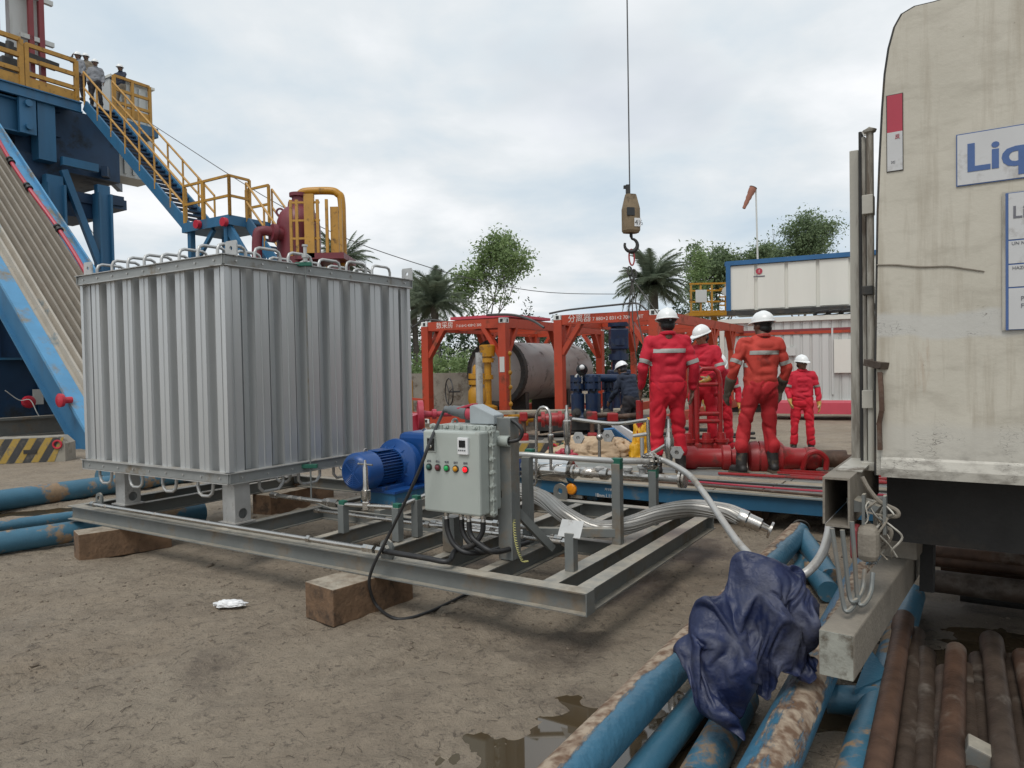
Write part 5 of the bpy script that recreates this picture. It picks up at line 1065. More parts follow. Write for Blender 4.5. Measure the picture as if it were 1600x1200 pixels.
P = Yp(1136, 490, 23.2); uz0 = hz(P, 493); uz1 = hz(P, 409)
wc1, TW = wcontainer(P, 9.0, 2.4, uz1-uz0, uz0, 'upper white container with a blue top rail', 'contwhite', 10, 'contblue', ang=cang)
q = TW @ Vector((1.0, -.0, (uz1-uz0)-.38)); rx = TW.to_3x3() @ Vector((1, 0, 0)); ry = TW.to_3x3() @ Vector((0, 1, 0))
MB().lathe(q-ry*.02, -ry, [(0, .10), (.012, .10)], 18).build('round_logo', 'plugred', wc1); text('logo_mark', 'f', .14, q-ry*.034-Vector((0, 0, .05)), rx, (0, 0, 1), 'textwhite', wc1, align='CENTER')
MB().box((0, 0, 0), (.34, .01, .035), Matrix.Translation(q-ry*.022-Vector((0, 0, .16))) @ Matrix.Rotation(-cang, 4, 'Z')).build('logo_bar', 'textgrey', wc1)
wc2, TX = wcontainer(Vector((P.x-.25, P.y-.1, 0)), 9.2, 2.5, uz0-.14-cz0, cz0, 'lower white ribbed container with a red and yellow stripe', 'contgrey', 34, 'contwhite', ang=cang)
Hh = uz0-.14-cz0
MB(TX).box((4.6, -.02, Hh-.42), (9.0, .012, .07)).build('red_stripe', 'mastred', wc2); MB(TX).box((4.6, -.022, Hh-.50), (9.0, .012, .085)).build('yellow_stripe', 'orange', wc2)
P2 = TX.inverted() @ Yp(1311, 553, 21.5); MB(TX).box((3.75, -.05, 1.45), (.85, .1, 1.0)).build('hatch', 'contwhite', wc2); MB(TX).box((2.0, -.04, 1.62+.0), (.5, .08, .25)).build('vent', 'contgrey', wc2)
MB(TX).box((3.28, -.02, 1.3), (.05, .05, 2.0)).build('door_frame', 'contgrey', wc2)
MB(TX).box((4.5, 1.2, -cz0/2), (9, 2.2, cz0)).build('footing', 'dark', wc2)
mb = MB()
for k in range(3):
    c_ = TX @ Vector((3.0+k*.35, .1, Hh+.06)); mb.ring(c_, (0, .3, 1), .22, .045, 16, 6)
o = mb.build('coiled_black_cable', 'black'); tag(o, 'coils of black cable lying on the roof edge of the lower container', 'cable')
o = MB(TX).box((3.4, -2.2, .05), (3.5, 1.4, .3)).build('red_floor_mat', 'pink'); tag(o, 'long faded red sheet on the ground before the lower container', 'sheet')
P = Yp(1080, 490, 26); t = thing('yellow_work_platform', 'yellow railed platform left of the upper white container', 'platform', (P.x, P.y, 0)); z0_ = hz(P, 487); z1_ = hz(P, 461)
for x in (0, .35, .75, 1.25, 1.7): MB().box((P.x+x, 26, (z0_+z1_)/2+.1), (.06, .06, z1_-z0_+.5)).build('rail_post', 'railyellow', t)
for z in (0, .35, .75, 1.0): MB().box((P.x+.85, 26, z0_+z), (1.8, .05, .06)).build('rail_bar', 'brightyellow', t)
for z in (.2, .5, .8): MB().box((P.x+1.35, 25.9, z0_+z), (.7, .05, .05)).build('rail_bar', 'brightyellow', t)
MB().box((P.x+.85, 26.3, z0_-.1), (1.9, .8, .12)).build('platform_deck', 'brightyellow', t); MB().box((P.x+.9, 26.3, z0_/2-.1), (.2, .2, z0_-.2)).build('support', 'railyellow', t)
MB().box((P.x+.35, 25.94, z0_+.55), (.4, .03, .45)).build('notice_board', 'contgrey', t); MB().lathe((P.x+1.25, 25.9, z1_+.1), (0, -1, 0), [(0, .17), (.05, .17)], 16).build('round_sign', 'contgrey', t)
# windsock
P = Yp(1182, 385, 27); x_, y_ = P.x, P.y; zt_ = hz(P, 300)
ws = thing('windsock', 'faded orange windsock hanging limp from a tall thin pole', 'windsock', (x_, y_, 0))
MB().tube([(x_+.12, y_, 0), (x_, y_, zt_+.1)], [.05, .03], 8).build('pole', 'contgrey', ws)
a = Yp(1177, 293, 27); e = Yp(1162, 326, 27); d = (e-a).normalized()
MB().lathe(a, d, [(0, .13), (.1, .135), (.25, .12), (.3, .10), (.42, .105), (.5, .08), (.62, .085), (.72, .065), (.85, .06)], 14).build('sock', 'windsock', ws); MB().ring(a, d, .135, .012, 16, 6).build('hoop', 'wire', ws)
# ================================================================ OVERHEAD WIRES AND CRANE HOOK
for (pts, r, lab) in (([Yp(200, 170, 34), Yp(450, 328, 30), Yp(640, 408, 30), Yp(830, 454, 34), Yp(990, 460, 40)], .018, 'thin guy wire running down from the rig to the trees'), ([Yp(100, 300, 34), Yp(190, 425, 32), Yp(240, 470, 31)], .016, 'thin wire crossing behind the rig columns')):
    o = MB().tube(spl(pts, 6), r, 5).build('guy_wire', 'wire'); tag(o, lab, 'wire')
o = MB().tube(spl([Yp(858, 490, 16), Yp(890, 484, 16), Yp(965, 476, 15.6), Yp(995, 474, 15.2), Yp(1010, 484, 15.1)], 6), .022, 6).build('black_line', 'wire'); tag(o, 'dark line running over the roof beam of the right orange frame', 'cable')
o = MB().tube(spl([Yp(560, 540, 20), Yp(640, 513, 19.5), Yp(665, 500, 19), Yp(700, 503, 18.6)], 6), .025, 6).build('black_line', 'wire'); tag(o, 'dark line rising to the left corner of the left orange frame', 'cable')
o = MB().tube(spl([Yp(760, 492, 16.9), Yp(800, 492, 16.8), Yp(830, 500, 16.6), Yp(850, 512, 16.3)], 6), .03, 6).build('black_line', 'wire'); tag(o, 'dark hose sagging over the roof of the left orange frame', 'cable')
HY = 9.6
hk = thing('crane_hook_block', 'worn brown crane hook block hanging on a wire', 'crane hook', Yp(985, 400, HY))
top = Yp(984, 304, HY); bot = Yp(986, 364, HY); hgt = top.z-bot.z; T = Matrix.Translation((bot.x, bot.y, bot.z)) @ Matrix.Rotation(R_(18), 4, 'Z')
w1, w2 = .115, .075
pr = [(0, w1*.86), (.03, w1), (hgt*.62, w1), (hgt*.93, w1*.68), (hgt, w1*.6)]
vs = []; 
for z, r in pr:
    for k in range(16):
        a = 2*math.pi*k/16; c_, s_ = math.cos(a), math.sin(a); f__ = (abs(c_)**4+abs(s_)**4)**-.25; vs.append((c_*f__*r, s_*f__*r*.8, z))
fs = [(i*16+k, i*16+(k+1) % 16, (i+1)*16+(k+1) % 16, (i+1)*16+k) for i in range(4) for k in range(16)]+[tuple(range(16))[::-1], tuple(range(64, 80))]
MB(T).add(vs, fs).build('block_body', 'hookpaint', hk)
MB(T).box((-.045, -.088, hgt*.52), (.11, .02, .11), ch=.006).build('sheave_window', 'lensblack', hk)
MB(T).box((.05, -.0945, hgt*.25), (.095, .008, .11)).build('number_plate', 'plasticwhite', hk)
tm3 = T.to_3x3(); text('number', '4½', .095, T @ Vector((.006, -.0995, hgt*.25-.035)), tm3 @ Vector((1, 0, 0)), (0, 0, 1), 'dark', hk)
MB().tube([top-Vector((0, 0, .02)), Yp(979, -60, HY)], .009, 8).build('hoist_wire', 'wire', hk)
mb = MB(); q = Yp(981, 303, HY); mb.box((q.x-.0, q.y, q.z+.05), (.05, .05, .14)); mb.box((q.x-.03, q.y, q.z+.09), (.05, .04, .04)); mb.build('wedge_socket', 'dark', hk)
pts = []; hc = Yp(986, 383, HY)
for a in np.linspace(100, -200, 16): pts.append(hc+Vector((math.cos(R_(a))*.085, 0, math.sin(R_(a))*.085)))
pts = [bot+Vector((0, 0, .02)), bot-Vector((0, 0, .04))]+pts[1:]; rs = [.022, .022]+[.03-.016*abs(i-7)/8 for i in range(len(pts)-2)]
MB().tube(pts, rs, 10).build('hook', 'dark', hk)
lk = Yp(987, 402, HY); pts = [lk+Vector((math.cos(a)*.035, math.sin(a)*.02, math.sin(a)*.11)) for a in np.linspace(0, 2*math.pi, 18)[:-1]]
sl_ = thing('sling_set', 'red ring and shackles with thin wire slings hanging from the crane hook', 'lifting sling', Yp(990, 480, HY))
MB().tube(pts, .011, 6, closed=True).build('ring', 'redpaint', sl_)
for (dx, dz) in ((-.03, -.18), (.03, -.22), (0, -.26)): q = lk+Vector((dx, 0, dz)); MB().tube([q+Vector((math.cos(a)*.028, math.sin(a)*.02, math.sin(a)*.06)) for a in np.linspace(0, 2*math.pi, 12)[:-1]], .012, 6, closed=True).build('shackle', 'dark', sl_)
base_ = lk+Vector((0, 0, -.28))
for (x, y, yy_) in ((983, 520, 9.8), (994, 560, 9.6), (1014, 575, 9.5), (1095, 575, 9.2)):
    e = Yp(x, y, yy_); MB().tube([base_, base_.lerp(e, .5)+Vector((-.02, 0, 0)), e], .008, 6).build('wire_sling', 'chain', sl_)
# ================================================================ VEGETATION
def leafmat(name, c1, c2, tr=.25):
    m = bpy.data.materials.new(name); m.use_nodes = True; t = m.node_tree; N = t.nodes; L = t.links; N.clear()
    o = N.new('ShaderNodeOutputMaterial'); d = N.new('ShaderNodeBsdfPrincipled'); d.inputs['Roughness'].default_value = .6; d.inputs['Specular IOR Level'].default_value = .3
    tl = N.new('ShaderNodeBsdfTranslucent'); mx_ = N.new('ShaderNodeMixShader'); mx_.inputs[0].default_value = tr
    tcn = N.new('ShaderNodeTexCoord'); n1 = N.new('ShaderNodeTexNoise'); n1.inputs['Scale'].default_value = 1.1; n1.inputs['Detail'].default_value = 5; L.new(tcn.outputs['Object'], n1.inputs['Vector'])
    g_ = N.new('ShaderNodeNewGeometry'); a = N.new('ShaderNodeMath'); a.operation = 'MULTIPLY_ADD'; L.new(g_.outputs['Random Per Island'], a.inputs[0]); a.inputs[1].default_value = .6; s = N.new('ShaderNodeMath'); s.operation = 'SUBTRACT'; L.new(n1.outputs['Fac'], s.inputs[0]); s.inputs[1].default_value = .3; L.new(s.outputs[0], a.inputs[2])
    mc = N.new('ShaderNodeMix'); mc.data_type = 'RGBA'; mc.inputs[6].default_value = (*c1, 1); mc.inputs[7].default_value = (*c2, 1); L.new(a.outputs[0], mc.inputs[0])
    L.new(mc.outputs[2], d.inputs['Base Color']); L.new(mc.outputs[2], tl.inputs['Color']); L.new(d.outputs[0], mx_.inputs[1]); L.new(tl.outputs[0], mx_.inputs[2]); L.new(mx_.outputs[0], o.inputs[0]); return m
LM1 = leafmat('bright_leaf', (.13, .20, .08), (.30, .39, .17), .45); LM2 = leafmat('dull_leaf', (.105, .155, .085), (.24, .31, .16), .45); LM3 = leafmat('palm_leaf', (.11, .145, .105), (.25, .29, .20), .4); LM4 = leafmat('grass_leaf', (.07, .12, .025), (.17, .24, .06))
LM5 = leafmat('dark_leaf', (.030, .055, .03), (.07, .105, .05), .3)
def leaves(name, pts, size, m, parent=None, kind=None, up=.3):
    """pts (n,3) world; one bent quad per leaf"""
    n = len(pts); r = np.random.default_rng(n)
    nrm = r.normal(size=(n, 3)); nrm[:, 2] = abs(nrm[:, 2])+up; nrm /= np.linalg.norm(nrm, axis=1, keepdims=True)
    a = np.cross(nrm, r.normal(size=(n, 3))); a /= np.linalg.norm(a, axis=1, keepdims=True); b = np.cross(nrm, a)
    s = size*r.uniform(.55, 1.3, (n, 1)); off = np.zeros(3)
    if parent is not None: off = np.array(parent.location)
    P = pts-off
    V = np.stack([P-a*s, P-b*s*.45+nrm*s*.15, P+a*s, P+b*s*.45+nrm*s*.15], 1).reshape(-1, 3)
    me = bpy.data.meshes.new(name); me.vertices.add(4*n); me.vertices.foreach_set('co', V.ravel()); me.loops.add(4*n); me.loops.foreach_set('vertex_index', np.arange(4*n)); me.polygons.add(n); me.polygons.foreach_set('loop_start', np.arange(0, 4*n, 4)); me.update(calc_edges=True); me.validate()
    me.materials.append(m); o = bpy.data.objects.new(name, me); COL.objects.link(o)
    if parent is not None: o.parent = parent
    if kind: o['kind'] = kind
    return o
def tree(px, y, top_px, w_px, label, m, seed, n=9000, fork=.35, lean=0., leaf=.10, crown_low=.35, dens=1., group='trees behind the yard'):
    r = random.Random(seed); B = Yp(px, 560, y); B.z = 0; Ht = hz(B, top_px); W = w_px*y/FPX/2
    t = thing('broadleaf_tree', label, 'tree', B, group); mb = MB(); tips = []
    def grow(p, d, l, rad, lev):
        q = p; pts = [p]; dd = d
        for k in range(4): dd = (dd+Vector((r.uniform(-.16, .16), r.uniform(-.16, .16), r.uniform(-.02, .12)))).normalized(); q = q+dd*l/4; pts.append(q)
        mb.tube(pts, [rad*(1-.11*k) for k in range(5)], 6 if lev < 2 else 4, False)
        if lev >= 2: tips.extend([pts[2], pts[3], q])
        if lev >= 4: return
        nb = 3 if lev else 4
        for k in range(nb):
            an = 2*math.pi*(k+r.random()*.6)/nb; sp = r.uniform(.35, .85)
            nd_ = (dd+Vector((math.cos(an)*sp*(W/Ht*2.6), math.sin(an)*sp*(W/Ht*2.6), r.uniform(-.1, .2)))).normalized()
            grow(pts[r.choice((3, 4))] if k else q, nd_, l*r.uniform(.62, .85), rad*.6, lev+1)
    grow(B, Vector((lean, 0, 1)).normalized(), Ht*fork, Ht*.014, 0)
    zt_ = max(p.z for p in tips); tips = np.array([tuple(p) for p in tips])
    k_ = (Ht-.3)/zt_
    me_v = mb.v; mb.v = [Vector((B.x+(v.x-B.x), v.y, v.z*k_)) for v in me_v]; tips[:, 2] *= k_
    wx = np.abs(tips[:, 0]-B.x).max(); sx_ = W/wx; tips[:, 0] = B.x+(tips[:, 0]-B.x)*sx_; tips[:, 1] = B.y+(tips[:, 1]-B.y)*sx_
    mb.v = [Vector((B.x+(v.x-B.x)*(1+(sx_-1)*min(1, v.z/(Ht*.4))), B.y+(v.y-B.y)*(1+(sx_-1)*min(1, v.z/(Ht*.4))), v.z)) for v in mb.v]
    mb.build('trunk', 'bark', t)
    tips = tips[tips[:, 2] > Ht*crown_low]
    g_ = np.random.default_rng(seed); keep = g_.random(len(tips)) < .5; tips = tips[keep] if keep.sum() > 10 else tips
    idx = g_.integers(0, len(tips), n); cs = g_.normal(size=(n, 3))*np.array([.24, .24, .15])*(Ht/9)*dens*g_.choice([.6, 1, 1.6], size=(n, 1))
    leaves('crown', tips[idx]+cs, leaf, m, t); return t
tree(757, 44, 352, 140, 'tall airy light green tree rising behind the left orange frame', LM1, 5, 9500, .34, crown_low=.28, leaf=.115)
tree(1128, 46, 372, 145, 'green bushy tree behind the hanging slings and the yellow work platform', LM2, 8, 14000, .33, crown_low=.25, leaf=.12)
tree(1098, 42, 378, 46, 'small thin tree just left of the windsock pole', LM1, 18, 3000, .4, crown_low=.4)
tree(1262, 50, 328, 165, 'dense dark green tree above the right end of the upper container', LM2, 12, 19000, .33, crown_low=.4, dens=1.1)
tree(1195, 52, 374, 95, 'low green tree directly behind the windsock pole', LM2, 21, 7000, .33, crown_low=.3)
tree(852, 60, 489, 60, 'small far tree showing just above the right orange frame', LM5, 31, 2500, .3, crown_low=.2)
def palm(px, y, cen_px, L_, label, seed, nf=34):
    r = random.Random(seed); B = Yp(px, 560, y); B.z = 0; zc = hz(B, cen_px); t = thing('date_palm', label, 'palm tree', B, 'palms behind the yard')
    MB().tube([B, B+Vector((.1, 0, zc*.5)), B+Vector((0, 0, zc))], [.22, .18, .2], 10).build('trunk', 'bark', t)
    variants = []
    for v_ in range(4):
        mb = MB(); droop = .35+.25*v_; rach = []
        n = 16
        for k in range(n+1):
            s = k/n; rach.append(Vector((L_*(s-.12*droop*s*s), 0, L_*(.15*s-droop*.55*s*s*s))))
        mb.tube(rach, [.02*(1-.8*k/n) for k in range(n+1)], 4, False)
        for k in range(1, n*5):
            s = k/(n*5); i = min(n-1, int(s*n)); p = rach[i].lerp(rach[i+1], s*n-i); ln = L_*.26*(math.sin(math.pi*min(1, s*.9+.12))**.6)
            for sd_ in (-1, 1):
                tip = p+Vector((ln*.55, sd_*ln*.75, -ln*(.15+.45*r.random()))); wv = Vector((.022, 0, 0)); mb.add([p-wv, p+wv, tip], [(0, 1, 2)])
        variants.append(mb)
    objs = []
    for k in range(nf):
        if k < 4: o = variants[k].build('frond', LM3, t); objs.append(o); o.location = Vector(); 
        else: o = objs[k % 4].copy(); COL.objects.link(o)
        # frond meshes were built relative to t; shift vertices back once
        if k < 4:
            for v in o.data.vertices: v.co += B
        el = r.uniform(-.6, 1.25); az = 2*math.pi*(k*.381966)+r.uniform(-.2, .2)
        o.matrix_local = Matrix.Translation((0, 0, zc)) @ Matrix.Rotation(az, 4, 'Z') @ Matrix.Rotation(-el, 4, 'Y') @ Matrix.Scale(r.uniform(.85, 1.1), 4)
    return t
palm(680, 38, 474, 2.25, 'dark palm behind the right edge of the ribbed box', 1, 60)
palm(1022, 32, 444, 2.0, 'palm with hanging dry fronds behind the crane slings', 2, 64)
palm(538, 44, 408, 2.4, 'palm half hidden behind the maroon vessel', 3, 44)
palm(648, 46, 474, 2.3, 'second dark palm left of and behind the first at the box edge', 4, 44)
# undergrowth masses (uncountable)
def mass(name, lumps, n, size, m, label):
    g_ = np.random.default_rng(len(lumps)+n); P = []
    tot = sum(l[3]*l[5] for l in lumps)
    for (x, y, z, rx, ry, rz_) in lumps:
        k = int(n*rx*rz_/tot); d = g_.normal(size=(k, 3)); d /= np.linalg.norm(d, axis=1, keepdims=True); rr = g_.uniform(.55, 1.05, (k, 1))**.6
        lump = 1+.22*np.sin(d[:, :1]*7+x)+.15*np.sin(d[:, 2:]*11+y)
        q = d*rr*lump*np.array([rx, ry, rz_])+np.array([x, y, z]); q[:, 2] = np.abs(q[:, 2]); P.append(q)
    o = leaves(name, np.concatenate(P), size, m, kind='stuff'); o['label'] = label; return o
lum = []
for px in range(615, 1010, 26):
    P = Yp(px, 560, 48+4*math.sin(px)); tp = 500+10*math.sin(px*.09)+(8 if px > 880 else 0); h_ = hz(Vector((P.x, P.y, 0)), tp); lum.append((P.x, P.y, h_*.45, 1.4, 1.6, h_*.55))
for px in range(20, 160, 30): P = Yp(px, 560, 60); lum.append((P.x, P.y, 1.5, 2.2, 2, 2.0))
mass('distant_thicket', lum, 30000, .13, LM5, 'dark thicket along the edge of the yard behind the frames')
lum = []
for px, tp, y in ((650, 560, 27), (668, 548, 28), (690, 552, 27), (708, 545, 28), (728, 560, 28), (748, 556, 29), (772, 560, 30), (640, 575, 26)):
    P = Yp(px, 600, y); h_ = hz(Vector((P.x, P.y, 0)), tp); lum.append((P.x, P.y, h_*.4, .75, .9, h_*.6))
mass('green_bushes', lum, 14000, .075, LM1, 'fresh green bushes seen through the left orange frame')
lum = [(Yp(px, 600, 25).x, 25, .3, .9, .6, .55) for px in range(640, 820, 16)]
mass('tall_grass', lum, 7000, .07, LM4, 'bright grass bank under the bushes behind the left frame')
lum = []
for px, tp, y in ((960, 505, 34), (985, 500, 36), (1010, 500, 34), (1040, 495, 37), (1065, 470, 38), (1085, 480, 38), (1110, 475, 40)):
    P = Yp(px, 600, y); h_ = hz(Vector((P.x, P.y, 0)), tp); lum.append((P.x, P.y, h_*.45, 1.1, 1.1, h_*.55))
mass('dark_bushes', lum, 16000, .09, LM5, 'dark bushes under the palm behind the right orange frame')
# ================================================================ TRAILER DECK
DV0, DV1, DZ = 6.93, 9.7, .36
du0 = uv(Vp(790, 745, DV0))[0]; du1 = 3.2
deck = thing('trailer_deck', 'low blue trailer deck with dusty planks and steel plates, workers standing on it', 'trailer deck', gw(du0, DV0, .1))
MB(G).chan((du0, DV0, .27), (du1, DV0, .27), .08, .15, .012, side=-1).build('side_rail', 'bluebeam', deck)
MB(G).box(((du0+du1)/2, DV0-.012, .35), (du1-du0, .06, .012)).build('rail_lip', 'decksteel', deck)
MB(G).box((du0+.05, (DV0+DV1)/2, .26), (.1, DV1-DV0, .14)).build('end_rail', 'bluebeam', deck)
for q in np.arange(du0+1, du1, 1.4): MB(G).box((q, (DV0+DV1)/2+.1, .2), (.12, DV1-DV0-.2, .18)).build('cross_member', 'bluebeam', deck)
for (a, b_) in ((du0+.3, DV0+.5), (du0+2.6, DV0+.5), (1.5, DV0+.5), (du0+.3, DV1-.3), (1.5, DV1-.3)): MB(G).box((a, b_, .085), (.35, .3, .17)).build('support_block', 'wood', deck)
r = random.Random(4)
rows = 13; wv = (DV1-DV0-.03)/rows
for k in range(rows):
    v_ = DV0+.03+wv*(k+.5); steel_ = k in (1, 2, 4, 5)
    seg = [du0, du0+r.uniform(2.2, 3), du0+r.uniform(4, 5), du1]
    for a, b_ in zip(seg[:-1], seg[1:]):
        MB(Matrix.Translation(gw((a+b_)/2, v_, DZ-.018)) @ G @ Matrix.Rotation(r.uniform(-.004, .004), 4, 'Z')).box((0, 0, r.uniform(-.004, .004)), (b_-a-.012, wv-.012, .035), ch=.003).build('plank' if not steel_ else 'steel_plate', 'plank' if not steel_ else 'decksteel', deck)
P = Vp(893, 764, DV0-.01); a_l = MB().lathe(P+GV*.0, -GV, [(-.05, .058), (.012, .062), (.02, .058), (.026, .045), (.028, .01)], 22).build('amber_side_lamp', 'amber', deck)
MB(G).box((uv(P)[0]+.05, DV0+.02, uv(P)[2]-.03), (.14, .03, .14)).build('lamp_bracket', 'galv', deck)
P = Vp(930, 774, DV0-.002); text('lettering', '18mm.1.110KG', .055, P-GV*.004-Vector((0, 0, .012)), GU, (0, 0, 1), 'textwhite', deck, sx=.8)
P = Vp(945, 766, DV0-.002); text('lettering', '尺寸表', .03, P-GV*.004, GU, (0, 0, 1), 'textwhite', deck)
for k, v_ in enumerate((7.05, 7.25, 7.38, 7.9)):
    pts = [gw(u_, v_+.05*math.sin(u_*1.7+k), DZ+.012+.003*k) for u_ in np.linspace(-3.2+.3*k, 2.8, 14)]
    o = MB().tube(spl(pts, 4), .011 if k < 3 else .016, 7).build('deck_hose', ('rust', 'plugred', 'chassis', 'redpaint')[k]); tag(o, ['thin brown hose lying along the front edge of the deck', 'thin dull red hose second from the deck front', 'thin black hose third from the deck front', 'thicker red hose between the feet of the workers'][k], 'hose')
# sacks on the deck
def deckpt(px, py, z=DZ): return Zp(px, py, z)
def sack(name, px, py, s, m, label, seed, rz_=0., amp=.16):
    bm = bmesh.new(); bmesh.ops.create_icosphere(bm, subdivisions=5, radius=1); 
    for v in bm.verts:
        c_ = v.co.copy(); k = noise.noise(c_*1.4+Vector((seed, 0, 0)))*1.1-.6*max(0, .2-abs(noise.noise(Vector((c_.x*3, c_.y*3, c_.z*1.4))+Vector((0, seed, 0)))))/.2-.15*max(0, .15-abs(noise.noise(c_*6)))/.15+.4
        zz_ = max(c_.z, -.25); flare = 1+.25*max(0, -c_.z)
        v.co = Vector((c_.x*s[0]*flare, c_.y*s[1]*flare, (zz_+.25)*s[2]/1.25))*(1-amp*.5+amp*2*k)
    me = bpy.data.meshes.new(name); bm.to_mesh(me); bm.free(); me.materials.append(MT[m]); me.polygons.foreach_set('use_smooth', [True]*len(me.polygons))
    o = bpy.data.objects.new(name, me); COL.objects.link(o); o.location = deckpt(px, py); o.rotation_euler = (0, 0, rz_); o['label'] = label; o['category'] = 'sack'; return o
sack('beige_sack', 925, 712, (.52, .3, .30), 'sack', 'rumpled beige sack lying on the deck behind the rail pipe', 2)
sack('yellow_sack', 1005, 712, (.17, .16, .42), 'yellowbag', 'yellow and white plastic sack at the feet of the nearest worker', 5, .3, .25)
mb = MB(); P = deckpt(985, 708); mb.plate([P+Vector((-.35, .1, .32)), P+Vector((-.22, 0, .34)), P+Vector((.18, 0, .02)), P+Vector((-.02, .05, 0))], (0, .04, .02)); o = mb.build('blue_folded_sheet', 'contblue'); tag(o, 'dark blue folded sheet leaning between the two sacks', 'sheet')
mb = MB(); P = deckpt(1003, 706); mb.plate([P+Vector((-.42, .1, .38)), P+Vector((-.34, .06, .40)), P+Vector((.1, 0, .12)), P+Vector((.0, .05, 0)), P+Vector((-.12, .05, 0))], (0, .05, .02)); o = mb.build('white_folded_sheet', 'plasticwhite'); tag(o, 'white plastic sheet leaning beside the yellow sack', 'sheet')
crumple('red_rag', deckpt(883, 716)+Vector((0, 0, .03)), (.14, .1, .09), 'plugred', 'crumpled red rag on the deck left of the beige sack', 'rag', 7)
crumple('green_rag', deckpt(888, 704)+Vector((0, 0, .06)), (.10, .1, .08), 'green', 'small green rag behind the red rag on the deck', 'rag', 9)
# grey connector plug lying on the deck
P = Zp(1128, 722, DZ+.05); d = Vector((1, .12, .0)).normalized(); t = thing('grey_connector', 'grey conical electrical connector with a red collar lying on the deck', 'connector', P-Vector((0, 0, .05)))
MB().lathe(P-d*.17, d, [(0, .02), (.01, .035), (.05, .04), (.06, .05), (.26, .062), (.27, .05)], 16).build('body', 'pluggrey', t); MB().lathe(P+d*.09, d, [(0, .05), (.02, .058), (.1, .05), (.16, .045)], 16).build('collar', 'plugred', t)
# red tool lying on the deck
P = Zp(1190, 716, DZ+.13); d = GU.copy(); d = (Zp(1318, 717, DZ+.13)-P); d.normalize()
tool = thing('red_pipe_tool', 'heavy red pipe tool with a ribbed collar lying behind the orange jacketed worker', 'pipe tool', P-Vector((0, 0, .13)))
MB().lathe(P-d*.95, d, [(0, .06), (.02, .13), (.2, .14), (.24, .11), (.5, .11), (.52, .15), (.6, .15), (.62, .105), (.78, .105)], 22).build('pipe_section', 'redpaint', tool)
MB().lathe(P-d*.15, d, [(0, .10), (.02, .19), (.10, .20), (.102, .175), (.12, .175), (.122, .2), (.24, .2), (.242, .175), (.26, .175), (.262, .2), (.36, .19), (.4, .14), (.5, .12), (.62, .12)], 28).build('ribbed_collar', 'redpaint', tool)
MB().lathe(P+d*.47, d, [(0, .13), (.1, .13), (.14, .10), (.16, .10)], 20).build('end_collar', 'redpaint', tool)
MB().lathe(P+d*.6, d, [(0, .10), (.3, .10), (.31, .05), (.42, .05), (.43, .065), (.5, .065), (.51, .03), (.6, .03), (.61, .05), (.66, .05)], 20).build('bare_end', 'rust', tool)
MB().tube(spl([P+d*.38+Vector((0, -.16, -.1)), P+d*.42+Vector((0, -.2, .06)), P+d*.52+Vector((0, -.2, .1)), P+d*.62+Vector((0, -.18, .02)), P+d*.62+Vector((0, -.17, -.1))], 5), .03, 8).build('handle', 'redpaint', tool)
for k in range(3):
    a = Zp(1195+20*k, 733+5*k, DZ+.02); o = MB().bar(a, a+GU*(1.3-.2*k), .05, .02).build('flat_red_bar', 'redpaint'); tag(o, ['nearest', 'middle', 'farthest'][2-k]+' of the three flat red bars lying on the deck at the right', 'steel bar', 'flat red bars')
# red upright frame held by the sling
P = Zp(1108, 712, DZ); fy = P.y; t = thing('red_lifting_frame', 'red tubular upright frame with rounded top standing between the workers', 'lifting frame', P)
zt_ = hz(P, 576); hw = .155
pts = [P+Vector((-hw, 0, .0)), P+Vector((-hw, 0, zt_-P.z-.16)), P+Vector((-hw*.85, 0, zt_-P.z-.05)), P+Vector((-hw*.5, 0, zt_-P.z)), P+Vector((hw*.5, 0, zt_-P.z)), P+Vector((hw*.85, 0, zt_-P.z-.05)), P+Vector((hw, 0, zt_-P.z-.16)), P+Vector((hw, 0, 0))]
MB().tube(pts, .032, 12).build('arch_tube', 'redpaint', t); MB().tube([p+Vector((0, .28, 0)) for p in pts], .03, 12).build('arch_tube', 'redpaint', t)
for z in (.46, .56): MB().tube([P+Vector((-hw, 0, z)), P+Vector((hw, 0, z))], .03, 10).build('cross_tube', 'redpaint', t)
for z in (.95,): MB().tube([P+Vector((-hw*.8, .0, z)), P+Vector((hw*.8, 0, z))], .028, 10).build('cross_tube', 'redpaint', t)
for s in (-1, 1): MB().tube([P+Vector((s*hw, 0, .8)), P+Vector((s*hw, .28, .8))], .024, 8).build('side_tube', 'redpaint', t)
mb = MB(); mb.box(P+Vector((-.12, .1, .1)), (.42, .4, .16), ch=.02); mb.build('base_block', 'redpaint', t)
for s in (-.3, -.05, .15): MB().lathe(P+Vector((s, -.06, .03)), (0, 0, 1), [(0, .08), (.16, .08), (.161, .1), (.2, .1), (.201, .06), (.28, .05)], 14).build('valve', 'redpaint', t)
MB().tube([P+Vector((-.9, .1, 0)), P+Vector((-.9, .1, .75))], .05, 10).build('side_post', 'redpaint', t)
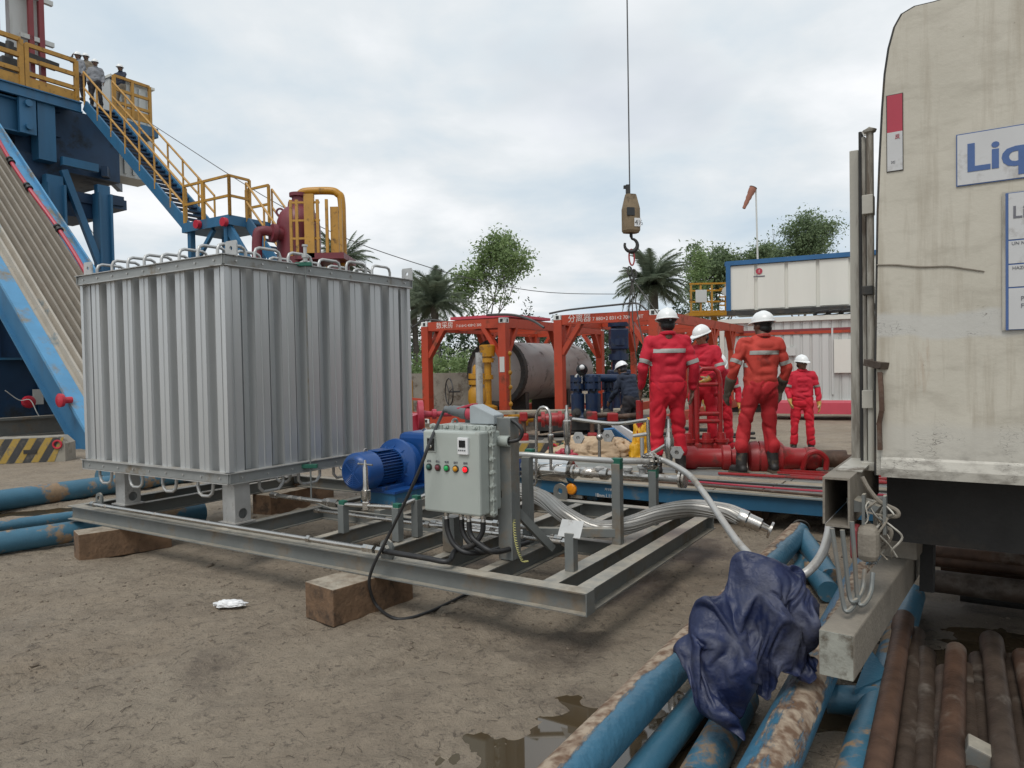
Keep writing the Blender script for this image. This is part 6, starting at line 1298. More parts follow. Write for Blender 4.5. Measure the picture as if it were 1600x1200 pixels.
# ================================================================ PEOPLE
def remesh(name, mb, vox, m, parent, smooth=3, fold=0., fscale=9., seed=0, zcut=None):
    me = bpy.data.meshes.new(name); me.from_pydata([tuple(v) for v in mb.v], [], mb.f); o = bpy.data.objects.new(name, me); COL.objects.link(o)
    md = o.modifiers.new('r', 'REMESH'); md.mode = 'VOXEL'; md.voxel_size = vox
    ms_ = o.modifiers.new('s', 'SMOOTH'); ms_.iterations = smooth; ms_.factor = .6
    me2 = evalmesh(o, name); bpy.data.objects.remove(o); bpy.data.meshes.remove(me)
    if fold:
        n = len(me2.vertices); co = np.empty(n*3); me2.vertices.foreach_get('co', co); co = co.reshape(-1, 3); no = np.empty(n*3); me2.vertices.foreach_get('normal', no); no = no.reshape(-1, 3)
        for i in range(n):
            c_ = Vector(co[i]); wq = noise.noise_vector(c_*3.1+Vector((seed, 0, 0)))*.9; a = noise.noise(Vector((c_.x*fscale*.9+seed*3.1, c_.y*fscale*.9, c_.z*fscale*1.15))+wq); b = noise.noise(Vector((c_.x*fscale*1.9+seed, c_.y*fscale*1.9, c_.z*fscale*1.9+c_.x*14)))
            co[i] += no[i]*fold*(.45-1.35*max(0, .30-abs(a))/.30+.35*b)
        me2.vertices.foreach_set('co', co.ravel())
    me2.polygons.foreach_set('use_smooth', [True]*len(me2.polygons)); me2.materials.clear(); me2.materials.append(MT[m] if isinstance(m, str) else m)
    o = bpy.data.objects.new(name, me2); COL.objects.link(o); o.parent = parent; return o
def cap(mb, a, ra, b, rb_):
    mb.sphere(a, ra, 14, 9); mb.sphere(b, rb_, 14, 9); mb.tube([a, b], [ra, rb_], 14, True)
def hand(mb, w_, d, palm_n, s=1., curl=.5, grow_=0.):
    """w_ wrist, d direction to the fingers, palm_n palm normal"""
    d = Vector(d).normalized(); n = Vector(palm_n); n = (n-d*n.dot(d)).normalized(); x = d.cross(n)
    p = w_+d*.045*s; T = Matrix.Translation(p) @ Matrix((x, d, n)).transposed().to_4x4()
    mb.sphere((0, .005, 0), 1, 12, 8, ((.040+grow_)*s, (.052)*s, (.018+grow_)*s), T)
    for i, (ox, L_) in enumerate(((-.030, .070), (-.010, .080), (.011, .075), (.030, .060))):
        b = w_+d*.088*s+x*ox*s; q = b; dd = d
        for k in range(3):
            dd = (dd+n*curl*(.35+.25*k)).normalized(); q2 = q+dd*L_*s*(.42, .32, .26)[k]; cap(mb, q, (.0095-.001*k+grow_)*s, q2, (.0085-.001*k+grow_)*s); q = q2
    b = w_+d*.03*s-x*.032*s; q = b; dd = (d*.75-x*.65+n*.25).normalized()
    for k in range(2): q2 = q+dd*.036*s; cap(mb, q, (.012+grow_)*s, q2, (.010+grow_)*s); q = q2; dd = (dd+n*.4+x*.2).normalized()
def person(label, loc, face_deg, pose, kit, scale=1., vox=.013, skin='skin'):
    t = thing('person', label, 'person', (0, 0, 0)); J = dict(
        hipL=(-.09, 0, .90), hipR=(.09, 0, .90), kneeL=(-.13, .02, .49), kneeR=(.13, .02, .49), ankL=(-.15, -.02, .10), ankR=(.15, -.02, .10),
        shL=(-.19, 0, 1.42), shR=(.19, 0, 1.42), elL=(-.29, -.02, 1.14), elR=(.29, -.02, 1.14), wrL=(-.28, .08, .88), wrR=(.28, .08, .88), neck=(0, .0, 1.49), head=(0, .02, 1.60), toe=0., yaw=0., pitch=0.)
    J.update(pose); g = {k: (Vector(v) if isinstance(v, tuple) else v) for k, v in J.items()}
    for k in ('elL', 'elR', 'wrL', 'wrR'): g[k].x *= .90 if abs(g[k].x) > .2 else 1
    pel = (g['hipL']+g['hipR'])/2; ch = (g['shL']+g['shR'])/2
    # body
    mb = MB(); HT = Matrix.Translation(g['head']) @ Matrix.Rotation(R_(g['yaw']), 4, 'Z') @ Matrix.Rotation(R_(g['pitch']), 4, 'X')
    mb.sphere((0, -.005, .02), 1, 20, 14, (.076, .095, .105), HT); mb.sphere((0, .035, -.045), 1, 14, 9, (.055, .058, .065), HT); mb.sphere((0, .065, -.085), 1, 10, 7, (.028, .025, .022), HT)
    cap(mb, HT @ Vector((0, .088, .018)), .010, HT @ Vector((0, .108, -.018)), .0145)
    for s in (-1, 1):
        mb.sphere((s*.078, -.005, -.005), 1, 8, 6, (.012, .02, .032), HT); mb.sphere((s*.04, .062, -.02), 1, 8, 6, (.024, .022, .02), HT); mb.sphere((s*.03, .080, .03), 1, 8, 6, (.028, .014, .008), HT)
        mb.sphere((0, .088, -.05), 1, 8, 6, (.025, .010, .008), HT)
    cap(mb, g['neck']-Vector((0, .01, .04)), .062, g['head']-Vector((0, .01, .03)), .056)
    for s, h, k, a, sh, el, wr in ((-1, 'hipL', 'kneeL', 'ankL', 'shL', 'elL', 'wrL'), (1, 'hipR', 'kneeR', 'ankR', 'shR', 'elR', 'wrR')):
        cap(mb, g[h], .072, g[k], .048); cap(mb, g[k], .048, g[a], .036); cap(mb, g[sh]*.92+ch*.08-Vector((0, 0, .025)), .040, g[el], .034); cap(mb, g[el], .034, g[wr], .026)
        cap(mb, g[h]*.7+pel*.3+Vector((0, 0, .03)), .075, g[sh]*.45+ch*.55-Vector((0, 0, .12)), .078); cap(mb, g[sh]*.9+ch*.1-Vector((0, 0, .02)), .042, g['neck']-Vector((0, 0, .05)), .05)
        d = (g[wr]-g[el]).normalized(); pn = J.get('palm'+('L' if s < 0 else 'R'), (-s, 0, 0)); hand(mb, g[wr], d, pn, 1., J.get('curl', .45))
        an = g[a]; mb.sphere((an.x, an.y+.05, .045), 1, 12, 8, (.04, .12, .04))
    remesh('body', mb, max(.008, vox*.65), skin, t, 2)
    for s in (-1, 1): o = MB().sphere(HT @ Vector((s*.031, .0895, .012)), .0115, 10, 8).build('eye', 'plasticwhite', t); MB().sphere(HT @ Vector((s*.031, .0985, .012)), .0055, 8, 6).build('iris', 'lensblack', o)
    # hair
    mb = MB(); mb.sphere((0, -.012, .03), 1, 18, 12, (.081, .098, .100), HT); mb.sphere((0, -.04, -.03), 1, 14, 9, (.074, .065, .06), HT); mb.build('hair', 'hair', t)
    # trousers
    mb = MB()
    for s, h, k, a in ((-1, 'hipL', 'kneeL', 'ankL'), (1, 'hipR', 'kneeR', 'ankR')):
        cap(mb, g[h]+Vector((0, 0, .05)), .108, g[h]*.6+g[k]*.4, .092); cap(mb, g[h]*.6+g[k]*.4, .092, g[k], .074); cap(mb, g[k], .073, g[k]*.4+g[a]*.6, .070); cap(mb, g[k]*.4+g[a]*.6, .070, g[a]+Vector((0, 0, kit.get('cuff', .06))), .072)
    mb.sphere(pel+Vector((0, -.005, .02)), 1, 20, 10, (.185, .132, .17))
    tr = remesh('trousers', mb, vox, kit['trousers'], t, 2, .013, kit.get('fold', 5.5), kit.get('seed', 3))
    # jacket
    def jmb(e):
        mb = MB(); hem = pel+Vector((0, 0, .06+kit.get('hem', 0)))
        for s, sh, el, wr in ((-1, 'shL', 'elL', 'wrL'), (1, 'shR', 'elR', 'wrR')):
            cap(mb, hem+Vector((s*.075, 0, 0)), .108+e, ch+Vector((s*.080, -.005, -.12)), .112+e); cap(mb, ch+Vector((s*.080, -.005, -.12)), .112+e, g[sh]*.82+ch*.18-Vector((0, 0, .03)), .072+e)
            cap(mb, g[sh]-Vector((s*.005, 0, .015)), .066+e, g[el], .056+e); cap(mb, g[el], .056+e, g[wr]*.85+g[el]*.15, .047+e); cap(mb, g[sh]-Vector((0, 0, .02)), .062+e, g['neck']-Vector((0, 0, .05)), .068+e)
        ax_ = (ch-hem).normalized(); X_1 = (g['shR']-g['shL']).normalized(); Y_1 = ax_.cross(X_1).normalized(); M3 = Matrix((X_1, Y_1, ax_)).transposed().to_4x4()
        for f_, rx_, ry_ in ((.04, .185, .128), (.16, .195, .135), (.34, .186, .128), (.54, .186, .126), (.74, .190, .126), (.90, .178, .112)): mb.sphere((0, 0, 0), 1, 20, 10, (rx_+e, ry_+e, .085), Matrix.Translation(hem.lerp(ch, f_)) @ M3)
        return mb
    jk = remesh('jacket', jmb(0), vox, kit['jacket'], t, 2, .013, kit.get('fold', 5), kit.get('seed', 7)+2)
    mb = MB(); mb.ring(g['neck']-Vector((0, .005, .005)), (0, .15, 1), .066, .022, 18, 8); mb.build('collar', kit['jacket'], t)
    # reflective tape cut from the jacket surface
    if kit.get('tape', True):
        def band(nm, p, n, w_, sel):
            bm = bmesh.new(); bm.from_mesh(jk.data); n = Vector(n).normalized()
            bmesh.ops.bisect_plane(bm, geom=bm.verts[:]+bm.edges[:]+bm.faces[:], plane_co=p+n*w_/2, plane_no=n, clear_outer=True); bmesh.ops.bisect_plane(bm, geom=bm.verts[:]+bm.edges[:]+bm.faces[:], plane_co=p-n*w_/2, plane_no=n, clear_inner=True)
            rm = [f_ for f_ in bm.faces if not sel(f_.calc_center_median())]; bmesh.ops.delete(bm, geom=rm, context='FACES')
            bm.normal_update()
            for v in bm.verts: v.co += v.normal*.0035
            if len(bm.faces):
                me = bpy.data.meshes.new(nm); bm.to_mesh(me); me.materials.append(MT['reflect']); o = bpy.data.objects.new(nm, me); COL.objects.link(o); o.parent = t
            bm.free()
        zc = ch.z-.115
        band('chest_tape', Vector((0, 0, zc)), (0, 0, 1), .042, lambda c_: abs(c_.x-ch.x) < .172 and c_.y < ch.y)
        for s, sh, el in ((-1, 'shL', 'elL'), (1, 'shR', 'elR')):
            d = g[el]-g[sh]; m_ = g[sh].lerp(g[el], .80); band('sleeve_tape', m_, d, .042, lambda c_, m_=m_: (c_-m_).length < .13 and (abs(c_.x-ch.x) > .18 or c_.y > ch.y+.16))
    # boots
    for s, a, k in ((-1, 'ankL', 'kneeL'), (1, 'ankR', 'kneeR')):
        an = g[a]; an0 = an.z-.10; mb = MB(); sh_ = g[a].lerp(g[k], .32); tw = R_(s*-1*J['toe'] if J['toe'] else -s*12); fd = Vector((math.sin(-tw), math.cos(tw), 0))
        cap(mb, an+Vector((0, 0, .0)), .058, sh_, .062); cap(mb, Vector((an.x, an.y, an0+.055))-fd*.03, .05, Vector((an.x, an.y, an0+.045))+fd*.13, .046)
        remesh('boot', mb, vox*.8, 'boot', t, 2)
        mb = MB(Matrix.Translation((an.x, an.y, an0+.012)) @ Matrix.Rotation(tw, 4, 'Z')); mb.add([(x*(1-.25*max(0, y-.1)/.1), y, z) for z in (-.012, .016) for x, y in ((-.045, -.08), (.045, -.08), (.05, .08), (.035, .18), (-.035, .18), (-.05, .08))], [tuple(range(6))[::-1], tuple(range(6, 12))]+[(i, (i+1) % 6, 6+(i+1) % 6, 6+i) for i in range(6)]); mb.build('boot_sole', 'sole', t)
    # gloves
    if kit.get('glove'):
        for s, el, wr in ((-1, 'elL', 'wrL'), (1, 'elR', 'wrR')):
            d = (g[wr]-g[el]).normalized(); mb = MB(); hand(mb, g[wr], d, J.get('palm'+('L' if s < 0 else 'R'), (-s, 0, 0)), 1.06*kit.get('gs', 1), J.get('curl', .45), .0045); cap(mb, g[wr]-d*kit.get('gauntlet', .03), .043*kit.get('gs', 1)**1.5, g[wr]+d*.03, .036*kit.get('gs', 1)); remesh('glove', mb, .0085, kit['glove'], t, 2)
    # helmet
    if kit.get('helmet', True):
        HH_ = HT @ Matrix.Translation((0, -.006, .045)) @ Matrix.Rotation(R_(-4), 4, 'X'); hm = MB(HH_); n = 32; vs = []; pr = []
        for i in range(11):
            a = math.pi/2*i/10; pr.append((math.cos(a), math.sin(a)))
        for i, (c_, s_) in enumerate(pr):
            for k in range(n):
                an = 2*math.pi*k/n; rd_ = 1.; bump_ = .007*max(0, 1-abs(math.cos(an)*c_)*9)*(c_ < .97) + .004*max(0, 1-abs(abs(math.cos(an)*c_)-.33)*14)
                vs.append((.110*c_*math.cos(an)*rd_, .134*c_*math.sin(an)*rd_, .115*s_+bump_))
        fs = [(i*n+k, i*n+(k+1) % n, (i+1)*n+(k+1) % n, (i+1)*n+k) for i in range(10) for k in range(n)]; hm.add(vs, fs, True)
        # rim and peak
        br = []
        for (e, z) in ((0, .004), (.012, .0), (.014, -.008), (-.004, -.012)):
            for k in range(n):
                an = 2*math.pi*k/n; pk = .045*max(0, math.sin(an))**3; br.append(((.110+e+pk*.2*(e > 0))*math.cos(an), (.134+e)*math.sin(an)+pk*(e > 0), z-pk*.35*(e > 0)))
        hm.add(br, [(i*n+k, i*n+(k+1) % n, (i+1)*n+(k+1) % n, (i+1)*n+k) for i in range(3) for k in range(n)], True)
        ho = hm.build('helmet', 'helmet', t)
        MB(HH_).tube([(.088*math.cos(a), .108*math.sin(a), -.022) for a in np.linspace(math.pi*.95, math.pi*2.05, 16)], .011, 6).build('head_band', 'black', ho); MB(HH_).lathe((0, -.118, -.026), (0, -1, 0), [(-.01, .012), (.012, .012)], 12).build('ratchet_knob', 'pluggrey', ho)
    t.scale = (scale,)*3; t.rotation_euler = (0, 0, R_(face_deg)); t.location = loc; return t
RED = dict(jacket='cloth_red', trousers='cloth_redt', glove='glovey')
P = Zp(1044, 738, DZ); P = Yp(1044, 600, 8.0); P.z = DZ
person('worker in red coverall and white helmet seen from behind, nearest to the camera', P, 4, dict(elL=(-.31, -.03, 1.14), wrL=(-.30, .10, .90), elR=(.31, -.03, 1.13), wrR=(.31, .06, .88), kneeL=(-.12, .03, .49), ankL=(-.14, -.02, .1), ankR=(.14, .05, .1), kneeR=(.12, .06, .49)), dict(jacket='cloth_red', trousers='cloth_redt', cuff=.15, hem=-.03, seed=1), 1.055)
P = Yp(1190, 600, 8.0); P.z = DZ
person('worker in faded orange-red jacket and white helmet standing with legs apart, back to the camera', P, 10, dict(kneeL=(-.20, .03, .50), ankL=(-.27, -.04, .10), kneeR=(.10, .03, .49), ankR=(.12, -.02, .1), hipL=(-.10, 0, .90), hipR=(.08, 0, .90), shL=(-.20, .02, 1.42), shR=(.20, -.0, 1.42), neck=(.03, .03, 1.49), head=(.05, .06, 1.60), yaw=20, elL=(-.34, .02, 1.16), wrL=(-.34, .15, .93), elR=(.32, -.02, 1.14), wrR=(.30, .10, .90), ), dict(jacket='cloth_orange', trousers='cloth_orangered', glove='glove', gauntlet=.11, gs=1.3, cuff=.20, hem=-.02, seed=5, fold=4.5), 1.025)
P = Yp(1098, 600, 9.9); P.z = DZ
person('worker in red facing us sideways, gloved hand raised to his chest holding a shackle', P, 150, dict(yaw=-28, pitch=-14, elR=(.30, .10, 1.16), wrR=(.10, .30, 1.26), elL=(-.29, .04, 1.15), wrL=(-.14, .26, 1.02), palmR=(0, -.3, -1), curl=.9, head=(0, .03, 1.60)), dict(jacket='cloth_red', trousers='cloth_redt', glove='glovey', seed=9), 1.0, skin='skinlight')
P = Yp(1124, 600, 10.7); P.z = .2
person('worker in red mostly hidden behind the man holding the shackle, yellow glove showing', P, 175, dict(neck=(.0, .10, 1.40), head=(.04, .2, 1.48), shL=(-.19, .08, 1.34), shR=(.19, .08, 1.34), elL=(-.30, .05, 1.08), wrL=(-.31, .14, .84), pitch=-35), RED, .93)
P = Zp(1254, 706, 0); P.z = 0
person('worker in red standing farther back on the mud beside the white containers', P, 165, dict(elL=(-.30, -.02, 1.14), wrL=(-.31, .04, .88), elR=(.28, .0, 1.15), wrR=(.25, .14, .95), yaw=30), RED, .97)
P = Yp(987, 640, 12.9); P.z = .08
person('worker in navy jacket and dark trousers stooping over the valves', P, 38, dict(neck=(0, .16, 1.42), head=(0, .24, 1.50), shL=(-.19, .10, 1.36), shR=(.19, .10, 1.36), elL=(-.26, .20, 1.08), wrL=(-.20, .40, .88), elR=(.27, .18, 1.08), wrR=(.24, .36, .86), pitch=-20, kneeL=(-.12, .10, .48), ankL=(-.16, -.1, .1)), dict(jacket='cloth_navy', trousers='cloth_dark', tape=False), .95)
def rigman(px, pyh, u_, kit, pose, label, face):
    P = Up(px, 140, u_); B = Vector((P.x, P.y, ZF)); q = Up(px, pyh, u_); person(label, (P.x, P.y, max(ZF-1.2, q.z-1.78)), face, pose, kit, 1.0, .03)
GREY = dict(jacket='cloth_grey', trousers='cloth_dark', tape=False)
rigman(124, 81, -27.0, GREY, dict(elR=(.38, .05, 1.5), wrR=(.16, .10, 1.62)), 'man in grey shirt on the rig floor lifting one hand to his helmet', 160)
rigman(136, 83, -27.6, dict(jacket='cloth_khaki', trousers='cloth_dark', tape=False), {}, 'man on the rig floor half hidden behind the others at the stair head', 180)
rigman(150, 92, -26.4, GREY, {}, 'man in grey shirt standing at the top of the yellow railed stairs', 200)
rigman(189, 100, -27.0, dict(jacket='cloth_navy', trousers='cloth_khaki', tape=False), dict(elL=(-.3, .15, 1.2), wrL=(-.1, .3, 1.15), elR=(.3, .15, 1.2), wrR=(.1, .3, 1.15)), 'man in dark jacket leaning on the railing right of the stair head', 170)
# ================================================================ TRUCK
TR = R_(33.5); tU = Vector((math.cos(TR), -math.sin(TR), 0)); tV = Vector((math.sin(TR), math.cos(TR), 0))
def Tp(px, py, c_): d = ray(px, py); return O+d*(c_/d.dot(tV))
TC = 3.62
truck = thing('tanker_truck_rear', 'rear of a grimy cream tanker truck with hazard signs, cut off by the right edge', 'truck', Tp(1500, 740, TC)+Vector((0, 0, -1.0)))
Pl = Tp(1368, 500, TC); lu = Pl.dot(tU); zb_ = Tp(1368, 742, TC).z; 
def tw(u_, z, dv=0.): return tU*u_+tV*(TC+dv)+Vector((0, 0, z))
# outline of the rear panel: bottom left, up the side, rounded shoulder, roof
ztop = Tp(1412, 16, TC).z; zsh = Tp(1385, 120, TC).z; usd = Tp(1385, 100, TC).dot(tU); utp = Tp(1412, 18, TC).dot(tU)
W2 = 2.3
out2 = [(lu, zb_)]
for (px, py) in ((1369, 600), (1371, 450), (1373, 330), (1376, 250), (1380, 170), (1384, 115), (1390, 75), (1399, 42), (1410, 22), (1430, 10), (1460, 3), (1490, -6)): p = Tp(px, py, TC); out2.append((p.dot(tU), p.z))
ul, zl = out2[-1]; out2 += [(lu+W2*.5, zl+.12), (lu+W2*.8, zl+.05), (lu+W2*.95, zl-.25), (lu+W2, zl-.8), (lu+W2, zb_)]
tm = bpy.data.materials.new('grimy_cream_panel'); tm.use_nodes = True; t = tm.node_tree; N = t.nodes; L = t.links; b = N['Principled BSDF']; b.inputs['Roughness'].default_value = .55
def tn(ty, **k):
    n = N.new(ty)
    for a, c in k.items(): setattr(n, a, c)
    return n
tc_ = tn('ShaderNodeTexCoord'); 
def tnoise(s, sx=(1, 1, 1), det=8, ro=.65, off=0, dist=0):
    mp = tn('ShaderNodeMapping'); mp.inputs['Scale'].default_value = sx; mp.inputs['Location'].default_value = (off,)*3; L.new(tc_.outputs['Object'], mp.inputs[0]); n = tn('ShaderNodeTexNoise'); n.inputs['Scale'].default_value = s; n.inputs['Detail'].default_value = det; n.inputs['Roughness'].default_value = ro; n.inputs['Distortion'].default_value = dist; L.new(mp.outputs[0], n.inputs['Vector']); return n.outputs['Fac']
def tmr(f_, a, b_, c=0., d=1.): n = tn('ShaderNodeMapRange'); n.inputs['From Min'].default_value = a; n.inputs['From Max'].default_value = b_; n.inputs['To Min'].default_value = c; n.inputs['To Max'].default_value = d; L.new(f_, n.inputs[0]); return n.outputs[0]
def tmix(f_, a, b_):
    n = tn('ShaderNodeMix', data_type='RGBA'); L.new(f_, n.inputs[0])
    for i, q in ((6, a), (7, b_)):
        if isinstance(q, tuple): n.inputs[i].default_value = (*q, 1)
        else: L.new(q, n.inputs[i])
    return n.outputs[2]
def tm_(op, a, b_):
    n = tn('ShaderNodeMath', operation=op)
    for i, q in enumerate((a, b_)):
        if isinstance(q, (int, float)): n.inputs[i].default_value = q
        else: L.new(q, n.inputs[i])
    return n.outputs[0]
sx_ = tn('ShaderNodeSeparateXYZ'); L.new(tc_.outputs['Object'], sx_.inputs[0]); zc_ = sx_.outputs[2]     # height above the truck's base point
z0t = truck.location.z
def zrel(py, px=1480): return Tp(px, py, TC).z-z0t
c = tmix(tmr(tnoise(1.3), .35, .65), (.52, .485, .41), (.44, .41, .34))
c = tmix(tmr(tnoise(3.5, (1, 1, 3.), off=4), .5, .75), c, (.36, .33, .27))
c = tmix(tmr(tnoise(11, (1.2, 1.2, .09), off=2), .52, .74), c, (.34, .30, .235))       # long runs
wob = tnoise(2.4, off=9)
zw = tm_('ADD', zc_, tm_('MULTIPLY', wob, .14))
def bandm(py, w_, s_): d = tm_('ABSOLUTE', tm_('SUBTRACT', zw, zrel(py)+.07), 0); return tmr(d, w_, w_+s_, 1, 0)
pale = tm_('MULTIPLY', bandm(505, .045, .02), 1.0); c = tmix(tm_('MULTIPLY', pale, .75), c, (.47, .465, .44))
pale2 = tmr(zw, zrel(672)+.07, zrel(655)+.07, 1, 0); c = tmix(tm_('MULTIPLY', pale2, .75), c, (.47, .45, .40))
# cracks
vo = tn('ShaderNodeTexVoronoi', feature='DISTANCE_TO_EDGE'); mpv = tn('ShaderNodeMapping'); mpv.inputs['Scale'].default_value = (5, 5, 22); L.new(tc_.outputs['Object'], mpv.inputs[0]); ds = tn('ShaderNodeVectorMath', operation='ADD'); nn_ = tn('ShaderNodeTexNoise'); nn_.inputs['Scale'].default_value = 9; nn_.inputs['Detail'].default_value = 6; L.new(tc_.outputs['Object'], nn_.inputs['Vector']); L.new(mpv.outputs[0], ds.inputs[0]); L.new(nn_.outputs['Color'], ds.inputs[1]); L.new(ds.outputs[0], vo.inputs['Vector'])
crk = tmr(vo.outputs['Distance'], .008, .03, 1, 0); crk = tm_('MULTIPLY', crk, tmr(tnoise(5, off=6), .5, .6)); crk = tm_('MULTIPLY', crk, tm_('MAXIMUM', bandm(500, .05, .03), tmr(zw, zrel(700)+.07, zrel(640)+.07, 1, 0)))
c = tmix(crk, c, (.06, .05, .045))
rst = tm_('MULTIPLY', tmr(tnoise(7, (1.6, 1.6, .22), off=13), .58, .70), tm_('MULTIPLY', tmr(zw, zrel(530)+.07, zrel(520)+.07, 1, 0), tmr(zw, zrel(640), zrel(545), 0, 1))); c = tmix(tm_('MULTIPLY', rst, .6), c, (.27, .14, .06))
spt = tm_('MULTIPLY', tmr(tnoise(17, off=21, det=4), .70, .74), tmr(tnoise(3, off=3), .45, .6)); c = tmix(spt, c, (.075, .055, .045))
low = tm_('MULTIPLY', tmr(zw, zrel(735)+.07, zrel(690)+.07, 1, 0), tmr(tnoise(12, (1, 1, 2), off=17), .46, .66)); c = tmix(tm_('MULTIPLY', low, .6), c, (.10, .085, .07))
L.new(c, b.inputs['Base Color']); bp = tn('ShaderNodeBump'); bp.inputs['Strength'].default_value = .25; bp.inputs['Distance'].default_value = .01; L.new(tm_('SUBTRACT', tnoise(14, det=6), crk), bp.inputs['Height']); L.new(bp.outputs[0], b.inputs['Normal'])
pan = MB().plate([tw(a, z) for a, z in out2], tV*.02); pan.build('rear_panel', tm, truck)
# roof / side shell going away, skirt step, dark edge
n = len(out2); mb = MB(); LEN = 7.0
vs = [tw(a, z, .02) for a, z in out2]+[tw(a, z, LEN) for a, z in out2]; mb.add(vs, [(i, i+1, n+i+1, n+i) for i in range(n-1)]+[tuple(range(n, 2*n))]); mb.build('tank_shell', 'trucktrim', truck)
mb = MB(); pts = [tw(a-.004, z, .006) for a, z in out2[:13]]; mb.tube(pts, .006, 6); mb.build('edge_seal', 'dark', truck)
mb = MB(); mb.prof(tw(lu+.02, zb_+.045, -.001), tw(lu+W2, zb_+.045, -.001), [(0, -.045), (.012, -.05), (.018, -.01), (.008, .03), (0, .04)][::-1]); mb.build('bottom_trim', tm, truck)
# signs
q0_ = Tp(1494, 211, TC-.004); q1_ = Tp(1494, 292, TC-.004); sh_ = q0_.z-q1_.z
def sgn(u0, z0, w_, h_, nm, m, dv=-.006, th=.004): return MB().plate([tw(u0, z0, dv), tw(u0+w_, z0, dv), tw(u0+w_, z0+h_, dv), tw(u0, z0+h_, dv)], tV*th).build(nm, m, truck)
su = q0_.dot(tU)
s_ = sgn(su, q1_.z, .95, sh_, 'product_sign', 'textblue'); sgn(su+.004, q1_.z+.004, .942, sh_-.008, 'sign_face', 'signwhite', -.0075, .0012)
tl_ = Tp(1508, 268, TC); cap_h = Tp(1508, 226, TC).z-tl_.z
text('lettering', 'Liquid', cap_h/.70, tw(tl_.dot(tU), tl_.z-.002, -.0085), tU, (0, 0, 1), 'textblue', truck, bold=.004, sx=1.10)
q0_ = Tp(1571, 303, TC); q1_ = Tp(1578, 516, TC); su = q0_.dot(tU); sh_ = q0_.z-q1_.z
mb = MB(); mb.plate([tw(su-.012, q1_.z+.0, -.010), tw(su+.8, q1_.z, -.010), tw(su+.8, q0_.z+.006, -.010), tw(su-.012, q0_.z+.006, -.010)], tV*.003); mb.build('sign_backing', 'trucktrim', truck)
sgn(su, q1_.z, .8, sh_, 'hazard_sign', 'textblue', -.0125, .002); 
rows_ = [0, .345, .63, .885, 1.0]; rz_ = [q0_.z-sh_*f_ for f_ in (0, .345, .52, .69, 1)]
for a, b_ in zip(rz_[:-1], rz_[1:]): sgn(su+.010, b_+.003, .784, a-b_-.006, 'sign_field', 'signwhite', -.0145, .0015)
text('lettering', 'Li', .07, tw(su+.022, q0_.z-.105, -.0155), tU, (0, 0, 1), 'textgrey', truck, bold=.001)
text('lettering', 'UN NO', .018, tw(su+.02, rz_[1]-.020, -.0155), tU, (0, 0, 1), 'textgrey', truck); text('lettering', 'HAZCHEM', .018, tw(su+.022, rz_[2]-.022, -.0155), tU, (0, 0, 1), 'textgrey', truck)
text('lettering', 'POLICE', .026, tw(su+.05, rz_[3]-.055, -.0155), tU, (0, 0, 1), 'textgrey', truck); text('lettering', 'FIRE', .026, tw(su+.05, rz_[3]-.085, -.0155), tU, (0, 0, 1), 'textgrey', truck)
mb = MB(); mb.ring(tw(su+.12, rz_[1]+.06, -.0155), tV, .055, .0016, 26, 4); mb.build('worn_emblem_ring', 'trucktrim', truck)
# red white reflector
a_ = Tp(1386, 151, TC); b_ = Tp(1384, 269, TC); wr_ = (Tp(1410, 150, TC)-Tp(1386, 150, TC)).dot(tU); hr_ = a_.z-b_.z
sgn(a_.dot(tU)-.003, b_.z-.003, wr_+.006, hr_+.006, 'reflector_frame', 'dark', -.004, .003); sgn(a_.dot(tU), b_.z, wr_, hr_*.51, 'reflector_white', 'signwhite', -.0065, .002); sgn(a_.dot(tU), b_.z+hr_*.51, wr_, hr_*.49, 'reflector_red', 'plugred', -.0065, .002)
text('lettering', '反', .022, tw(a_.dot(tU)+.03, b_.z+hr_*.42, -.008), tU, (0, 0, 1), 'plugred', truck); text('lettering', '3C', .014, tw(a_.dot(tU)+.015, b_.z+hr_*.10, -.008), tU, (0, 0, 1), 'textgrey', truck)
# dent line, hinges: side post, door rods
dp = [Tp(x, y, TC-.003) for x, y in ((1370, 414), (1400, 414), (1440, 417), (1480, 416), (1510, 420), (1538, 424))]; MB().tube(spl(dp, 5), [.0045-.0025*abs(i-9)/26 for i in range(len(spl(dp, 5)))], 6).build('dent_line', 'mudsteel', truck)  # dark grey bead stands in for the shaded crease of a dent
DP = TC+.12
def Tq(px, py, dv=.12): return Tp(px, py, TC+dv)
def vbar(px0, px1, py0, py1, dv, th, nm, m, ch=.003):
    a = Tq(px0, py0, dv); b_ = Tq(px1, py0, dv); z1_ = a.z; z0_ = Tq(px0, py1, dv).z; Pm = (a+b_)/2; w_ = (b_-a).dot(tU)
    T = Matrix.Translation(Pm+tV*th/2) @ Matrix.Rotation(-TR, 4, 'Z'); return MB(T).box((0, 0, (z0_+z1_)/2-Pm.z), (w_, th, z1_-z0_), ch=ch).build(nm, m, truck)
vbar(1327, 1341, 236, 716, .30, .5, 'side_panel', 'trucktrim')
vbar(1341, 1346, 206, 732, .20, .08, 'door_angle', 'chassis'); vbar(1346, 1352, 214, 735, .16, .05, 'door_angle', 'trucktrim')
a = Tq(1359, 203, .10); b_ = Tq(1353, 735, .10); b_ = Vector((a.x, a.y, b_.z))
MB().tube([b_, a], .016, 14).build('lock_rod', 'trucktrim', truck)
MB().lathe(a-Vector((0, 0, .015)), (0, 0, 1), [(0, .016), (.004, .026), (.014, .03), (.018, .012)], 14).build('rod_cap', 'trucktrim', truck)
mb = MB(); mb.plate([Tq(1346, 206, .15), Tq(1358, 198, .13), Tq(1367, 200, .12), Tq(1367, 206, .12), Tq(1350, 212, .14)], tV*.01); mb.build('top_bracket', 'trucktrim', truck)
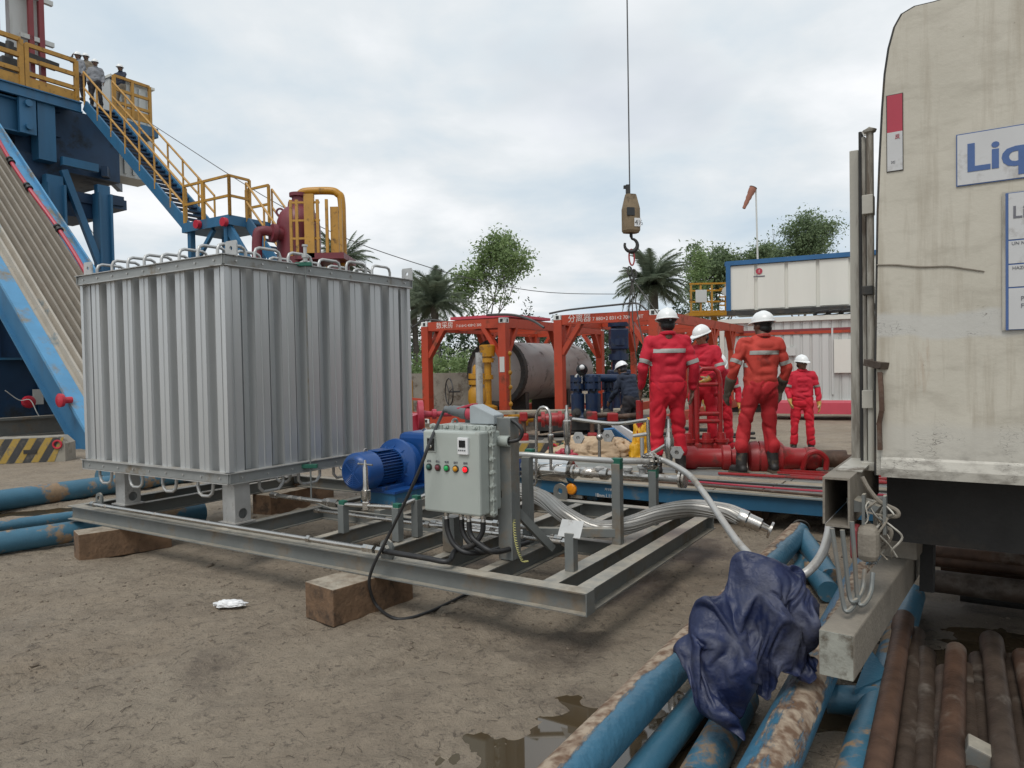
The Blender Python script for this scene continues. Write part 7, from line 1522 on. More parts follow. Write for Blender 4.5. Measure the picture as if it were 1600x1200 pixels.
for (y0, y1, m_, wd) in ((305, 335, 'trucktrim', 14), (447, 461, 'dark', 14), (610, 638, 'trucktrim', 14), (722, 735, 'trucktrim', 16)): vbar(1350-wd/4, 1350+wd, y0, y1, .07, .07, 'rod_guide', m_)
# door handle lever
mb = MB(); P = Tq(1371, 570, -.02); mb.bar(Tq(1356, 566, .04), Tq(1382, 572, -.02), .05, .03); mb.lathe(Tq(1372, 571, -.035), -tV, [(0, .013), (.016, .013)], 12); mb.build('lever_pivot', 'rust2', truck)
mb = MB(); hl = [Tq(1375, 582, -.02), Tq(1377, 610, -.03), Tq(1378, 640, -.03), Tq(1374, 660, -.02), Tq(1375, 700, -.02)]
for p, q in zip(hl[:-1], hl[1:]): mb.bar(p, q+(q-p).normalized()*.008, .018, .034, up=tV)
mb.build('door_lever', 'rust', truck)
# chassis under the body
zc0 = Tp(1500, 856, TC+.3).z
MB(Matrix.Rotation(-TR, 4, 'Z')).box((lu+W2/2+.0, TC+.55, (zb_+zc0)/2-.01), (W2-.02, .5, zb_-zc0-.02)).build('rear_crossmember', 'chassis', truck)
for s in (.55, W2-.55): MB(Matrix.Rotation(-TR, 4, 'Z')).box((lu+s, TC+3.8, .93), (.12, 6.0, .22)).build('frame_rail', 'chassis', truck)
for s in (.28, W2-.28):
    for yy_ in (4.6, 5.9): MB().lathe(tw(lu+s-.15, .47, yy_), tU, [(0, .2), (.0, .44), (.04, .47), (.26, .47), (.3, .44), (.3, .2)], 26).build('wheel', 'black', truck)
MB(Matrix.Rotation(-TR, 4, 'Z')).box((lu+W2/2, TC+3.6, zb_+.02), (W2-.1, 6.6, .06)).build('floor_plate', 'chassis', truck)
# open channel end at the left
a = Tp(1285, 745, TC-.35); zt_ = a.z; zb2 = Tp(1290, 822, TC-.35).z; wch = (Tp(1328, 745, TC-.35)-a).dot(tU)
au = a.dot(tU); mb = MB(Matrix.Rotation(-TR, 4, 'Z')); t_ = .009; y0_, y1_ = TC-.35, TC+.6; ym = (y0_+y1_)/2; ly = y1_-y0_
mb.box((au+wch/2, ym, zt_-t_/2), (wch, ly, t_)); mb.box((au+wch/2+.005, ym, zb2+t_/2), (wch-.01, ly, t_)); mb.box((au+t_/2, ym, (zt_+zb2)/2), (t_, ly, zt_-zb2-.02)); mb.box((au+wch-t_/2, ym, (zt_+zb2)/2), (t_, ly, zt_-zb2-.02)); mb.build('channel_beam', 'mudsteel', truck)
MB(Matrix.Rotation(-TR, 4, 'Z')).box((au+wch/2+.02, ym+.15, zt_+.004), (wch, ly-.1, .006)).build('channel_top', 'trucktrim', truck)
# bracket, lamp, wiring
P = Tp(1347, 790, TC-.22); mb = MB(); mb.plate([Tp(1323, 778, TC-.25), Tp(1343, 784, TC-.25), Tp(1375, 792, TC-.25), Tp(1368, 800, TC-.25), Tp(1325, 800, TC-.25)], tV*.12); mb.build('lamp_bracket', 'galv', truck)
lp_ = Tp(1357, 848, TC-.28); T = Matrix.Translation(lp_) @ Matrix.Rotation(-TR, 4, 'Z')
MB(T).box((0, 0, 0), (.085, .12, .15), ch=.030).build('rear_lamp', 'mudsteel', truck); MB(T).box((-.050, 0, .0), (.030, .105, .135), ch=.012).build('red_lens', 'mastred', truck)
for s in (0, .08): MB(T).box((-.02+s, .03, .12), (.012, .05, .16)).build('lamp_hanger', 'galv', truck)
r = random.Random(9)
for k in range(9):
    c0 = Tp(1372+r.uniform(-14, 10), 800+r.uniform(-20, 10), TC-.24); pts = [c0]
    for i in range(5): pts.append(c0+Vector((r.uniform(-.05, .06), r.uniform(-.05, .05), -.03-.045*i+r.uniform(-.02, .02))))
    MB().tube(spl(pts, 5), r.choice((.003, .004, .0045)), 5).build('loose_cable', r.choice(('mudsteel', 'trucktrim', 'galv')), truck)
pts = [Tp(x, y, TC-.2) for x, y in ((1347, 745), (1358, 765), (1376, 785), (1400, 797), (1402, 806), (1385, 808), (1378, 820), (1392, 830), (1386, 850), (1378, 858))]
MB().tube(spl(pts, 6), .010, 8).build('thick_cable', 'mudsteel', truck)
# step rods
for (x0, x1, y0, y1, dv) in ((1300, 1318, 826, 945, -.55), (1316, 1327, 828, 930, -.5), (1331, 1340, 815, 935, -.47)):
    a = Tp(x0, y0, TC+dv); b_ = Tp(x1, y1, TC+dv); pts = [a, a.lerp(b_, .5), b_, Tp(x1+8, y1+10, TC+dv), Tp(x1+20, y1-8, TC+dv+.1), Tp(x1+24, y1-40, TC+dv+.15)]
    MB().tube(spl(pts, 5), .0095, 8).build('step_rod', 'galv', truck)
# arm beam sticking out towards the camera
BA = R_(37); bdir = Vector((math.sin(BA), math.cos(BA), 0)); bs = Vector((math.cos(BA), -math.sin(BA), 0))
e0 = Zp(1335, 1066, .40); 
f_l = .125; f_h = .175
cen = e0-bs*f_l/2+Vector((0, 0, f_h/2))
mb = MB(); mb.bar(cen, cen+bdir*2.2, f_l, f_h); mb.build('bumper_arm', 'mudsteel', truck, bevel=.008)
MB().bar(cen-bdir*.004, cen+bdir*.001, f_l-.006, f_h-.006).build('arm_end_plate', mat('pale_scratched_plate', (.30, .30, .26), .6, .1, .2, 8, (.14, .12, .09), .4, 7, .2, 60), truck)
mb = MB(); P = cen+bdir*1.25; mb.plate([P-bs*.10+Vector((0, 0, .09)), P+bs*.10+Vector((0, 0, .09)), P+bs*.10+Vector((0, 0, .35)), P-bs*.10+Vector((0, 0, .35))], bdir*.9); mb.build('arm_hanger', 'mudsteel', truck)
MB().bar(P+bs*.12-Vector((0, 0, .12))+bdir*.2, P+bs*.12+Vector((0, 0, .3))+bdir*.3, .06, .1).build('arm_hanger', 'chassis', truck)
# ================================================================ BLUE PIPE RACK, LOWER RIGHT
rack = thing('blue_pipe_rack', 'welded rack of thick muddy blue pipes before the truck under the tarp', 'pipe rack', Zp(1150, 1000, 0))
def mudpipe(name, dirn, bias):
    m = mat(name, (.040, .128, .20), .45, 0, .15, 4, bump=.3, bscale=60); t = m.node_tree; N = t.nodes; L = t.links; b = N['Principled BSDF']; src = b.inputs['Base Color'].links[0].from_socket
    g_ = N.new('ShaderNodeNewGeometry'); dp = N.new('ShaderNodeVectorMath'); dp.operation = 'DOT_PRODUCT'; L.new(g_.outputs['Normal'], dp.inputs[0]); dp.inputs[1].default_value = dirn
    tcn = N.new('ShaderNodeTexCoord'); n1 = N.new('ShaderNodeTexNoise'); n1.inputs['Scale'].default_value = 5; n1.inputs['Detail'].default_value = 10; n1.inputs['Roughness'].default_value = .7; r1_ = N.new('ShaderNodeMapping'); r1_.inputs['Rotation'].default_value = (0, 0, GA); L.new(tcn.outputs['Object'], r1_.inputs[0]); r2_ = N.new('ShaderNodeMapping'); r2_.inputs['Scale'].default_value = (1.5, .28, 1.5); L.new(r1_.outputs[0], r2_.inputs[0]); L.new(r2_.outputs[0], n1.inputs['Vector'])
    a = N.new('ShaderNodeMath'); a.operation = 'MULTIPLY_ADD'; L.new(n1.outputs['Fac'], a.inputs[0]); a.inputs[1].default_value = 1.9; L.new(dp.outputs['Value'], a.inputs[2])
    r = N.new('ShaderNodeMapRange'); r.inputs['From Min'].default_value = bias; r.inputs['From Max'].default_value = bias+.10; L.new(a.outputs[0], r.inputs[0])
    n2 = N.new('ShaderNodeTexNoise'); n2.inputs['Scale'].default_value = 22; n2.inputs['Detail'].default_value = 6; L.new(tcn.outputs['Object'], n2.inputs['Vector']); cr = N.new('ShaderNodeValToRGB'); e = cr.color_ramp.elements; e[0].position = .38; e[0].color = (.13, .075, .045, 1); e[1].position = .62; e[1].color = (.34, .27, .20, 1); L.new(n2.outputs['Fac'], cr.inputs[0])
    x = N.new('ShaderNodeMix'); x.data_type = 'RGBA'; L.new(r.outputs[0], x.inputs[0]); L.new(src, x.inputs[6]); L.new(cr.outputs[0], x.inputs[7]); L.new(x.outputs[2], b.inputs['Base Color'])
    q = N.new('ShaderNodeMapRange'); q.inputs['To Min'].default_value = .38; q.inputs['To Max'].default_value = .9; L.new(r.outputs[0], q.inputs[0]); L.new(q.outputs[0], b.inputs['Roughness'])
    bp = N.new('ShaderNodeBump'); bp.inputs['Strength'].default_value = .6; bp.inputs['Distance'].default_value = .012; ad = N.new('ShaderNodeMath'); L.new(n2.outputs['Fac'], ad.inputs[0]); L.new(r.outputs[0], ad.inputs[1]); L.new(ad.outputs[0], bp.inputs['Height']); L.new(bp.outputs[0], b.inputs['Normal']); return m
MT['mud1'] = mudpipe('blue_pipe_mud_on_left', (-.75, .25, .55), 1.22); MT['mud2'] = mudpipe('blue_pipe_mud_streaks', (.30, 0, .50), 1.32)
def line(px0, py0, px1, py1, z): a = Zp(px0, py0, z); b_ = Zp(px1, py1, z); return a, b_
zr = .22
a1 = Zp(1248, 832, zr); dB = GV.copy()
near1 = Zp(955, 1140, zr); d1 = (a1-near1).normalized()
n1_ = near1-d1*1.2
def rp(p, q, r, nm='rack_pipe', m='pipeold'): return MB().tube([p, q], r, 24).build(nm, m, rack)
rp(n1_, a1, .085, m='mud1')
# gap shadow pipe under pipe 1
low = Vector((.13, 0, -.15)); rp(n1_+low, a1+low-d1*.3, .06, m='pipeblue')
a2 = Zp(1345, 905, zr); n2_ = Zp(1222, 1160, zr); d2 = (a2-n2_).normalized(); rp(n2_-d2*1.0, a2+d2*.8, .088, m='mud2')
# end cross pipes at the far end
e1 = Zp(1288, 878, .12); rp(a1+Vector((0, 0, -.0)), Zp(1298, 905, .10), .075, 'cross_pipe', 'pipeblue'); rp(Zp(1238, 850, .08), Zp(1310, 1000, .08)*.3+Zp(1290, 900, .08)*.7, .07, 'cross_pipe', 'pipeblue')
rp(Zp(1290, 1092, .10), Zp(1372, 1095, .12), .06, 'cross_pipe', 'pipeblue')
a3 = Zp(1370, 1080, .12); rp(Zp(1330, 1240, .1), Zp(1425, 930, .10), .075, 'rack_pipe', 'pipeblue')
rp(Zp(1085, 1230, .05), Zp(1160, 1090, .05), .075, 'rack_pipe', 'pipeblue')
mb = MB(); mb.plate([Zp(1335, 1085, .16), Zp(1390, 1062, .16), Zp(1360, 1020, .2)], (0, 0, .02)); mb.build('gusset', 'pipeblue', rack)
o = MB().tube(spl([a1+Vector((-.09, 0, .02)), a1+Vector((-.02, -.02, .10)), a1+Vector((.07, -.02, .07)), a1+Vector((.12, .05, -.06)), Zp(1285, 850, .1), Zp(1300, 880, .03)], 6), .006, 6).build('tied_rope', 'chain'); tag(o, 'thin rope tied round the far end of the blue pipe rack', 'rope')
# ================================================================ TARPAULIN
# ================================================================ TARPAULIN (a settled cloth surface, 58 x 58 points, differences between neighbouring points)
_D = [
139,-7,-11,-10,-8,-8,-8,-6,-7,-7,-7,-7,-8,-3,-7,-5,-1,-4,1,0,-10,-1,-1,-1,-3,-10,14,15,17,1,-1,-3,-8,2,4,8,9,9,11,12,12,10,9,11,14,15,11,3,6,12,8,6,6,7,5,5,7,-1,8,-2,1,-1,
-3,-3,-1,-2,3,2,0,-2,7,-4,0,4,-5,3,-4,-7,13,-8,-7,-2,2,11,-2,1,-13,0,0,3,19,-8,3,6,-6,3,1,-5,-1,-1,-1,-1,-2,-2,-7,0,6,-6,-1,-1,-1,0,-3,0,1,3,1,6,-2,-1,-1,-1,-1,-2,-4,-1,0,
2,-2,10,1,-7,7,2,-2,4,-4,0,-2,-1,0,4,-1,-5,7,-6,4,-1,-3,12,-3,-5,9,-9,-3,3,-2,-1,-1,-3,0,-9,0,6,-6,0,-1,0,0,-1,3,0,-1,2,-3,-5,10,2,0,-1,-1,-1,0,5,-3,1,-6,-6,9,2,3,-5,7,-1,
-8,2,4,0,0,4,-2,-1,-1,2,-6,9,2,0,2,-3,-5,5,-2,-4,-1,-1,-2,-4,-8,1,1,-1,1,-1,-2,0,0,-1,0,1,0,-2,-3,9,-5,2,0,0,-1,0,-3,-6,11,-4,5,-3,-6,9,-10,5,0,9,1,1,-1,-1,0,-3,0,2,-5,4,3,
0,-5,3,2,-1,2,1,-2,-10,-4,-3,-6,1,0,6,1,-3,-2,0,1,-1,-1,0,1,1,0,-2,-4,3,0,0,3,0,0,0,5,-2,-8,7,-3,3,6,-7,4,-4,-3,-2,14,-4,4,-1,-2,1,-1,-5,-7,1,11,1,-6,-2,1,6,-3,0,3,-2,-6,-2,
0,-4,-1,-5,0,0,1,1,0,1,1,1,0,2,-4,8,-5,3,-3,-1,0,7,1,0,-5,8,-1,-4,0,4,-3,9,1,-4,-3,0,-4,11,-5,4,-2,-1,-1,-10,3,8,0,-6,10,-1,-6,-1,4,-2,-7,13,-2,0,-3,-2,-4,-2,-2,1,-1,1,-1,
-1,2,1,4,-4,8,-9,-7,3,-1,0,-1,5,-1,2,2,-9,9,-2,2,-6,-1,-1,2,15,-3,-11,-1,4,8,-3,3,-5,-3,-2,7,-1,-7,7,-7,1,5,0,-3,-8,8,-2,11,-5,2,2,-2,-5,1,-1,1,-1,2,0,2,1,-8,5,1,-5,-7,-1,
10,-5,-1,-6,11,-2,-1,7,-10,9,-2,-3,1,-3,2,-4,14,-2,-7,-5,3,7,1,-1,-2,1,-3,-4,6,0,5,-5,-2,1,-1,-6,1,4,-3,-1,-2,1,7,-2,0,1,0,0,1,2,-8,1,9,2,-11,14,7,-17,-3,16,-3,6,-10,2,1,-1,
5,-8,4,9,-2,-3,1,3,-1,-4,5,-8,-5,1,6,0,-1,5,-5,2,-2,-10,3,6,4,-4,1,-2,-2,2,-2,-3,7,0,-5,1,5,0,-5,0,-1,2,10,1,-3,2,9,2,14,0,-3,-15,4,-1,3,1,2,-2,-3,5,-1,2,-4,9,2,-2,-9,8,-1,
0,-3,-7,-4,6,-2,-1,3,-4,0,7,-12,2,-1,0,-3,17,-8,0,-6,18,2,1,1,-2,-16,4,6,1,1,1,-4,1,2,-3,4,4,11,-2,-1,1,-1,-7,0,2,2,-2,3,0,4,-12,9,2,-1,-13,14,-4,-10,7,1,7,-3,-11,5,0,-3,0,
-4,0,7,1,-1,-3,4,3,-4,-4,16,-4,-1,-1,-2,-2,4,-6,1,2,3,-1,5,-2,3,-5,0,0,7,-1,-3,3,0,0,1,0,0,2,-3,-5,-3,15,1,-11,1,-1,-3,0,12,1,-2,-1,-3,3,-11,1,3,-4,-1,-1,2,-1,1,6,-1,0,3,5,
-4,-2,-1,-5,0,5,3,0,-1,-1,-1,1,3,0,0,1,-3,0,7,-1,0,-3,2,1,1,4,1,1,1,2,1,-8,-3,7,-13,14,-11,10,2,-2,0,-5,1,2,0,-8,3,0,-3,-1,1,0,1,0,5,-9,12,-4,-4,-2,0,0,2,3,1,1,0,1,1,1,-6,
6,2,0,0,-7,5,0,-1,1,0,0,6,1,3,2,1,-1,0,3,-2,-6,7,-5,3,-1,-1,-4,2,0,1,-5,-1,-1,-5,6,2,-2,-1,0,1,1,-2,3,-5,-2,0,0,-2,5,2,0,1,1,1,0,1,0,1,-2,-1,3,-3,2,5,0,0,1,0,1,-3,-2,0,4,6,
7,2,-4,1,-1,0,-1,-1,0,-4,2,0,0,-5,-6,1,4,-1,-2,3,3,0,0,0,0,-1,2,0,-1,-1,0,0,0,0,0,1,0,0,2,-3,2,3,1,-3,-1,1,-1,4,1,1,0,1,1,3,-2,7,3,1,1,-2,1,-2,-1,-2,1,-1,-2,-1,-1,0,-9,-3,
4,3,2,2,1,0,0,1,-1,0,0,0,-1,0,-3,2,0,0,1,0,1,1,0,0,-4,0,1,4,1,-1,2,-11,0,6,1,0,1,0,2,0,0,-5,-1,3,3,4,1,0,1,-1,-2,-1,-1,-1,-5,-4,5,0,1,1,2,-1,2,0,0,1,1,-3,-2,2,1,-2,1,1,-2,
0,-2,3,-5,2,4,2,-2,-1,5,-2,1,2,-10,8,-12,5,2,2,0,1,0,-3,4,0,-2,-4,0,2,3,2,0,1,-2,-3,-3,-3,2,-1,-1,5,2,0,1,0,1,0,0,1,-3,3,0,-3,4,0,1,-4,-7,5,3,-1,-1,3,-8,-3,6,7,-1,2,-5,3,1,
-5,1,7,0,1,2,-2,3,1,1,0,0,-2,-1,0,-1,0,1,-1,1,0,0,0,-1,0,0,0,-2,-2,-2,8,-4,3,3,-5,7,1,-1,-3,-1,4,-3,-5,3,-7,-2,1,12,-8,7,-2,1,-1,1,-6,2,1,5,-1,-3,6,0,2,-6,7,0,3,0,1,-1,-1,
0,-4,2,-1,1,0,0,-2,-2,4,-2,1,-1,3,-3,2,5,-7,4,1,-2,3,-7,6,2,0,-3,1,3,-1,1,-2,-3,2,-5,5,-5,4,-1,2,-4,5,-2,-8,5,1,1,7,0,-2,5,-2,2,1,1,-2,-3,6,-5,2,-4,4,-1,0,1,0,-2,-5,9,-2,-1,
-4,8,-1,0,-1,3,-3,0,1,-2,-5,7,0,1,-3,3,0,-1,-1,-3,0,1,-3,1,1,1,-1,1,-12,2,3,-3,2,2,0,9,0,0,2,-8,2,4,2,3,-2,0,-7,7,-3,-1,0,2,0,2,0,-9,11,1,-1,-4,2,-3,4,-6,6,0,-7,8,-2,-5,4,
-1,-1,-1,-2,-10,1,8,0,0,1,1,0,0,-2,-9,4,-2,2,-1,-1,4,3,-4,11,3,-3,3,-11,1,-8,1,8,-3,12,-7,4,0,1,-8,7,-3,5,2,-11,9,1,-1,0,0,-2,2,-8,3,3,2,-1,-2,0,-5,3,-2,-7,5,-4,5,0,1,0,0,
-1,-5,-8,0,8,-6,-5,-2,5,0,2,5,-4,5,3,1,2,-10,-3,1,2,9,-7,3,0,-1,-6,5,-2,-2,6,-3,2,-2,-1,4,-1,-3,7,-4,5,-6,3,-1,0,-2,2,-3,-1,-5,0,-5,7,2,1,0,0,-3,-12,-3,4,8,-4,0,3,-9,-4,7,
1,-1,5,1,2,0,-8,-3,7,1,-5,5,6,-3,0,-3,1,2,-8,3,2,4,-2,2,0,-1,-1,3,-9,11,0,1,-4,-1,0,0,-5,6,-5,-9,3,2,7,0,0,-3,-8,-8,4,6,-2,1,-10,10,-5,8,-2,-6,11,-5,-1,-3,6,-3,-1,9,1,-1,-3,
-4,-2,5,-3,-1,3,-4,0,0,-5,6,1,0,1,-1,0,4,-3,-2,-1,9,-2,-7,1,1,0,-1,-6,0,0,7,3,-1,-6,-7,-3,5,-2,2,2,-10,7,-3,4,4,3,-1,6,3,-3,-1,-1,-3,6,-4,6,-3,1,4,2,-5,-10,11,-1,-3,0,1,3,
-4,0,1,1,1,0,-8,12,-10,1,-1,11,-4,-6,-2,3,-3,-3,3,0,8,0,-7,-7,-3,1,-6,11,-10,6,4,4,0,-2,0,3,2,7,1,0,1,-5,2,4,-2,-6,8,-6,-4,4,-6,12,-13,7,2,0,0,0,-2,3,-7,7,-4,5,-2,-7,10,-4,
-1,-1,7,-2,-5,-3,3,1,-4,6,3,-7,-9,-3,0,0,5,-5,10,-3,4,1,1,0,-2,0,2,4,3,0,-3,3,-1,1,-2,6,-6,4,-5,-4,9,-11,15,-11,5,0,0,-1,-2,0,6,-8,7,-6,9,-9,-9,7,-3,1,2,3,1,-5,-3,4,4,4,-6,
-9,-1,0,3,3,3,2,-2,2,1,0,0,-1,1,-11,3,8,-11,10,1,-9,7,-9,12,-5,7,-2,-1,-7,0,10,-14,15,-5,1,0,-4,2,4,-7,6,-7,8,-9,9,-7,-4,0,-3,0,5,0,0,-1,2,1,-5,-3,1,2,3,1,2,3,1,-1,0,0,1,-1,
1,-8,7,-12,-5,17,-19,11,2,-11,15,-4,1,-4,5,5,-3,-7,-2,10,-14,10,1,1,-2,1,-4,5,-7,7,-8,8,-8,7,-2,0,-1,-6,0,1,4,2,-1,4,-2,-4,1,1,1,1,3,0,0,1,-1,1,-1,-1,-3,3,-4,2,14,-19,8,-2,
-9,17,1,-4,4,-4,-4,4,0,4,-2,-5,6,-11,10,0,-2,1,1,-2,0,0,0,1,2,0,-1,-1,-2,0,-2,2,0,0,2,1,3,0,0,1,1,0,0,0,1,-1,0,-2,2,-4,2,-4,3,2,2,3,3,-16,17,-11,6,6,-5,6,-5,-4,6,-6,-1,1,0,
4,-4,6,-1,0,1,-1,1,-3,3,-4,7,1,0,-2,-3,1,-2,1,1,1,0,1,1,0,1,2,0,1,0,0,0,0,-2,2,-5,3,-5,1,4,-2,3,3,-13,15,-11,9,-6,4,6,-6,7,-5,-3,5,1,-1,0,-2,-3,2,4,1,-1,0,4,1,1,1,-2,0,-1,
1,-2,1,-1,0,0,-2,-2,3,-2,4,1,0,3,0,-3,-2,1,4,0,-3,-1,-2,-7,8,-8,5,-8,0,17,-10,10,1,0,-3,-1,4,-1,0,-1,0,-5,-1,0,2,5,-1,1,2,1,2,0,0,1,2,0,-2,1,-1,1,-1,0,-1,0,1,0,-4,2,2,1,0,
0,-2,1,3,-2,0,-2,1,-2,-13,7,-5,6,2,5,-1,-5,11,2,0,0,-2,1,-1,0,0,-1,-2,0,1,-1,2,2,-1,1,0,5,0,1,1,-1,-1,1,2,-1,0,0,-1,0,-1,-1,-7,7,-7,1,8,0,-1,-1,3,1,-6,5,-6,3,-4,-6,3,1,-2,
3,0,3,7,2,0,0,1,0,-2,0,0,-1,-1,-6,7,1,-3,-2,5,-2,5,2,3,-5,3,3,0,1,-2,0,0,0,-2,1,0,-2,-1,-6,3,-10,13,-7,-12,-5,0,5,5,5,9,-1,2,-7,-3,2,0,-5,8,-2,-4,10,-6,4,4,2,1,0,-1,-5,-2,
-2,4,2,-12,3,4,7,-2,4,-11,6,3,6,0,-1,1,1,1,-1,0,-2,-1,-1,-1,-3,-7,0,4,1,-14,3,-9,6,16,4,-1,-1,0,-5,2,-2,2,-2,0,-1,-9,-2,4,-1,14,1,-3,3,0,0,2,-2,-1,-2,-1,3,0,-1,3,0,-15,-7,
10,-3,3,3,-5,6,6,3,2,-2,-1,0,-1,-1,-3,-1,1,-3,-8,4,-2,-2,3,1,0,3,8,-2,-2,3,-6,2,-9,1,8,2,-4,-2,-5,14,-4,2,2,-2,-1,0,2,3,-2,-2,-1,1,1,3,-3,-15,14,-4,1,-2,-2,-3,9,1,0,2,-2,1,
1,-3,-2,-1,-1,0,-2,3,0,-11,7,-1,7,-3,-2,0,3,6,-2,-3,3,-3,-1,2,-6,6,2,-2,-5,16,-8,-7,-3,-7,1,0,4,5,8,4,-3,1,3,-5,-8,1,-6,12,6,-6,-3,3,-9,1,4,1,6,1,-3,0,1,-1,-1,0,0,-7,7,1,-6,
2,6,1,-7,3,-4,6,3,-4,-2,6,-1,-12,10,-7,-8,-3,11,10,6,1,-1,-2,-1,-7,-2,-3,1,0,2,-5,0,-1,3,6,3,-2,-10,12,0,-7,4,3,0,-2,-1,1,-1,2,0,-5,5,-3,3,2,-8,1,4,2,-3,6,-1,-4,3,-6,6,3,-4,
1,-3,0,-6,-3,2,-5,5,14,-5,4,1,1,-15,10,-2,-4,-3,1,0,4,0,1,0,0,-3,-8,13,-3,1,2,0,-4,1,4,0,-3,2,-8,7,1,-7,9,-3,3,1,0,0,0,0,-1,5,-3,1,-5,-4,4,4,-6,4,2,-15,0,1,1,-13,13,-8,-5,
-8,7,12,-13,3,6,-3,2,2,1,0,1,0,-1,0,1,-11,-5,0,11,5,2,1,-2,-4,3,-7,0,2,5,1,-8,8,-4,0,5,-1,2,-2,3,-2,2,-6,6,-2,0,0,0,0,-2,1,-6,0,1,-6,7,0,-11,1,-6,4,14,-3,-2,3,0,-9,2,3,6,1,
1,-1,0,-1,4,1,-7,5,-4,-4,7,-1,-7,-2,3,1,7,-4,4,-7,6,0,-4,5,-1,2,-4,4,-1,0,-7,5,0,-3,2,0,1,0,-1,1,-1,1,6,2,3,0,-3,3,-1,1,-3,-2,-4,7,-1,-1,-4,8,2,0,0,-2,2,-1,4,-4,2,-2,-12,7,
-2,-1,7,-2,2,-1,-8,5,-2,1,4,-4,4,0,-1,-6,4,1,0,0,-2,2,-3,1,-3,1,4,-7,5,-4,12,1,0,0,0,-6,1,1,-1,-3,2,2,1,0,0,-5,6,2,-1,1,-2,3,-7,6,-2,-3,5,-22,3,16,2,-3,-1,1,-2,-9,9,-1,-4,
7,-3,2,2,-2,-11,1,8,-8,-4,4,1,0,7,-3,0,1,-11,6,15,-1,0,0,-1,-5,-11,-2,12,0,3,0,0,1,-1,-2,-7,5,7,0,-8,0,9,-10,5,1,-20,8,7,2,2,0,-2,0,0,-1,-11,11,2,-1,2,-1,-9,-3,6,-5,-6,-3,
3,0,1,-3,2,15,-4,3,0,-6,14,0,-3,-2,-2,-2,3,-4,-11,14,2,1,-1,0,0,1,0,1,-6,0,8,-2,-6,8,-15,-3,0,7,7,-2,1,-1,0,-1,1,1,0,-6,5,-3,-1,-2,5,-3,-10,-6,-3,4,1,0,0,0,2,1,12,-1,-2,7,
-10,18,1,-6,0,5,-2,-8,10,-6,4,0,1,0,1,0,1,-9,3,6,-3,6,0,-11,7,-10,5,1,0,0,0,2,-3,2,-2,-2,7,1,0,2,1,0,-2,2,0,-5,-6,-8,-6,1,1,-1,2,0,4,7,-1,6,9,-20,0,12,5,-7,4,2,-3,4,-1,0,1,
-2,-1,2,1,2,-1,-3,7,-1,-3,0,-9,5,-2,6,-3,1,-12,4,5,2,-1,2,-10,0,5,4,4,3,4,2,0,0,-5,0,-10,-11,1,0,-1,-2,0,7,5,7,-8,13,-4,0,2,4,-5,3,1,0,-3,0,-1,-5,-3,-2,0,6,11,5,-2,-9,0,-5,
6,1,0,-10,4,3,3,-16,2,13,3,-1,1,-6,-7,-1,-1,0,1,5,13,-1,6,-3,1,-7,-10,2,-2,-3,-3,-2,16,4,8,-10,10,-1,-4,6,-2,-2,1,0,-3,-2,-2,9,1,0,0,-6,-2,8,-6,5,-9,1,-8,1,0,2,-3,1,2,8,-13,
0,16,3,1,1,-3,-5,-3,2,4,2,-4,11,3,0,-1,-1,-3,-4,-7,-1,1,5,-1,-6,5,1,-1,-1,4,-13,5,9,0,-11,4,0,1,0,-3,0,4,12,-6,-6,7,-15,-2,8,2,-6,1,1,-12,-1,11,-2,-3,-4,0,13,5,2,2,0,-4,4,
3,2,-1,-1,-2,-1,1,0,-1,-1,-2,-1,-4,-4,7,-3,0,7,-3,-10,7,4,9,-5,-6,0,-10,-2,1,1,11,6,6,-8,7,-2,-19,-2,15,-11,7,6,1,-2,0,-15,-2,1,5,-8,0,0,5,6,4,2,2,4,-1,1,1,-3,-4,3,2,-1,-1,
-2,-1,-1,0,1,-9,3,-4,6,-2,-1,-2,18,-5,7,-1,0,2,1,-4,-1,0,1,-8,4,1,-19,-1,17,-12,2,-4,1,4,-7,10,5,-15,4,-4,3,-8,0,2,-1,0,5,16,0,1,-4,-2,2,2,-5,3,-1,-3,0,2,-1,2,-2,5,-1,3,-19,
9,23,-3,-2,5,1,0,1,-1,-2,1,-2,-3,-3,2,3,-19,1,10,-18,4,0,0,1,8,2,-12,10,5,-10,5,-1,-1,-8,-2,3,6,7,-1,-6,-3,-1,1,4,5,6,-5,-2,1,1,1,4,2,-1,-6,-6,0,11,11,8,7,6,8,11,10,10,9,7,
-2,-7,3,-3,2,9,17,15,10,13,10,10,13,11,2,3,3,16,15,12,10,-1,12,10,11,10,4,1,1,0,-1,2,0,-4,-7,8,-2,-7,-7,-4,-3,-2,-4,8,-7,-1,16,-2,-3,-10,-12,-2,-1,-2,2,1,1,-1,9,9,-8,12,4,
-6,-4,-2,7,-9,-1,2,0,4,4,-8,-1,1,-1,1,-6,12,-3,-7,-3,-1,3,10,0,0,1,-5,-5,-5,13,-5,-8,2,8,0,0,2,-4,-3,2,-10,14,-8,-16,-1,4,-1,-2,-1,-2,1,0,3,1,3,12,-12,5,12,0,-7,-2,5,-6,-1,
0,-1,3,6,-4,-2,0,0,4,-11,-3,6,-2,0,4,-6,-3,-2,3,-3,2,7,4,-13,10,3,-3,2,1,-3,2,-13,-1,15,10,-2,-2,-4,-2,-3,0,-1,1,2,-1,1,-4,3,-1,4,1,-2,2,8,-16,1,6,1,0,-4,1,-5,10,1,1,-8,-2,
6,-5,-7,-2,1,-2,5,7,1,-9,0,5,9,-11,7,-9,2,3,0,-1,-2,0,0,2,7,9,-5,3,-1,-3,-1,-1,0,-1,-2,5,-4,7,-11,0,9,-6,0,0,-1,6,3,-3,-1,0,1,-10,6,7,0,-1,-12,1,-4,0,-3,4,-2,-1,-5,4,3,8,7,
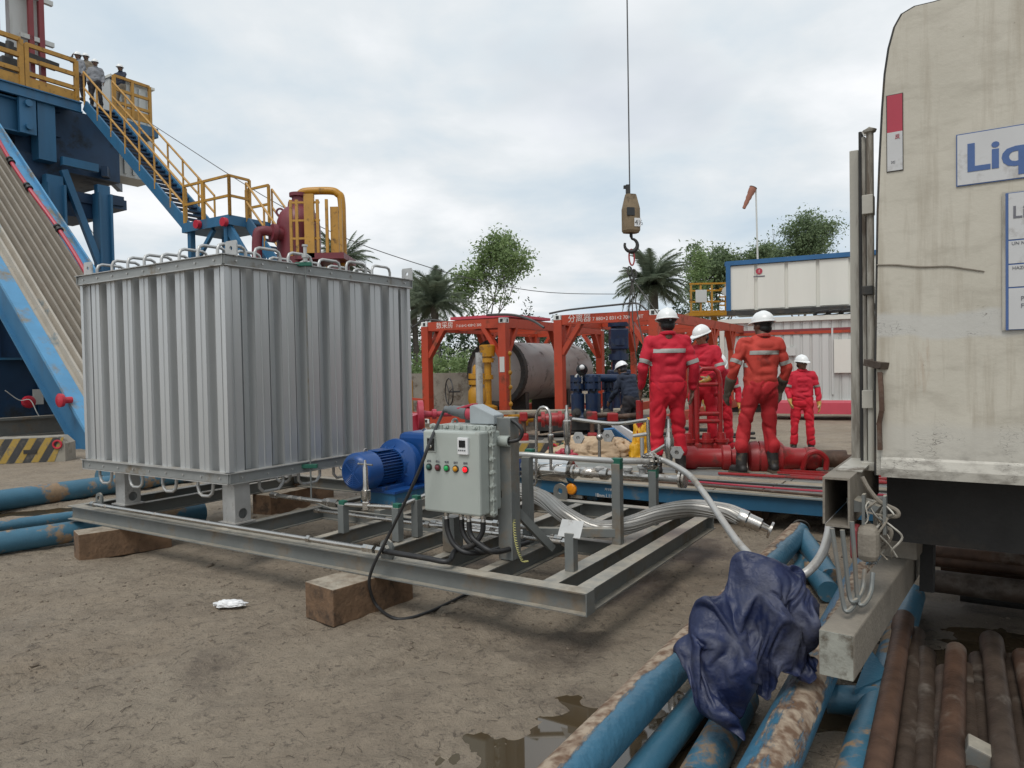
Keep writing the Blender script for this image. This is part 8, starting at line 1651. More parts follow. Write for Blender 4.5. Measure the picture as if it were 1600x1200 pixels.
-3,-10,0,3,8,-6,-3,2,-1,-1,-1,7,1,2,7,2,-1,0,-1,-1,1,1,1,-3,-5,9,-12,9,-7,-5,1,-2,0,2,9,-8,8,-3,-1,-4,0,8,0,0,-8,8,-16,-1,0,1,-1,0,1,-1,-1,0,3,0,3,5,2,0,0,3,-2,-5,-2,0,0,-3,
15,-5,10,0,-3,0,1,2,1,0,-7,7,3,-15,14,-4,2,-2,-9,-6,-2,0,0,9,-4,4,-2,-3,5,3,-1,-8,-1,-5,15,-7,-9,3,-1,0,1,4,-1,3,2,-2,-5,0,1,0,1,1,1,0,0,1,9,-5,-3,4,12,1,0,-1,0,2,-4,1,-3,
-7,4,4,0,0,2,0,1,-6,-12,-2,1,0,4,-1,1,5,1,-4,-4,-3,-2,11,-12,0,14,-5,2,3,-9,2,1,2,0,4,0,-5,0,1,1,1,0,-1,7,-1,-13,16,-6,-1,13,0,2,0,-1,-5,3,-6,7,-8,-7,11,-2,6,-2,-1,0,-1,-7,
-8,-1,1,0,1,0,1,2,2,-8,-2,0,-2,14,-4,2,0,1,0,1,-4,3,1,-1,2,6,1,-10,3,-5,0,1,1,-9,1,14,-9,9,4,14,-2,-4,4,1,-3,2,1,-2,0,-6,-6,1,3,7,1,0,-8,6,-5,-6,-4,1,1,0,-1,2,-3,7,-3,1,5,
-11,8,-4,9,0,-4,6,-5,1,0,2,2,1,1,2,-15,-2,-2,-2,-1,9,11,-9,5,0,-2,-3,7,2,7,-2,0,-10,4,0,5,2,-3,-10,0,-6,4,4,1,-11,15,-6,0,-4,0,1,-1,-1,0,-2,8,-1,-3,13,4,1,-1,-16,1,4,4,0,-5,
0,0,1,5,8,1,-5,-5,-3,1,6,-11,16,-2,-1,-8,-3,-4,14,-6,1,6,0,-9,0,-5,1,-1,4,-7,3,-3,-1,2,15,-15,-2,5,1,1,0,0,-2,0,1,0,5,0,0,-2,1,4,3,-4,0,6,-10,7,2,2,1,1,0,6,1,-2,-1,1,-14,12,
-10,11,-6,-4,-6,0,-3,6,3,-2,3,2,-7,-1,-6,-1,-2,6,2,-7,0,1,1,-1,15,-1,-4,-1,-1,2,-3,1,-1,1,2,3,-2,6,1,-9,12,-4,-1,-6,8,2,1,1,1,0,0,0,3,2,0,-10,6,-1,0,0,1,-2,-2,0,2,-8,3,0,-1,
4,1,2,2,3,-12,-8,0,7,-9,13,-8,14,1,-2,-4,-1,1,0,0,-3,-2,0,2,1,3,2,-1,3,-9,10,-4,5,3,0,1,0,1,-1,-1,1,0,-1,-2,-1,8,-8,3,-8,3,7,0,3,-10,2,-2,-2,5,-1,4,2,1,-7,16,-10,-10,-5,11,
-3,13,1,-3,-9,5,0,0,-3,-1,-5,4,-2,-1,3,1,1,0,0,3,1,3,1,0,1,0,0,-1,0,0,-1,-1,0,-2,0,0,8,-2,-11,-5,4,1,-8,0,-1,-1,0,-3,-2,-2,1,2,9,3,13,-3,2,-4,2,-1,-2,-11,5,0,1,-8,-6,1,5,1,
3,0,-1,0,1,0,0,6,-4,-1,2,0,0,1,0,1,0,-1,0,-3,1,-5,11,-10,4,-4,15,-12,-8,-2,-4,0,-2,-1,1,2,-7,4,2,3,0,-2,3,12,0,1,-5,0,-5,6,-1,-2,-13,-2,3,2,2,-4,0,2,2,2,2,1,1,-3,3,-1,-4,1,
0,0,1,1,-1,0,2,2,-8,14,0,-5,-9,14,-11,19,0,-4,0,-2,-1,-1,0,-2,1,-2,0,-1,0,2,1,2,5,3,3,-2,-1,-2,-5,-2,4,-1,1,2,1,3,-5,2,1,0,-2,7,3,-7,-6,-1,1,0,-1,0,-1,1,-5,1,2,3,5,-11,11,
10,-7,-5,17,-6,7,-1,-1,-1,-2,-2,-1,-3,4,-1,-2,0,1,0,1,2,2,2,0,-4,-2,-1,1,0,0,3,3,2,1,2,-1,1,1,-3,6,-8,6,5,-9,-5,1,-3,-3,-1,2,0,-1,4,-8,-1,2,9,-3,5,14,-4,-3,5,-2,0,0,0,-1,5,
-5,-2,0,0,1,3,0,-1,2,0,0,-1,-2,1,-2,0,0,0,0,3,2,-1,1,-4,10,-4,0,6,-10,3,-1,6,0,-8,-9,-3,2,0,0,-1,9,-10,9,-6,4,13,-3,6,-1,-2,-5,1,-5,4,1,-1,6,-3,1,-6,1,0,2,0,-1,2,-2,1,-1,0,
-1,1,1,-3,3,0,1,-3,0,2,-4,4,-1,4,-2,2,7,-6,-7,3,5,-1,-7,3,-7,-4,-2,2,-4,9,-9,6,12,-6,7,-12,5,10,-10,-1,4,6,1,3,-4,-8,2,6,-1,3,2,-6,3,-1,2,-3,1,1,-2,-2,3,2,-6,3,1,4,-5,1,2,
2,-4,1,3,-5,5,4,-8,-12,8,5,-4,-7,7,1,1,-13,7,-6,2,11,-6,2,-2,11,-2,-17,9,-2,0,12,-3,1,0,-1,5,-1,-3,-2,-3,4,0,0,-2,2,0,0,-2,-1,-2,1,6,-9,1,0,6,-2,2,-2,6,-6,-1,5,-9,5,3,-11,
-5,11,1,2,-6,0,-1,0,-7,1,7,-2,2,3,5,-1,-20,6,3,0,0,13,3,-5,-1,1,-3,8,0,-1,-1,-3,-1,-8,2,2,-7,6,8,-3,0,-15,4,13,-5,-2,-3,3,1,2,-1,4,-2,-1,-5,-1,2,0,4,-14,14,-8,4,-1,-3,0,-1,
1,0,1,6,2,0,-15,-2,12,-2,-4,0,5,5,6,-2,-2,-2,-1,7,0,0,-3,-9,9,-9,1,2,-5,7,1,0,-3,-14,2,15,1,-2,-2,2,-3,0,-2,2,-3,0,0,-9,10,1,-1,3,1,-9,3,-5,3,0,2,5,1,-1,1,-6,-6,0,-4,3,3,-6,
0,1,0,11,1,2,-1,-1,2,-1,-1,-2,-10,3,0,4,-1,-1,4,-3,-1,-6,-2,1,2,6,4,-5,4,-8,-1,-1,2,0,-3,1,6,-10,13,-4,-5,5,-3,0,-1,6,2,-4,3,-4,1,-9,-2,10,-15,0,1,7,-9,14,2,4,2,1,0,-7,-7,
5,4,2,-1,-7,1,-6,7,1,0,-2,1,-4,0,1,2,6,-6,6,-5,2,-1,-10,-1,10,-10,7,-3,5,2,-7,0,6,-4,-1,9,-1,-5,4,0,-2,-1,-9,2,-6,4,-7,1,0,-9,1,16,0,4,1,-3,1,-5,-14,1,3,6,8,-16,11,0,-2,-1,
-1,-2,5,0,0,6,-2,-1,-3,0,3,-2,-1,-11,1,13,-3,-3,4,-6,-4,11,-4,-3,9,-2,-1,4,-4,-3,6,-13,2,3,6,-5,-5,-6,0,-4,0,0,-1,14,-3,-7,7,2,-7,-7,3,-2,-2,13,-8,1,2,0,-1,0,5,4,-3,2,-6,7,
-7,5,-9,3,-8,2,-5,1,12,0,-4,-2,4,3,-5,8,-4,-4,-2,2,5,4,-9,-6,4,5,2,-2,-3,0,-5,-3,1,0,-5,1,-2,11,-12,9,4,-7,-3,2,4,-5,8,-6,2,0,0,2,6,0,2,-7,6,-9,8,-13,9,-11,12,-4,-5,-3,-2,
11,1,1,-3,-2,6,-4,-4,2,4,3,1,-2,-7,3,2,3,-4,-1,5,2,-1,4,-6,-3,8,-13,10,-12,13,-12,10,7,-12,-1,0,6,-4,4,-3,3,2,2,5,0,-5,4,-9,8,-11,9,-7,6,-2,4,-1,-9,1,-3,8,2,3,-5,-6,0,5,2,
1,0,0,-1,-1,-1,2,-2,-2,2,8,-3,2,-1,2,-6,-3,7,-12,18,-15,1,-2,2,10,-5,-4,0,5,-3,1,1,4,3,4,-4,2,-9,6,-6,7,-11,4,0,0,-4,-4,11,0,1,-6,3,5,1,0,-1,-1,0,0,0,-1,2,5,0,-6,-2,-4,14,
-8,9,-1,-1,-8,3,0,-6,18,-8,5,-4,-9,1,0,0,2,-1,-1,4,-1,5,1,5,-2,-1,-4,0,-2,-1,0,1,-1,0,0,-3,0,-3,5,0,4,-1,-1,2,1,-2,1,0,-3,0,0,3,-4,10,0,-8,9,-8,13,-14,5,1,-7,2,-7,14,-12,0,
7,5,-5,-8,1,4,-3,-1,1,0,2,-1,5,4,-2,-3,-1,-2,-3,1,-3,6,-1,1,-1,-3,2,5,-4,4,1,-5,5,2,3,-2,-7,-2,4,2,1,-3,10,-16,10,4,-10,16,-19,9,-5,-12,12,-9,11,-11,1,-1,0,7,5,-7,-4,0,3,2,
-1,-1,-1,-1,1,6,-3,-2,-3,3,3,1,-1,4,-2,-8,1,0,5,1,2,2,-8,11,-2,2,-1,1,1,-6,-5,-3,-1,1,4,2,-10,2,18,-21,8,-5,3,-9,0,9,-7,13,-1,-8,-5,-1,9,1,-2,0,2,-4,1,0,1,-2,-2,-2,1,-1,-1,
-1,-3,1,7,-1,-5,3,0,3,5,0,1,-4,4,-2,8,0,0,-1,2,0,3,-1,-6,-14,1,10,-3,6,-18,4,-1,3,3,-2,-3,-1,13,-8,1,2,6,-6,-1,1,-1,1,-1,-1,-1,2,-6,3,-5,0,-3,2,0,-1,-2,-2,-2,2,9,-1,-2,7,1,
0,0,-3,10,-5,-10,1,4,7,3,4,-6,-7,-9,12,-12,6,7,-15,2,5,-1,2,1,8,-8,0,1,-4,3,3,4,-1,-5,6,1,-4,-3,0,-2,-3,3,-7,6,4,-4,-13,3,4,1,0,-3,-1,2,4,4,2,-1,0,2,8,-3,7,-11,-16,1,0,-2,
-3,0,2,8,1,11,-16,-1,14,-2,-9,8,-1,-5,-3,15,-2,-18,4,0,6,1,10,0,0,-4,1,-2,0,1,-15,-3,6,-2,-7,2,8,-7,-4,1,3,5,-1,0,2,0,3,1,0,-3,0,2,0,7,-3,-8,0,-3,7,0,-1,-2,-2,1,10,-4,-8,-1,
-1,-2,0,1,11,-10,-2,13,-7,1,-1,-6,3,6,2,0,-1,0,0,-14,11,-2,2,4,4,0,-2,0,-3,-3,-4,-7,3,0,1,0,1,0,0,3,-5,-2,-1,-4,12,-10,0,1,0,7,5,1,-8,-7,13,4,0,-2,-6,-9,-1,-2,3,8,-7,-3,9,
1,0,-3,-8,2,4,2,-1,1,-9,8,-5,4,-4,-1,-13,-3,-1,3,2,2,2,7,-1,0,1,1,-2,0,1,-2,6,-6,-6,11,-11,9,-6,5,1,-5,6,3,2,-5,-7,14,-1,3,-1,-7,-2,4,0,2,14,1,0,0,-1,0,-1,-8,-3,2,-3,-2,7,
-3,1,0,2,-12,14,3,-6,2,1,-2,-3,-2,-5,2,1,-1,0,0,-1,0,-5,5,2,-12,17,-6,-1,3,-4,6,-8,8,4,2,-9,-2,12,0,2,-2,-9,2,5,-4,2,-10,7,-1,9,2,2,-2,-1,-1,-1,-4,-3,2,3,-9,-2,12,-1,1,4,-18,
2,3,-2,0,8,2,-5,1,-1,0,-4,1,3,-10,0,11,4,3,-4,-7,5,-5,4,-5,7,7,0,2,0,2,1,-2,-6,-12,1,6,-16,13,-2,5,-10,4,6,4,0,-1,-2,-2,-3,0,-1,3,-2,-7,-3,-1,3,0,-1,2,9,-1,2,-4,5,-3,2,-8,
4,-9,0,11,2,2,-14,9,6,-7,-6,4,-4,3,-1,5,9,-5,-6,13,0,0,-2,-13,4,-15,16,0,-3,2,7,-2,-10,-4,2,3,2,2,-4,-2,-2,4,1,-12,1,1,2,16,-6,-3,-1,10,-5,5,3,-1,-3,1,-14,9,-13,-2,5,-1,8,
-7,7,6,-6,-4,9,-7,-1,0,2,2,4,-3,7,0,-1,1,0,9,-3,1,2,-1,-4,-11,0,4,-2,-2,-1,-1,11,-6,2,-4,-3,17,-10,-5,3,6,10,3,-5,-5,6,0,-1,1,-5,4,-2,-15,15,-14,-4,5,-2,5,-3,4,7,-1,-12,6,
-2,-3,1,1,2,2,5,-1,0,0,4,3,1,0,1,-13,-3,8,7,1,1,-13,-3,-1,-5,12,0,0,-1,-7,16,2,-7,-1,4,2,7,-3,0,-4,-2,2,-4,3,4,-2,-15,16,-14,-4,5,2,-3,-1,-3,1,1,-1,0,1,-1,0,-1,0,6,7,-2,3,
8,1,0,-3,2,3,-1,-2,-1,2,-15,8,-4,-2,-2,-4,4,4,-6,2,-3,8,15,-6,-3,6,-4,0,0,-4,-1,2,1,-1,4,2,-3,-13,16,-9,-5,0,1,-4,2,-2,-4,3,3,-5,0,0,4,-3,0,11,6,-3,8,1,0,0,-5,8,-2,-2,0,-15,
5,1,-1,-1,-2,-4,-3,1,10,8,6,1,-9,10,-3,-4,-3,5,-2,-13,4,2,2,0,0,3,2,-3,-2,4,-4,-7,-6,0,-3,0,6,2,-3,-2,-1,1,0,2,-4,2,0,13,8,0,-1,-10,-2,-1,14,0,-7,3,-2,-4,2,0,0,0,0,5,5,1,-9,
5,6,-6,5,0,-7,1,-7,-3,-3,0,8,-2,2,2,2,5,-9,-11,-1,-1,1,-3,1,3,4,-5,-2,1,0,0,-1,0,3,-2,3,12,8,-5,2,9,0,-5,-9,8,-3,-1,0,-1,0,0,0,0,-1,-3,1,3,9,-8,3,6,-1,-18,9,-3,-5,1,-1,-1,
1,0,-1,-3,2,0,0,7,-3,-4,-5,0,-2,-4,-1,1,4,0,1,0,0,1,-2,2,6,1,-12,4,1,5,6,7,-2,-3,0,0,0,0,0,2,1,2,-2,-3,-2,0,4,3,2,1,-19,10,-8,-8,7,4,2,-7,-3,1,-3,3,-3,-1,-3,-1,0,2,5,2,1,-3,
-9,0,-4,7,-1,1,2,2,2,-5,5,1,2,4,-6,1,2,4,3,-1,-1,0,2,1,0,0,0,-1,2,1,-2,-2,-2,8,1,-29,8,-2,2,5,-11,7,1,5,-3,-8,2,-3,-1,-3,1,0,0,-1,-2,-2,0,0,5,-3,2,-3,1,1,2,2,3,4,-2,-2,1,-2,
8,2,0,-3,3,2,1,1,1,0,1,-3,-1,1,1,4,1,-4,1,0,-26,1,-2,-2,-1,-1,8,-1,-1,2,5,-4,-3,2,2,-2,-5,-3,0,-1,0,0,1,7,8,0,-1,-2,0,-5,-3,1,2,3,0,0,9,3,0,1,0,0,1,-2,-1,5,1,1,0,0,0,0,-1,
-8,4,4,-2,-24,3,0,-7,-4,2,0,4,6,-4,-2,-2,9,-5,-5,2,2,2,-1,-5,2,3,9,-5,-1,-4,1,3,3,1,3,0,-4,-4,0,4,-5,13,2,0,-1,0,2,-11,8,6,0,0,-1,0,0,2,-4,-6,6,-4,1,-19,5,-5,7,-4,-6,-7,1,
-1,4,2,3,-6,2,3,-1,-4,-1,1,1,0,7,9,-9,8,2,1,-2,-4,1,0,0,1,1,1,-9,-4,-2,17,-1,3,-2,0,-12,11,-18,-2,0,3,5,8,1,-5,1,7,-3,-1,-15,8,-8,3,-2,2,1,-4,-11,1,0,3,1,5,-10,9,2,-3,0,0,
-4,11,0,-2,9,2,-2,-3,3,-4,1,-7,2,3,3,-1,4,-7,-7,14,-3,0,-4,2,5,-11,4,-1,-1,2,2,-3,4,3,1,-3,-3,-6,7,-12,4,3,0,1,0,0,-5,-7,-4,0,1,4,3,-9,8,3,-3,-4,13,3,4,-1,0,-1,1,-1,-9,7,-1,
-4,2,2,-2,-8,10,6,2,0,5,5,3,3,3,2,1,0,0,1,3,5,8,11,14,17,16,9,10,8,7,8,6,2,-2,-7,-9,-7,-3,-2,-5,2,12,1,-6,-5,-9,-9,-5,-2,-2,0,-1,0,3,-12,-15,-16,-7,-6,-5,-4,-3,-4,-3,-4,-11,
3,4,4,4,-3,-2,-2,-2,3,1,1,-1,4,1,-1,-3,-3,3,4,-2,-5,4,-3,-2,0,3,-2,3,-10,-2,-1,7,-2,-13,-1,9,-6,6,7,6,-1,0,-1,1,0,-7,-3,-3,8,-6,-5,-2,0,-1,6,-3,-3,14,4,7,-4,0,4,0,-1,-1,-5,
0,2,4,0,2,0,2,-1,-11,-2,8,2,-3,4,0,-1,-3,1,-7,5,4,-2,2,-1,-8,-7,-7,13,14,1,-2,-2,-2,2,-4,1,-11,1,6,-8,-2,0,-1,-1,0,-5,5,13,8,1,-1,7,2,0,0,0,0,1,0,0,1,0,0,2,1,-3,2,-3,-6,7,
0,-1,-1,0,-6,1,0,1,-2,6,-13,6,4,-2,-6,9,-7,4,8,3,-1,-4,-1,-12,3,-2,-3,2,0,-1,-1,0,1,2,6,3,-6,2,1,1,1,1,1,1,1,1,-2,2,2,-2,3,1,-2,3,-1,0,-4,-1,-5,1,1,0,1,-5,2,3,-1,-4,0,-13,
11,3,-1,-9,1,4,2,6,-1,-5,-1,0,3,1,-2,-2,1,0,0,0,1,3,4,1,-4,0,0,0,0,5,1,-1,1,-7,9,4,-5,6,-2,2,1,-1,2,0,-1,-7,4,-8,3,1,-3,0,2,3,0,-4,-1,1,-13,1,10,5,-2,-2,0,2,-2,2,-2,1,-3,0,
1,0,-1,1,0,2,2,1,-1,-2,7,-2,0,-5,1,1,10,-5,-3,15,-6,-3,10,-6,4,0,0,2,1,-1,0,-1,-5,4,-8,2,0,1,1,1,-4,0,-2,3,2,-1,3,-4,3,2,-5,0,2,3,-1,0,-2,1,0,1,1,-1,1,0,1,0,1,-2,2,-2,-1,1,
0,0,1,10,-1,2,3,1,-1,-1,-1,-1,0,-2,-1,5,-1,-1,0,-4,1,-4,3,1,1,-2,-2,-5,11,-5,1,7,0,0,-3,1,0,-4,4,-2,1,-1,2,1,1,1,0,0,0,-3,1,2,-2,3,0,-1,0,6,-4,-1,-3,8,7,-9,9,2,-5,3,-4,1,0,
0,-1,-3,3,0,-2,1,-1,-3,3,2,0,-5,-1,3,-2,7,3,1,0,0,-2,0,1,0,-1,-1,1,0,0,3,2,-1,1,0,-1,-2,1,-1,1,0,-7,-1,1,-3,11,-3,2,-10,4,7,-1,4,0,2,-3,-4,0,-1,-9,2,-7,13,3,-4,3,2,1,2,0,2,
1,0,-3,1,4,-1,0,-1,1,-3,2,-1,-1,2,-1,0,0,0,4,0,-1,-1,0,2,-4,5,-2,-8,-5,1,1,3,-6,5,0,8,-3,0,-4,-2,5,3,1,-2,-9,0,6,-3,-1,-2,-5,10,3,1,1,2,1,1,2,1,0,-4,-5,-1,1,5,1,1,-1,-2,-2,
-2,0,1,0,-3,2,4,3,1,0,-3,4,-11,2,1,0,3,-1,2,2,0,-1,0,5,-1,0,0,-1,-1,-1,1,-3,-4,-4,0,13,-6,7,1,-3,3,4,1,1,2,1,0,0,1,-1,0,-1,-1,0,-1,-3,-4,2,0,0,0,1,-1,-8,0,2,1,-4,12,-10,8,
-18,-4,-5,3,0,-1,3,2,0,0,1,1,0,-2,-2,0,-2,-3,8,0,-1,1,-2,-1,0,5,3,3,-1,3,1,1,1,2,0,-1,-1,-1,-1,-4,1,0,-7,3,-1,0,1,0,-2,0,0,-3,-4,-1,12,-7,-2,-3,-1,-8,-1,7,0,0,-2,1,1,1,0,1,
-1,0,-2,-3,6,2,-3,-2,4,3,-6,-3,7,0,4,1,0,1,3,-2,2,1,1,0,-1,-2,-1,-4,2,-7,2,-1,-1,0,-1,-1,0,-1,0,0,0,1,0,-8,4,-7,1,6,-2,9,0,-2,1,0,0,1,0,-1,0,-1,2,-2,-5,1,2,2,3,-8,-1,6,4,1,
0,-1,5,1,0,3,-2,-1,2,-1,0,-2,-3,0,-4,1,-1,-1,0,-1,-2,-1,0,0,0,1,-1,1,-2,0,-4,-4,1,-5,5,12,-3,0,0,1,0,0,0,1,0,0,-3,-6,3,-3,0,1,-4,1,4,7,-2,-1,1,3,-3,2,3,2,0,0,-3,1,-2,-2,-2,
1,-6,-4,2,0,0,0,0,0,0,0,0,2,0,4,-12,1,3,-1,3,4,-4,13,-2,0,-1,0,1,1,-2,-6,-3,-3,0,6,-2,0,-1,-1,3,-1,4,-3,1,0,-1,1,5,0,0,-6,0,1,4,-1,1,-1,-1,-5,2,-2,-8,4,0,0,1,1,0,0,0,-3,8,
-13,3,6,-4,4,-2,2,0,13,-1,-2,-1,-1,1,-1,1,5,1,-2,-2,-3,-1,-1,-2,-2,-3,3,0,0,-1,-1,5,-1,0,1,-1,2,-5,3,0,0,-5,6,-2,0,-7,-1,1,0,-2,-1,-1,2,0,2,3,1,-9,7,4,-7,6,-4,5,-5,5,11,-1,
-1,-1,-2,-1,1,2,0,2,3,-1,0,-4,-3,-2,-2,0,0,-1,-1,-1,1,-1,4,0,-3,0,3,-1,2,0,-5,6,-10,8,-5,6,-3,1,-9,-2,2,2,1,0,3,0,-2,3,-1,-2,5,-6,4,-3,11,-1,9,-2,-1,-2,2,-2,-1,0,0,0,-12,-1,
1,1,1,1,2,3,-1,0,-1,1,-1,1,-2,-2,-3,-1,8,8,-11,5,4,-6,3,-4,2,-4,5,-6,-2,0,-4,1,0,6,-1,0,7,-2,2,1,-3,2,2,-3,-1,10,5,-1,-1,-2,0,0,-2,0,1,-3,8,-11,-4,3,0,3,1,1,-4,-2,3,-3,1,-2,
3,-4,3,8,-13,4,14,-14,7,-2,5,-7,5,-4,2,3,2,-4,-2,-3,6,-4,4,2,-2,3,0,-1,0,2,-2,8,-2,-6,2,-1,-1,1,-10,1,3,0,0,-3,7,7,-9,-5,6,0,1,1,4,-11,-2,5,-3,0,-2,10,-4,-1,10,-8,-6,12,-10,
8,-7,8,-8,7,-6,5,-3,5,1,3,-8,6,-2,1,0,1,1,1,-3,3,1,3,0,0,1,-4,2,-2,-1,-2,-1,0,1,6,-3,4,8,-9,-3,2,2,0,3,-6,-1,-6,7,1,0,-4,10,-11,6,5,-4,-5,9,-6,3,-8,9,-6,5,-2,3,5,0,-1,0,-3,
1,2,1,1,1,-4,3,-3,6,0,0,-1,-3,6,-9,2,-5,3,0,0,0,1,-4,-2,9,13,-6,3,-6,-4,3,3,0,-2,-9,4,3,4,-7,4,-5,3,9,-1,-3,0,-1,0,0,1,-1,-3,8,-3,2,0,0,1,1,0,3,0,-4,1,5,-3,-4,0,4,0,-16,4,
11,-4,-2,-1,2,2,-1,1,-3,12,-3,6,-2,1,4,-11,1,6,-2,3,0,-12,0,3,7,5,-7,4,-5,6,-2,0,0,0,-4,2,0,1,-4,5,1,-1,2,1,1,1,-3,-1,4,6,-1,0,-1,-4,-4,3,-15,-1,-1,8,2,2,-4,0,4,2,11,-6,5,
0,0,-3,2,-2,-6,9,-1,1,1,-1,-1,-2,-6,7,6,-4,-1,0,5,1,-2,-1,-4,-1,-1,4,2,0,-1,1,1,1,0,0,2,5,1,0,-5,5,-6,1,0,0,-1,-12,1,0,8,1,0,3,2,-2,1,4,0,1,2,1,-11,7,1,1,2,-1,1,0,-1,-9,12,
-6,8,0,2,-6,2,3,0,0,-1,-1,1,0,-1,-3,1,0,2,0,3,1,1,2,1,-3,3,-4,2,-5,-1,-2,-5,2,-4,0,6,-1,6,2,-2,5,-1,-2,-4,-2,9,-7,3,4,0,1,-4,4,-1,0,-6,7,0,6,-5,6,1,0,-9,5,1,1,0,-1,-1,0,0,
-4,1,2,0,1,-2,0,6,-5,5,1,-1,-1,0,-2,-5,-3,-2,2,0,0,4,2,1,0,4,-4,5,1,-1,-1,-5,7,-1,0,0,-1,0,-1,-3,5,-2,5,-4,4,3,-1,1,-1,1,-6,2,2,0,-1,-1,0,-2,-1,1,-1,0,-1,3,2,-4,6,-2,1,1,-2,
-1,-1,-2,-4,6,-1,0,1,1,0,3,-1,0,5,-3,2,2,-3,3,-7,7,-2,0,-1,1,-1,-1,-6,9,-6,7,-5,6,0,0,1,1,-2,-2,-1,3,-1,-2,-1,-3,3,-2,0,1,2,0,0,0,1,0,-1,-2,0,-1,-3,-3,-1,4,6,-1,1,-2,4,-5,
3,1,0,3,0,1,0,-2,2,-3,2,-1,0,1,-5,-5,9,-5,6,-6,5,-4,5,0,2,-1,0,0,0,-2,2,-1,-2,0,-2,0,1,0,0,0,0,-2,1,-1,0,-1,0,-2,-2,-3,-3,13,-5,4,0,2,-6,5,-1,0,3,-2,0,1,2,-1,-3,2,-1,-1,-1,
0,-6,7,-5,5,-4,4,-3,2,-1,2,-1,-1,-3,6,-1,-1,-2,1,-4,2,2,-2,2,0,-1,-1,-1,1,-9,-2,8,-1,0,-6,-3,3,-2,6,6,3,0,-6,4,1,2,0,-4,2,-2,0,-2,1,1,-2,2,-3,-1,-1,2,-3,3,-1,1,0,-2,1,-1,0,
1,-2,0,-5,6,-1,1,-2,1,-2,1,2,-2,-1,-4,-2,0,5,1,-4,-7,8,-7,0,4,-6,1,16,-1,-2,-4,5,1,-2,0,0,-1,-2,2,-2,1,-1,0,-2,-2,1,-3,0,1,1,0,-1,1,-1,2,-2,-1,1,-2,0,1,5,-6,3,0,-2,1,2,1,-1,
-3,-3,5,1,-1,-5,-4,4,-2,-10,6,1,-5,2,-4,10,4,-3,1,-1,0,1,-2,1,1,-6,0,1,-2,-4,-1,2,1,1,-1,-2,1,1,-1,0,-3,-2,1,-6,1,6,2,0,2,1,1,1,-5,7,-1,3,-3,0,0,-3,-7,-6,-3,2,9,-1,1,-1,-5,
-1,0,-4,1,10,-1,2,1,-3,-1,-3,1,-1,1,-2,-1,-2,-3,-5,-1,0,1,5,2,1,-1,0,1,-2,2,-1,-7,3,1,-3,5,0,5,-1,1,-6,0,-2,14,-2,-2,0,-1,0,1,-2,-2,-6,2,-6,1,-1,2,-3,-1,1,1,10,1,0,-9,3,-2,
0,-1,-3,0,1,-1,-1,-1,-1,-1,0,6,-4,4,0,1,-3,-3,2,-1,2,3,-2,-7,1,2,2,2,-1,-1,-2,12,-5,-14,1,10,3,0,0,-4,-1,-2,7,-11,4,-6,5,-2,1,-1,2,1,7,-1,-2,-3,-2,-1,0,-3,-1,-2,4,0,-7,5,11,
4,2,-8,6,-4,-7,1,2,-3,-4,0,-1,3,2,1,-5,-3,7,-1,-1,2,5,-7,3,-1,2,-6,2,1,-2,0,0,1,-1,1,1,0,-6,1,4,4,-1,-3,2,-5,-2,3,-2,-2,0,-2,2,-1,0,-1,5,-10,1,2,7,8,-12,-7,5,-1,1,5,2,0,-2,
-6,2,2,1,0,0,1,-2,-5,0,3,-1,-1,-2,5,-5,7,7,-2,0,-2,-8,3,-4,5,4,4,-2,-2,0,1,-6,0,0,1,-4,-1,-2,2,-1,0,0,0,3,1,0,4,-1,-11,0,2,3,-3,-2,0,0,-1,3,7,-5,3,1,1,1,-1,0,3,-3,-2,-1,4,
-6,2,0,0,0,7,-1,-2,0,-5,5,-4,1,5,8,-1,0,-1,-6,2,-7,-1,1,-1,0,-1,0,0,0,2,1,3,3,-1,-10,7,-4,1,0,3,3,0,-2,1,-1,-5,3,1,-1,1,0,1,2,-1,7,-5,0,-4,14,-12,-5,-1,-1,3,4,1,-3,2,-4,3,
4,-4,11,4,0,3,-2,-13,6,2,1,-1,-1,-2,-3,-2,2,-1,2,7,-3,-5,2,1,6,9,-9,1,-7,-1,1,-2,2,2,5,-4,0,4,3,-2,-1,2,-5,3,0,4,-10,1,1,-6,3,-3,4,2,-1,-1,3,-1,-2,11,-9,16,1,4,-10,14,-6,2,
-12,1,-5,1,2,0,0,2,-3,1,0,2,4,4,8,-15,7,1,8,-1,-4,-4,2,1,-5,-2,9,-3,-8,7,-4,1,3,-3,0,-4,3,-1,3,-5,-4,5,-7,4,5,1,2,6,2,-9,2,-2,18,-1,1,-9,7,-8,4,-10,3,-2,1,3,0,0,4,-1,2,0,0,
-2,-2,6,5,0,1,0,5,2,-11,1,-5,9,-12,3,8,-15,10,-5,1,5,1,1,-7,1,-1,3,-5,-1,-2,-3,4,14,-1,-5,-1,2,0,-1,-2,10,-1,-6,-6,3,-3,5,-1,0,-1,0,2,3,0,2,0,1,1,-3,-1,8,1,1,-10,4,-1,4,5,
-11,10,-11,1,-1,6,1,-14,10,-7,0,2,0,0,-2,5,0,0,-7,9,-3,11,-9,2,2,1,-1,-5,-1,-1,1,-11,3,-3,-1,8,-3,-1,0,0,2,0,-2,2,2,2,0,-1,3,2,-1,-1,2,10,-11,-1,1,-2,9,-16,-1,3,3,1,3,0,-13,
11,-6,-1,3,-1,1,-3,5,2,-1,-7,15,-10,-2,3,2,0,1,1,0,-3,-1,-11,2,4,1,-2,1,2,1,2,1,3,-6,-1,1,0,0,1,0,2,4,-3,1,0,9,-9,-4,0,0,5,3,-13,1,0,6,1,1,-12,9,-5,-2,1,1,-2,-4,5,3,0,0,0,
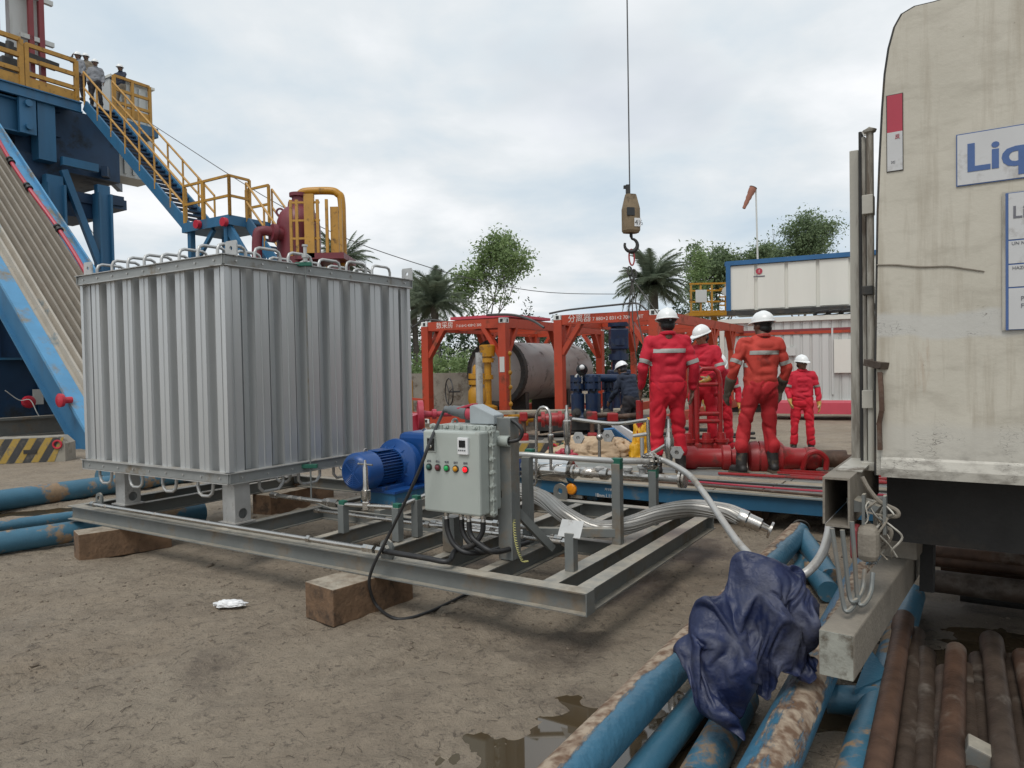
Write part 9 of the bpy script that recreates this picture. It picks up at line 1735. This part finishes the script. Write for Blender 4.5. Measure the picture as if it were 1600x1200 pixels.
2,-2,0,5,-2,-3,-3,1,-3,-4,4,1,3,-5,7,-4,1,1,1,-12,9,-1,0,1,3,-2,-1,0,0,4,-2,-5,0,10,-10,4,-10,0,8,-2,-4,1,0,3,1,2,-9,6,-3,-2,0,2,-2,-6,2,8,-8,0,4,1,1,-4,5,0,-7,4,-4,4,-3,-1,
0,8,-2,3,0,-5,-10,8,1,-1,1,0,0,2,1,0,-5,-5,1,5,-4,-1,6,-10,-1,2,1,10,-9,0,-1,2,2,-1,1,-1,-1,-1,-3,-1,1,3,-3,-4,2,1,2,0,4,-1,-7,3,-1,0,-7,7,2,1,3,0,-1,-5,0,3,-4,-4,-2,4,0,1,
1,1,-11,-5,2,9,-2,-1,3,-8,3,-6,0,2,-1,6,5,-10,0,2,1,2,-1,-5,2,0,-1,-1,0,-1,0,1,-2,1,1,0,2,0,0,-6,1,-3,1,11,2,0,-11,0,3,5,-3,-6,6,-3,0,-1,1,0,1,1,6,0,-5,-6,4,0,-8,7,-18,0,0,
2,-1,1,2,0,0,0,2,0,1,0,-3,-1,1,1,0,0,1,0,1,-2,0,0,0,1,0,1,-3,-4,0,3,2,2,6,-4,-6,1,1,1,-6,3,0,0,0,0,-1,0,7,2,2,-9,-1,-5,5,-18,1,-2,8,-8,1,1,-1,1,1,2,-1,2,1,0,1,1,-1,-3,0,0,
1,3,1,1,-5,1,-1,2,1,1,0,-6,3,10,0,3,-1,-1,-9,-1,1,-2,0,3,0,1,-3,0,-1,1,-3,-1,3,7,-12,2,-10,-2,-1,1,-3,4,-4,0,3,0,1,-1,3,1,0,1,-1,-1,1,0,2,7,1,-3,-1,0,0,0,-3,0,2,1,1,-5,7,9,
3,-14,0,-4,11,-2,-2,0,0,2,0,0,2,0,0,-2,-3,2,-5,-3,6,-15,0,4,0,8,-9,-4,-2,0,1,1,2,1,-1,1,2,2,2,0,0,2,-1,-4,1,9,0,-1,-2,3,-4,-1,1,1,4,1,-8,9,-7,-5,0,6,-9,1,1,-4,12,-2,0,0,1,
-3,0,0,4,-9,3,3,-17,-1,-1,4,6,-6,2,-1,-1,-3,1,6,-4,4,2,0,-1,0,1,3,1,3,6,0,-2,-8,1,1,2,0,6,0,-4,0,-2,5,-3,-10,5,4,-2,-6,6,-4,-2,10,-1,1,-1,0,-1,3,0,-2,-5,8,-4,-16,1,1,-3,0,
4,7,0,-1,-4,-1,0,4,4,-2,3,2,2,-1,0,0,4,5,-3,0,1,3,-4,-7,1,2,0,4,1,-1,0,-4,1,-6,-6,8,-5,5,-5,3,-4,-1,0,2,2,2,0,-1,0,0,2,0,-11,1,-1,-2,1,1,-2,0,10,2,0,-4,-3,-2,12,-2,0,2,1,2,
3,5,1,-3,-1,0,-2,-4,3,-1,2,4,0,-4,2,0,-1,4,0,-6,2,-7,7,-8,6,-2,3,-1,-2,1,1,-1,1,1,0,1,1,-12,5,-4,6,-2,1,-1,-1,-2,-1,11,-1,2,-4,-5,0,13,-1,0,3,5,2,-2,-4,-4,-1,-1,5,-2,-5,2,
5,3,-1,0,-5,0,6,-4,-1,]
_N = 58; _p = np.cumsum(np.cumsum(np.moveaxis(np.array(_D).reshape(3, _N, _N), 0, 2), 1), 0)
_co = _p.reshape(-1, 3)*0.00152631+np.array([0.60496, 2.60606, 0.20246])
_c0 = _co.mean(0); _co[:, 0] = _c0[0]+(_co[:, 0]-_c0[0])*.92
_f = [(i*_N+j, i*_N+j+1, (i+1)*_N+j+1, (i+1)*_N+j) for i in range(_N-1) for j in range(_N-1)]
me = bpy.data.meshes.new('blue_tarpaulin'); me.from_pydata(_co.tolist(), [], _f); me.polygons.foreach_set('use_smooth', [True]*len(_f)); me.materials.append(MT['tarp'])
o = bpy.data.objects.new('blue_tarpaulin', me); COL.objects.link(o); md = o.modifiers.new('subdivide', 'SUBSURF'); md.levels = md.render_levels = 2; md = o.modifiers.new('thickness', 'SOLIDIFY'); md.thickness = .003
tag(o, 'crumpled dark blue tarpaulin bundle lying over the blue pipe rack', 'tarpaulin')
for (_i, _j) in ((6, 6), (6, 30), (50, 8), (28, 54), (14, 48)):
    _P = o.location+me.vertices[_i*_N+_j].co; _o = MB().ring(_P, me.vertices[_i*_N+_j].normal, .008, .003, 12, 5).build('brass_eyelet', 'brightyellow', o)
# ================================================================ RUSTY PIPES
lst = [(1412, 962, 1372, 'rust'), (1432, 985, 1412, 'rust2'), (1446, 1018, 1446, 'rust2'), (1494, 1012, 1485, 'rust'), (1478, 1048, 1470, 'rust2'), (1510, 1042, 1520, 'rust2'), (1549, 996, 1572, 'rust2'), (1528, 1025, 1541, 'rust2'), (1585, 1050, 1620, 'rust2'), (1598, 1022, 1642, 'rust'), (1580, 1030, 1604, 'rust2')]
ords = ['first', 'second', 'third', 'fourth', 'fifth', 'sixth', 'seventh', 'eighth', 'ninth', 'tenth', 'eleventh']
srt = sorted(range(len(lst)), key=lambda i: lst[i][2]); rank = {i: k for k, i in enumerate(srt)}
for i, (xt, yt, xb, m_) in enumerate(lst):
    z = .17 if i in (0, 3, 6, 9) else .10; far = Zp(xt, yt+5, z); nr = Zp(xb, 1200, z); d = (far-nr).normalized(); r_p = .041 if i % 3 else .045
    mb = MB(); s0 = nr-d*1.2; mb.tube([s0, far-d*.22, far-d*.18, far], [r_p, r_p, r_p*1.17, r_p*1.17] if i % 2 == 0 else [r_p]*4, 20, False)
    mb.lathe(far-d*.3, d, [(0, r_p*.7), (.298, r_p*.72), (.3, r_p*1.17 if i % 2 == 0 else r_p)], 20); o = mb.build('rusty_pipe', m_)
    tag(o, '%s from the left of the rusty drill pipes lying at the lower right corner' % ords[rank[i]], 'drill pipe', 'rusty drill pipes at the lower right')
o = MB(G).box((uv(Zp(1500, 1130, .03))[0], uv(Zp(1500, 1130, .03))[1], .02), (1.4, .12, .09)).build('pipe_sleeper', 'dark'); tag(o, 'dark sleeper under the rusty drill pipes at the lower right', 'sleeper')
for i, (y0, z, r_p, m_, xl) in enumerate(((872, .28, .05, 'rust', 1452), (905, .20, .07, 'rust2', 1440), (880, .20, .055, 'rust', 1470), (862, .33, .04, 'rust', 1462), (925, .07, .06, 'dark', 1500))):
    a = Zp(xl, y0, z); o = MB().tube([a, a+GU*3.5-Vector((0, 0, .0))], r_p, 18).build('rusty_casing', m_); tag(o, ['upper thin rusty pipe in the stack lying across behind the truck', 'thick rusty pipe in front of the stack behind the truck', 'middle rusty pipe in the stack behind the truck', 'topmost thin rusty pipe of the stack behind the truck', 'dark shaded pipe at the bottom of the stack behind the truck'][i], 'pipe', 'rusty pipes lying across behind the truck')
mb = MB(); P = Zp(1523, 1195, .12); mb.box((0, 0, 0), (.10, .10, .16), Matrix.Translation(P) @ G @ Matrix.Rotation(R_(20), 4, 'Y'), ch=.006); o = mb.build('steel_box_section', 'galv'); tag(o, 'small grey-green box section end between the rusty pipes at the bottom edge', 'box section')
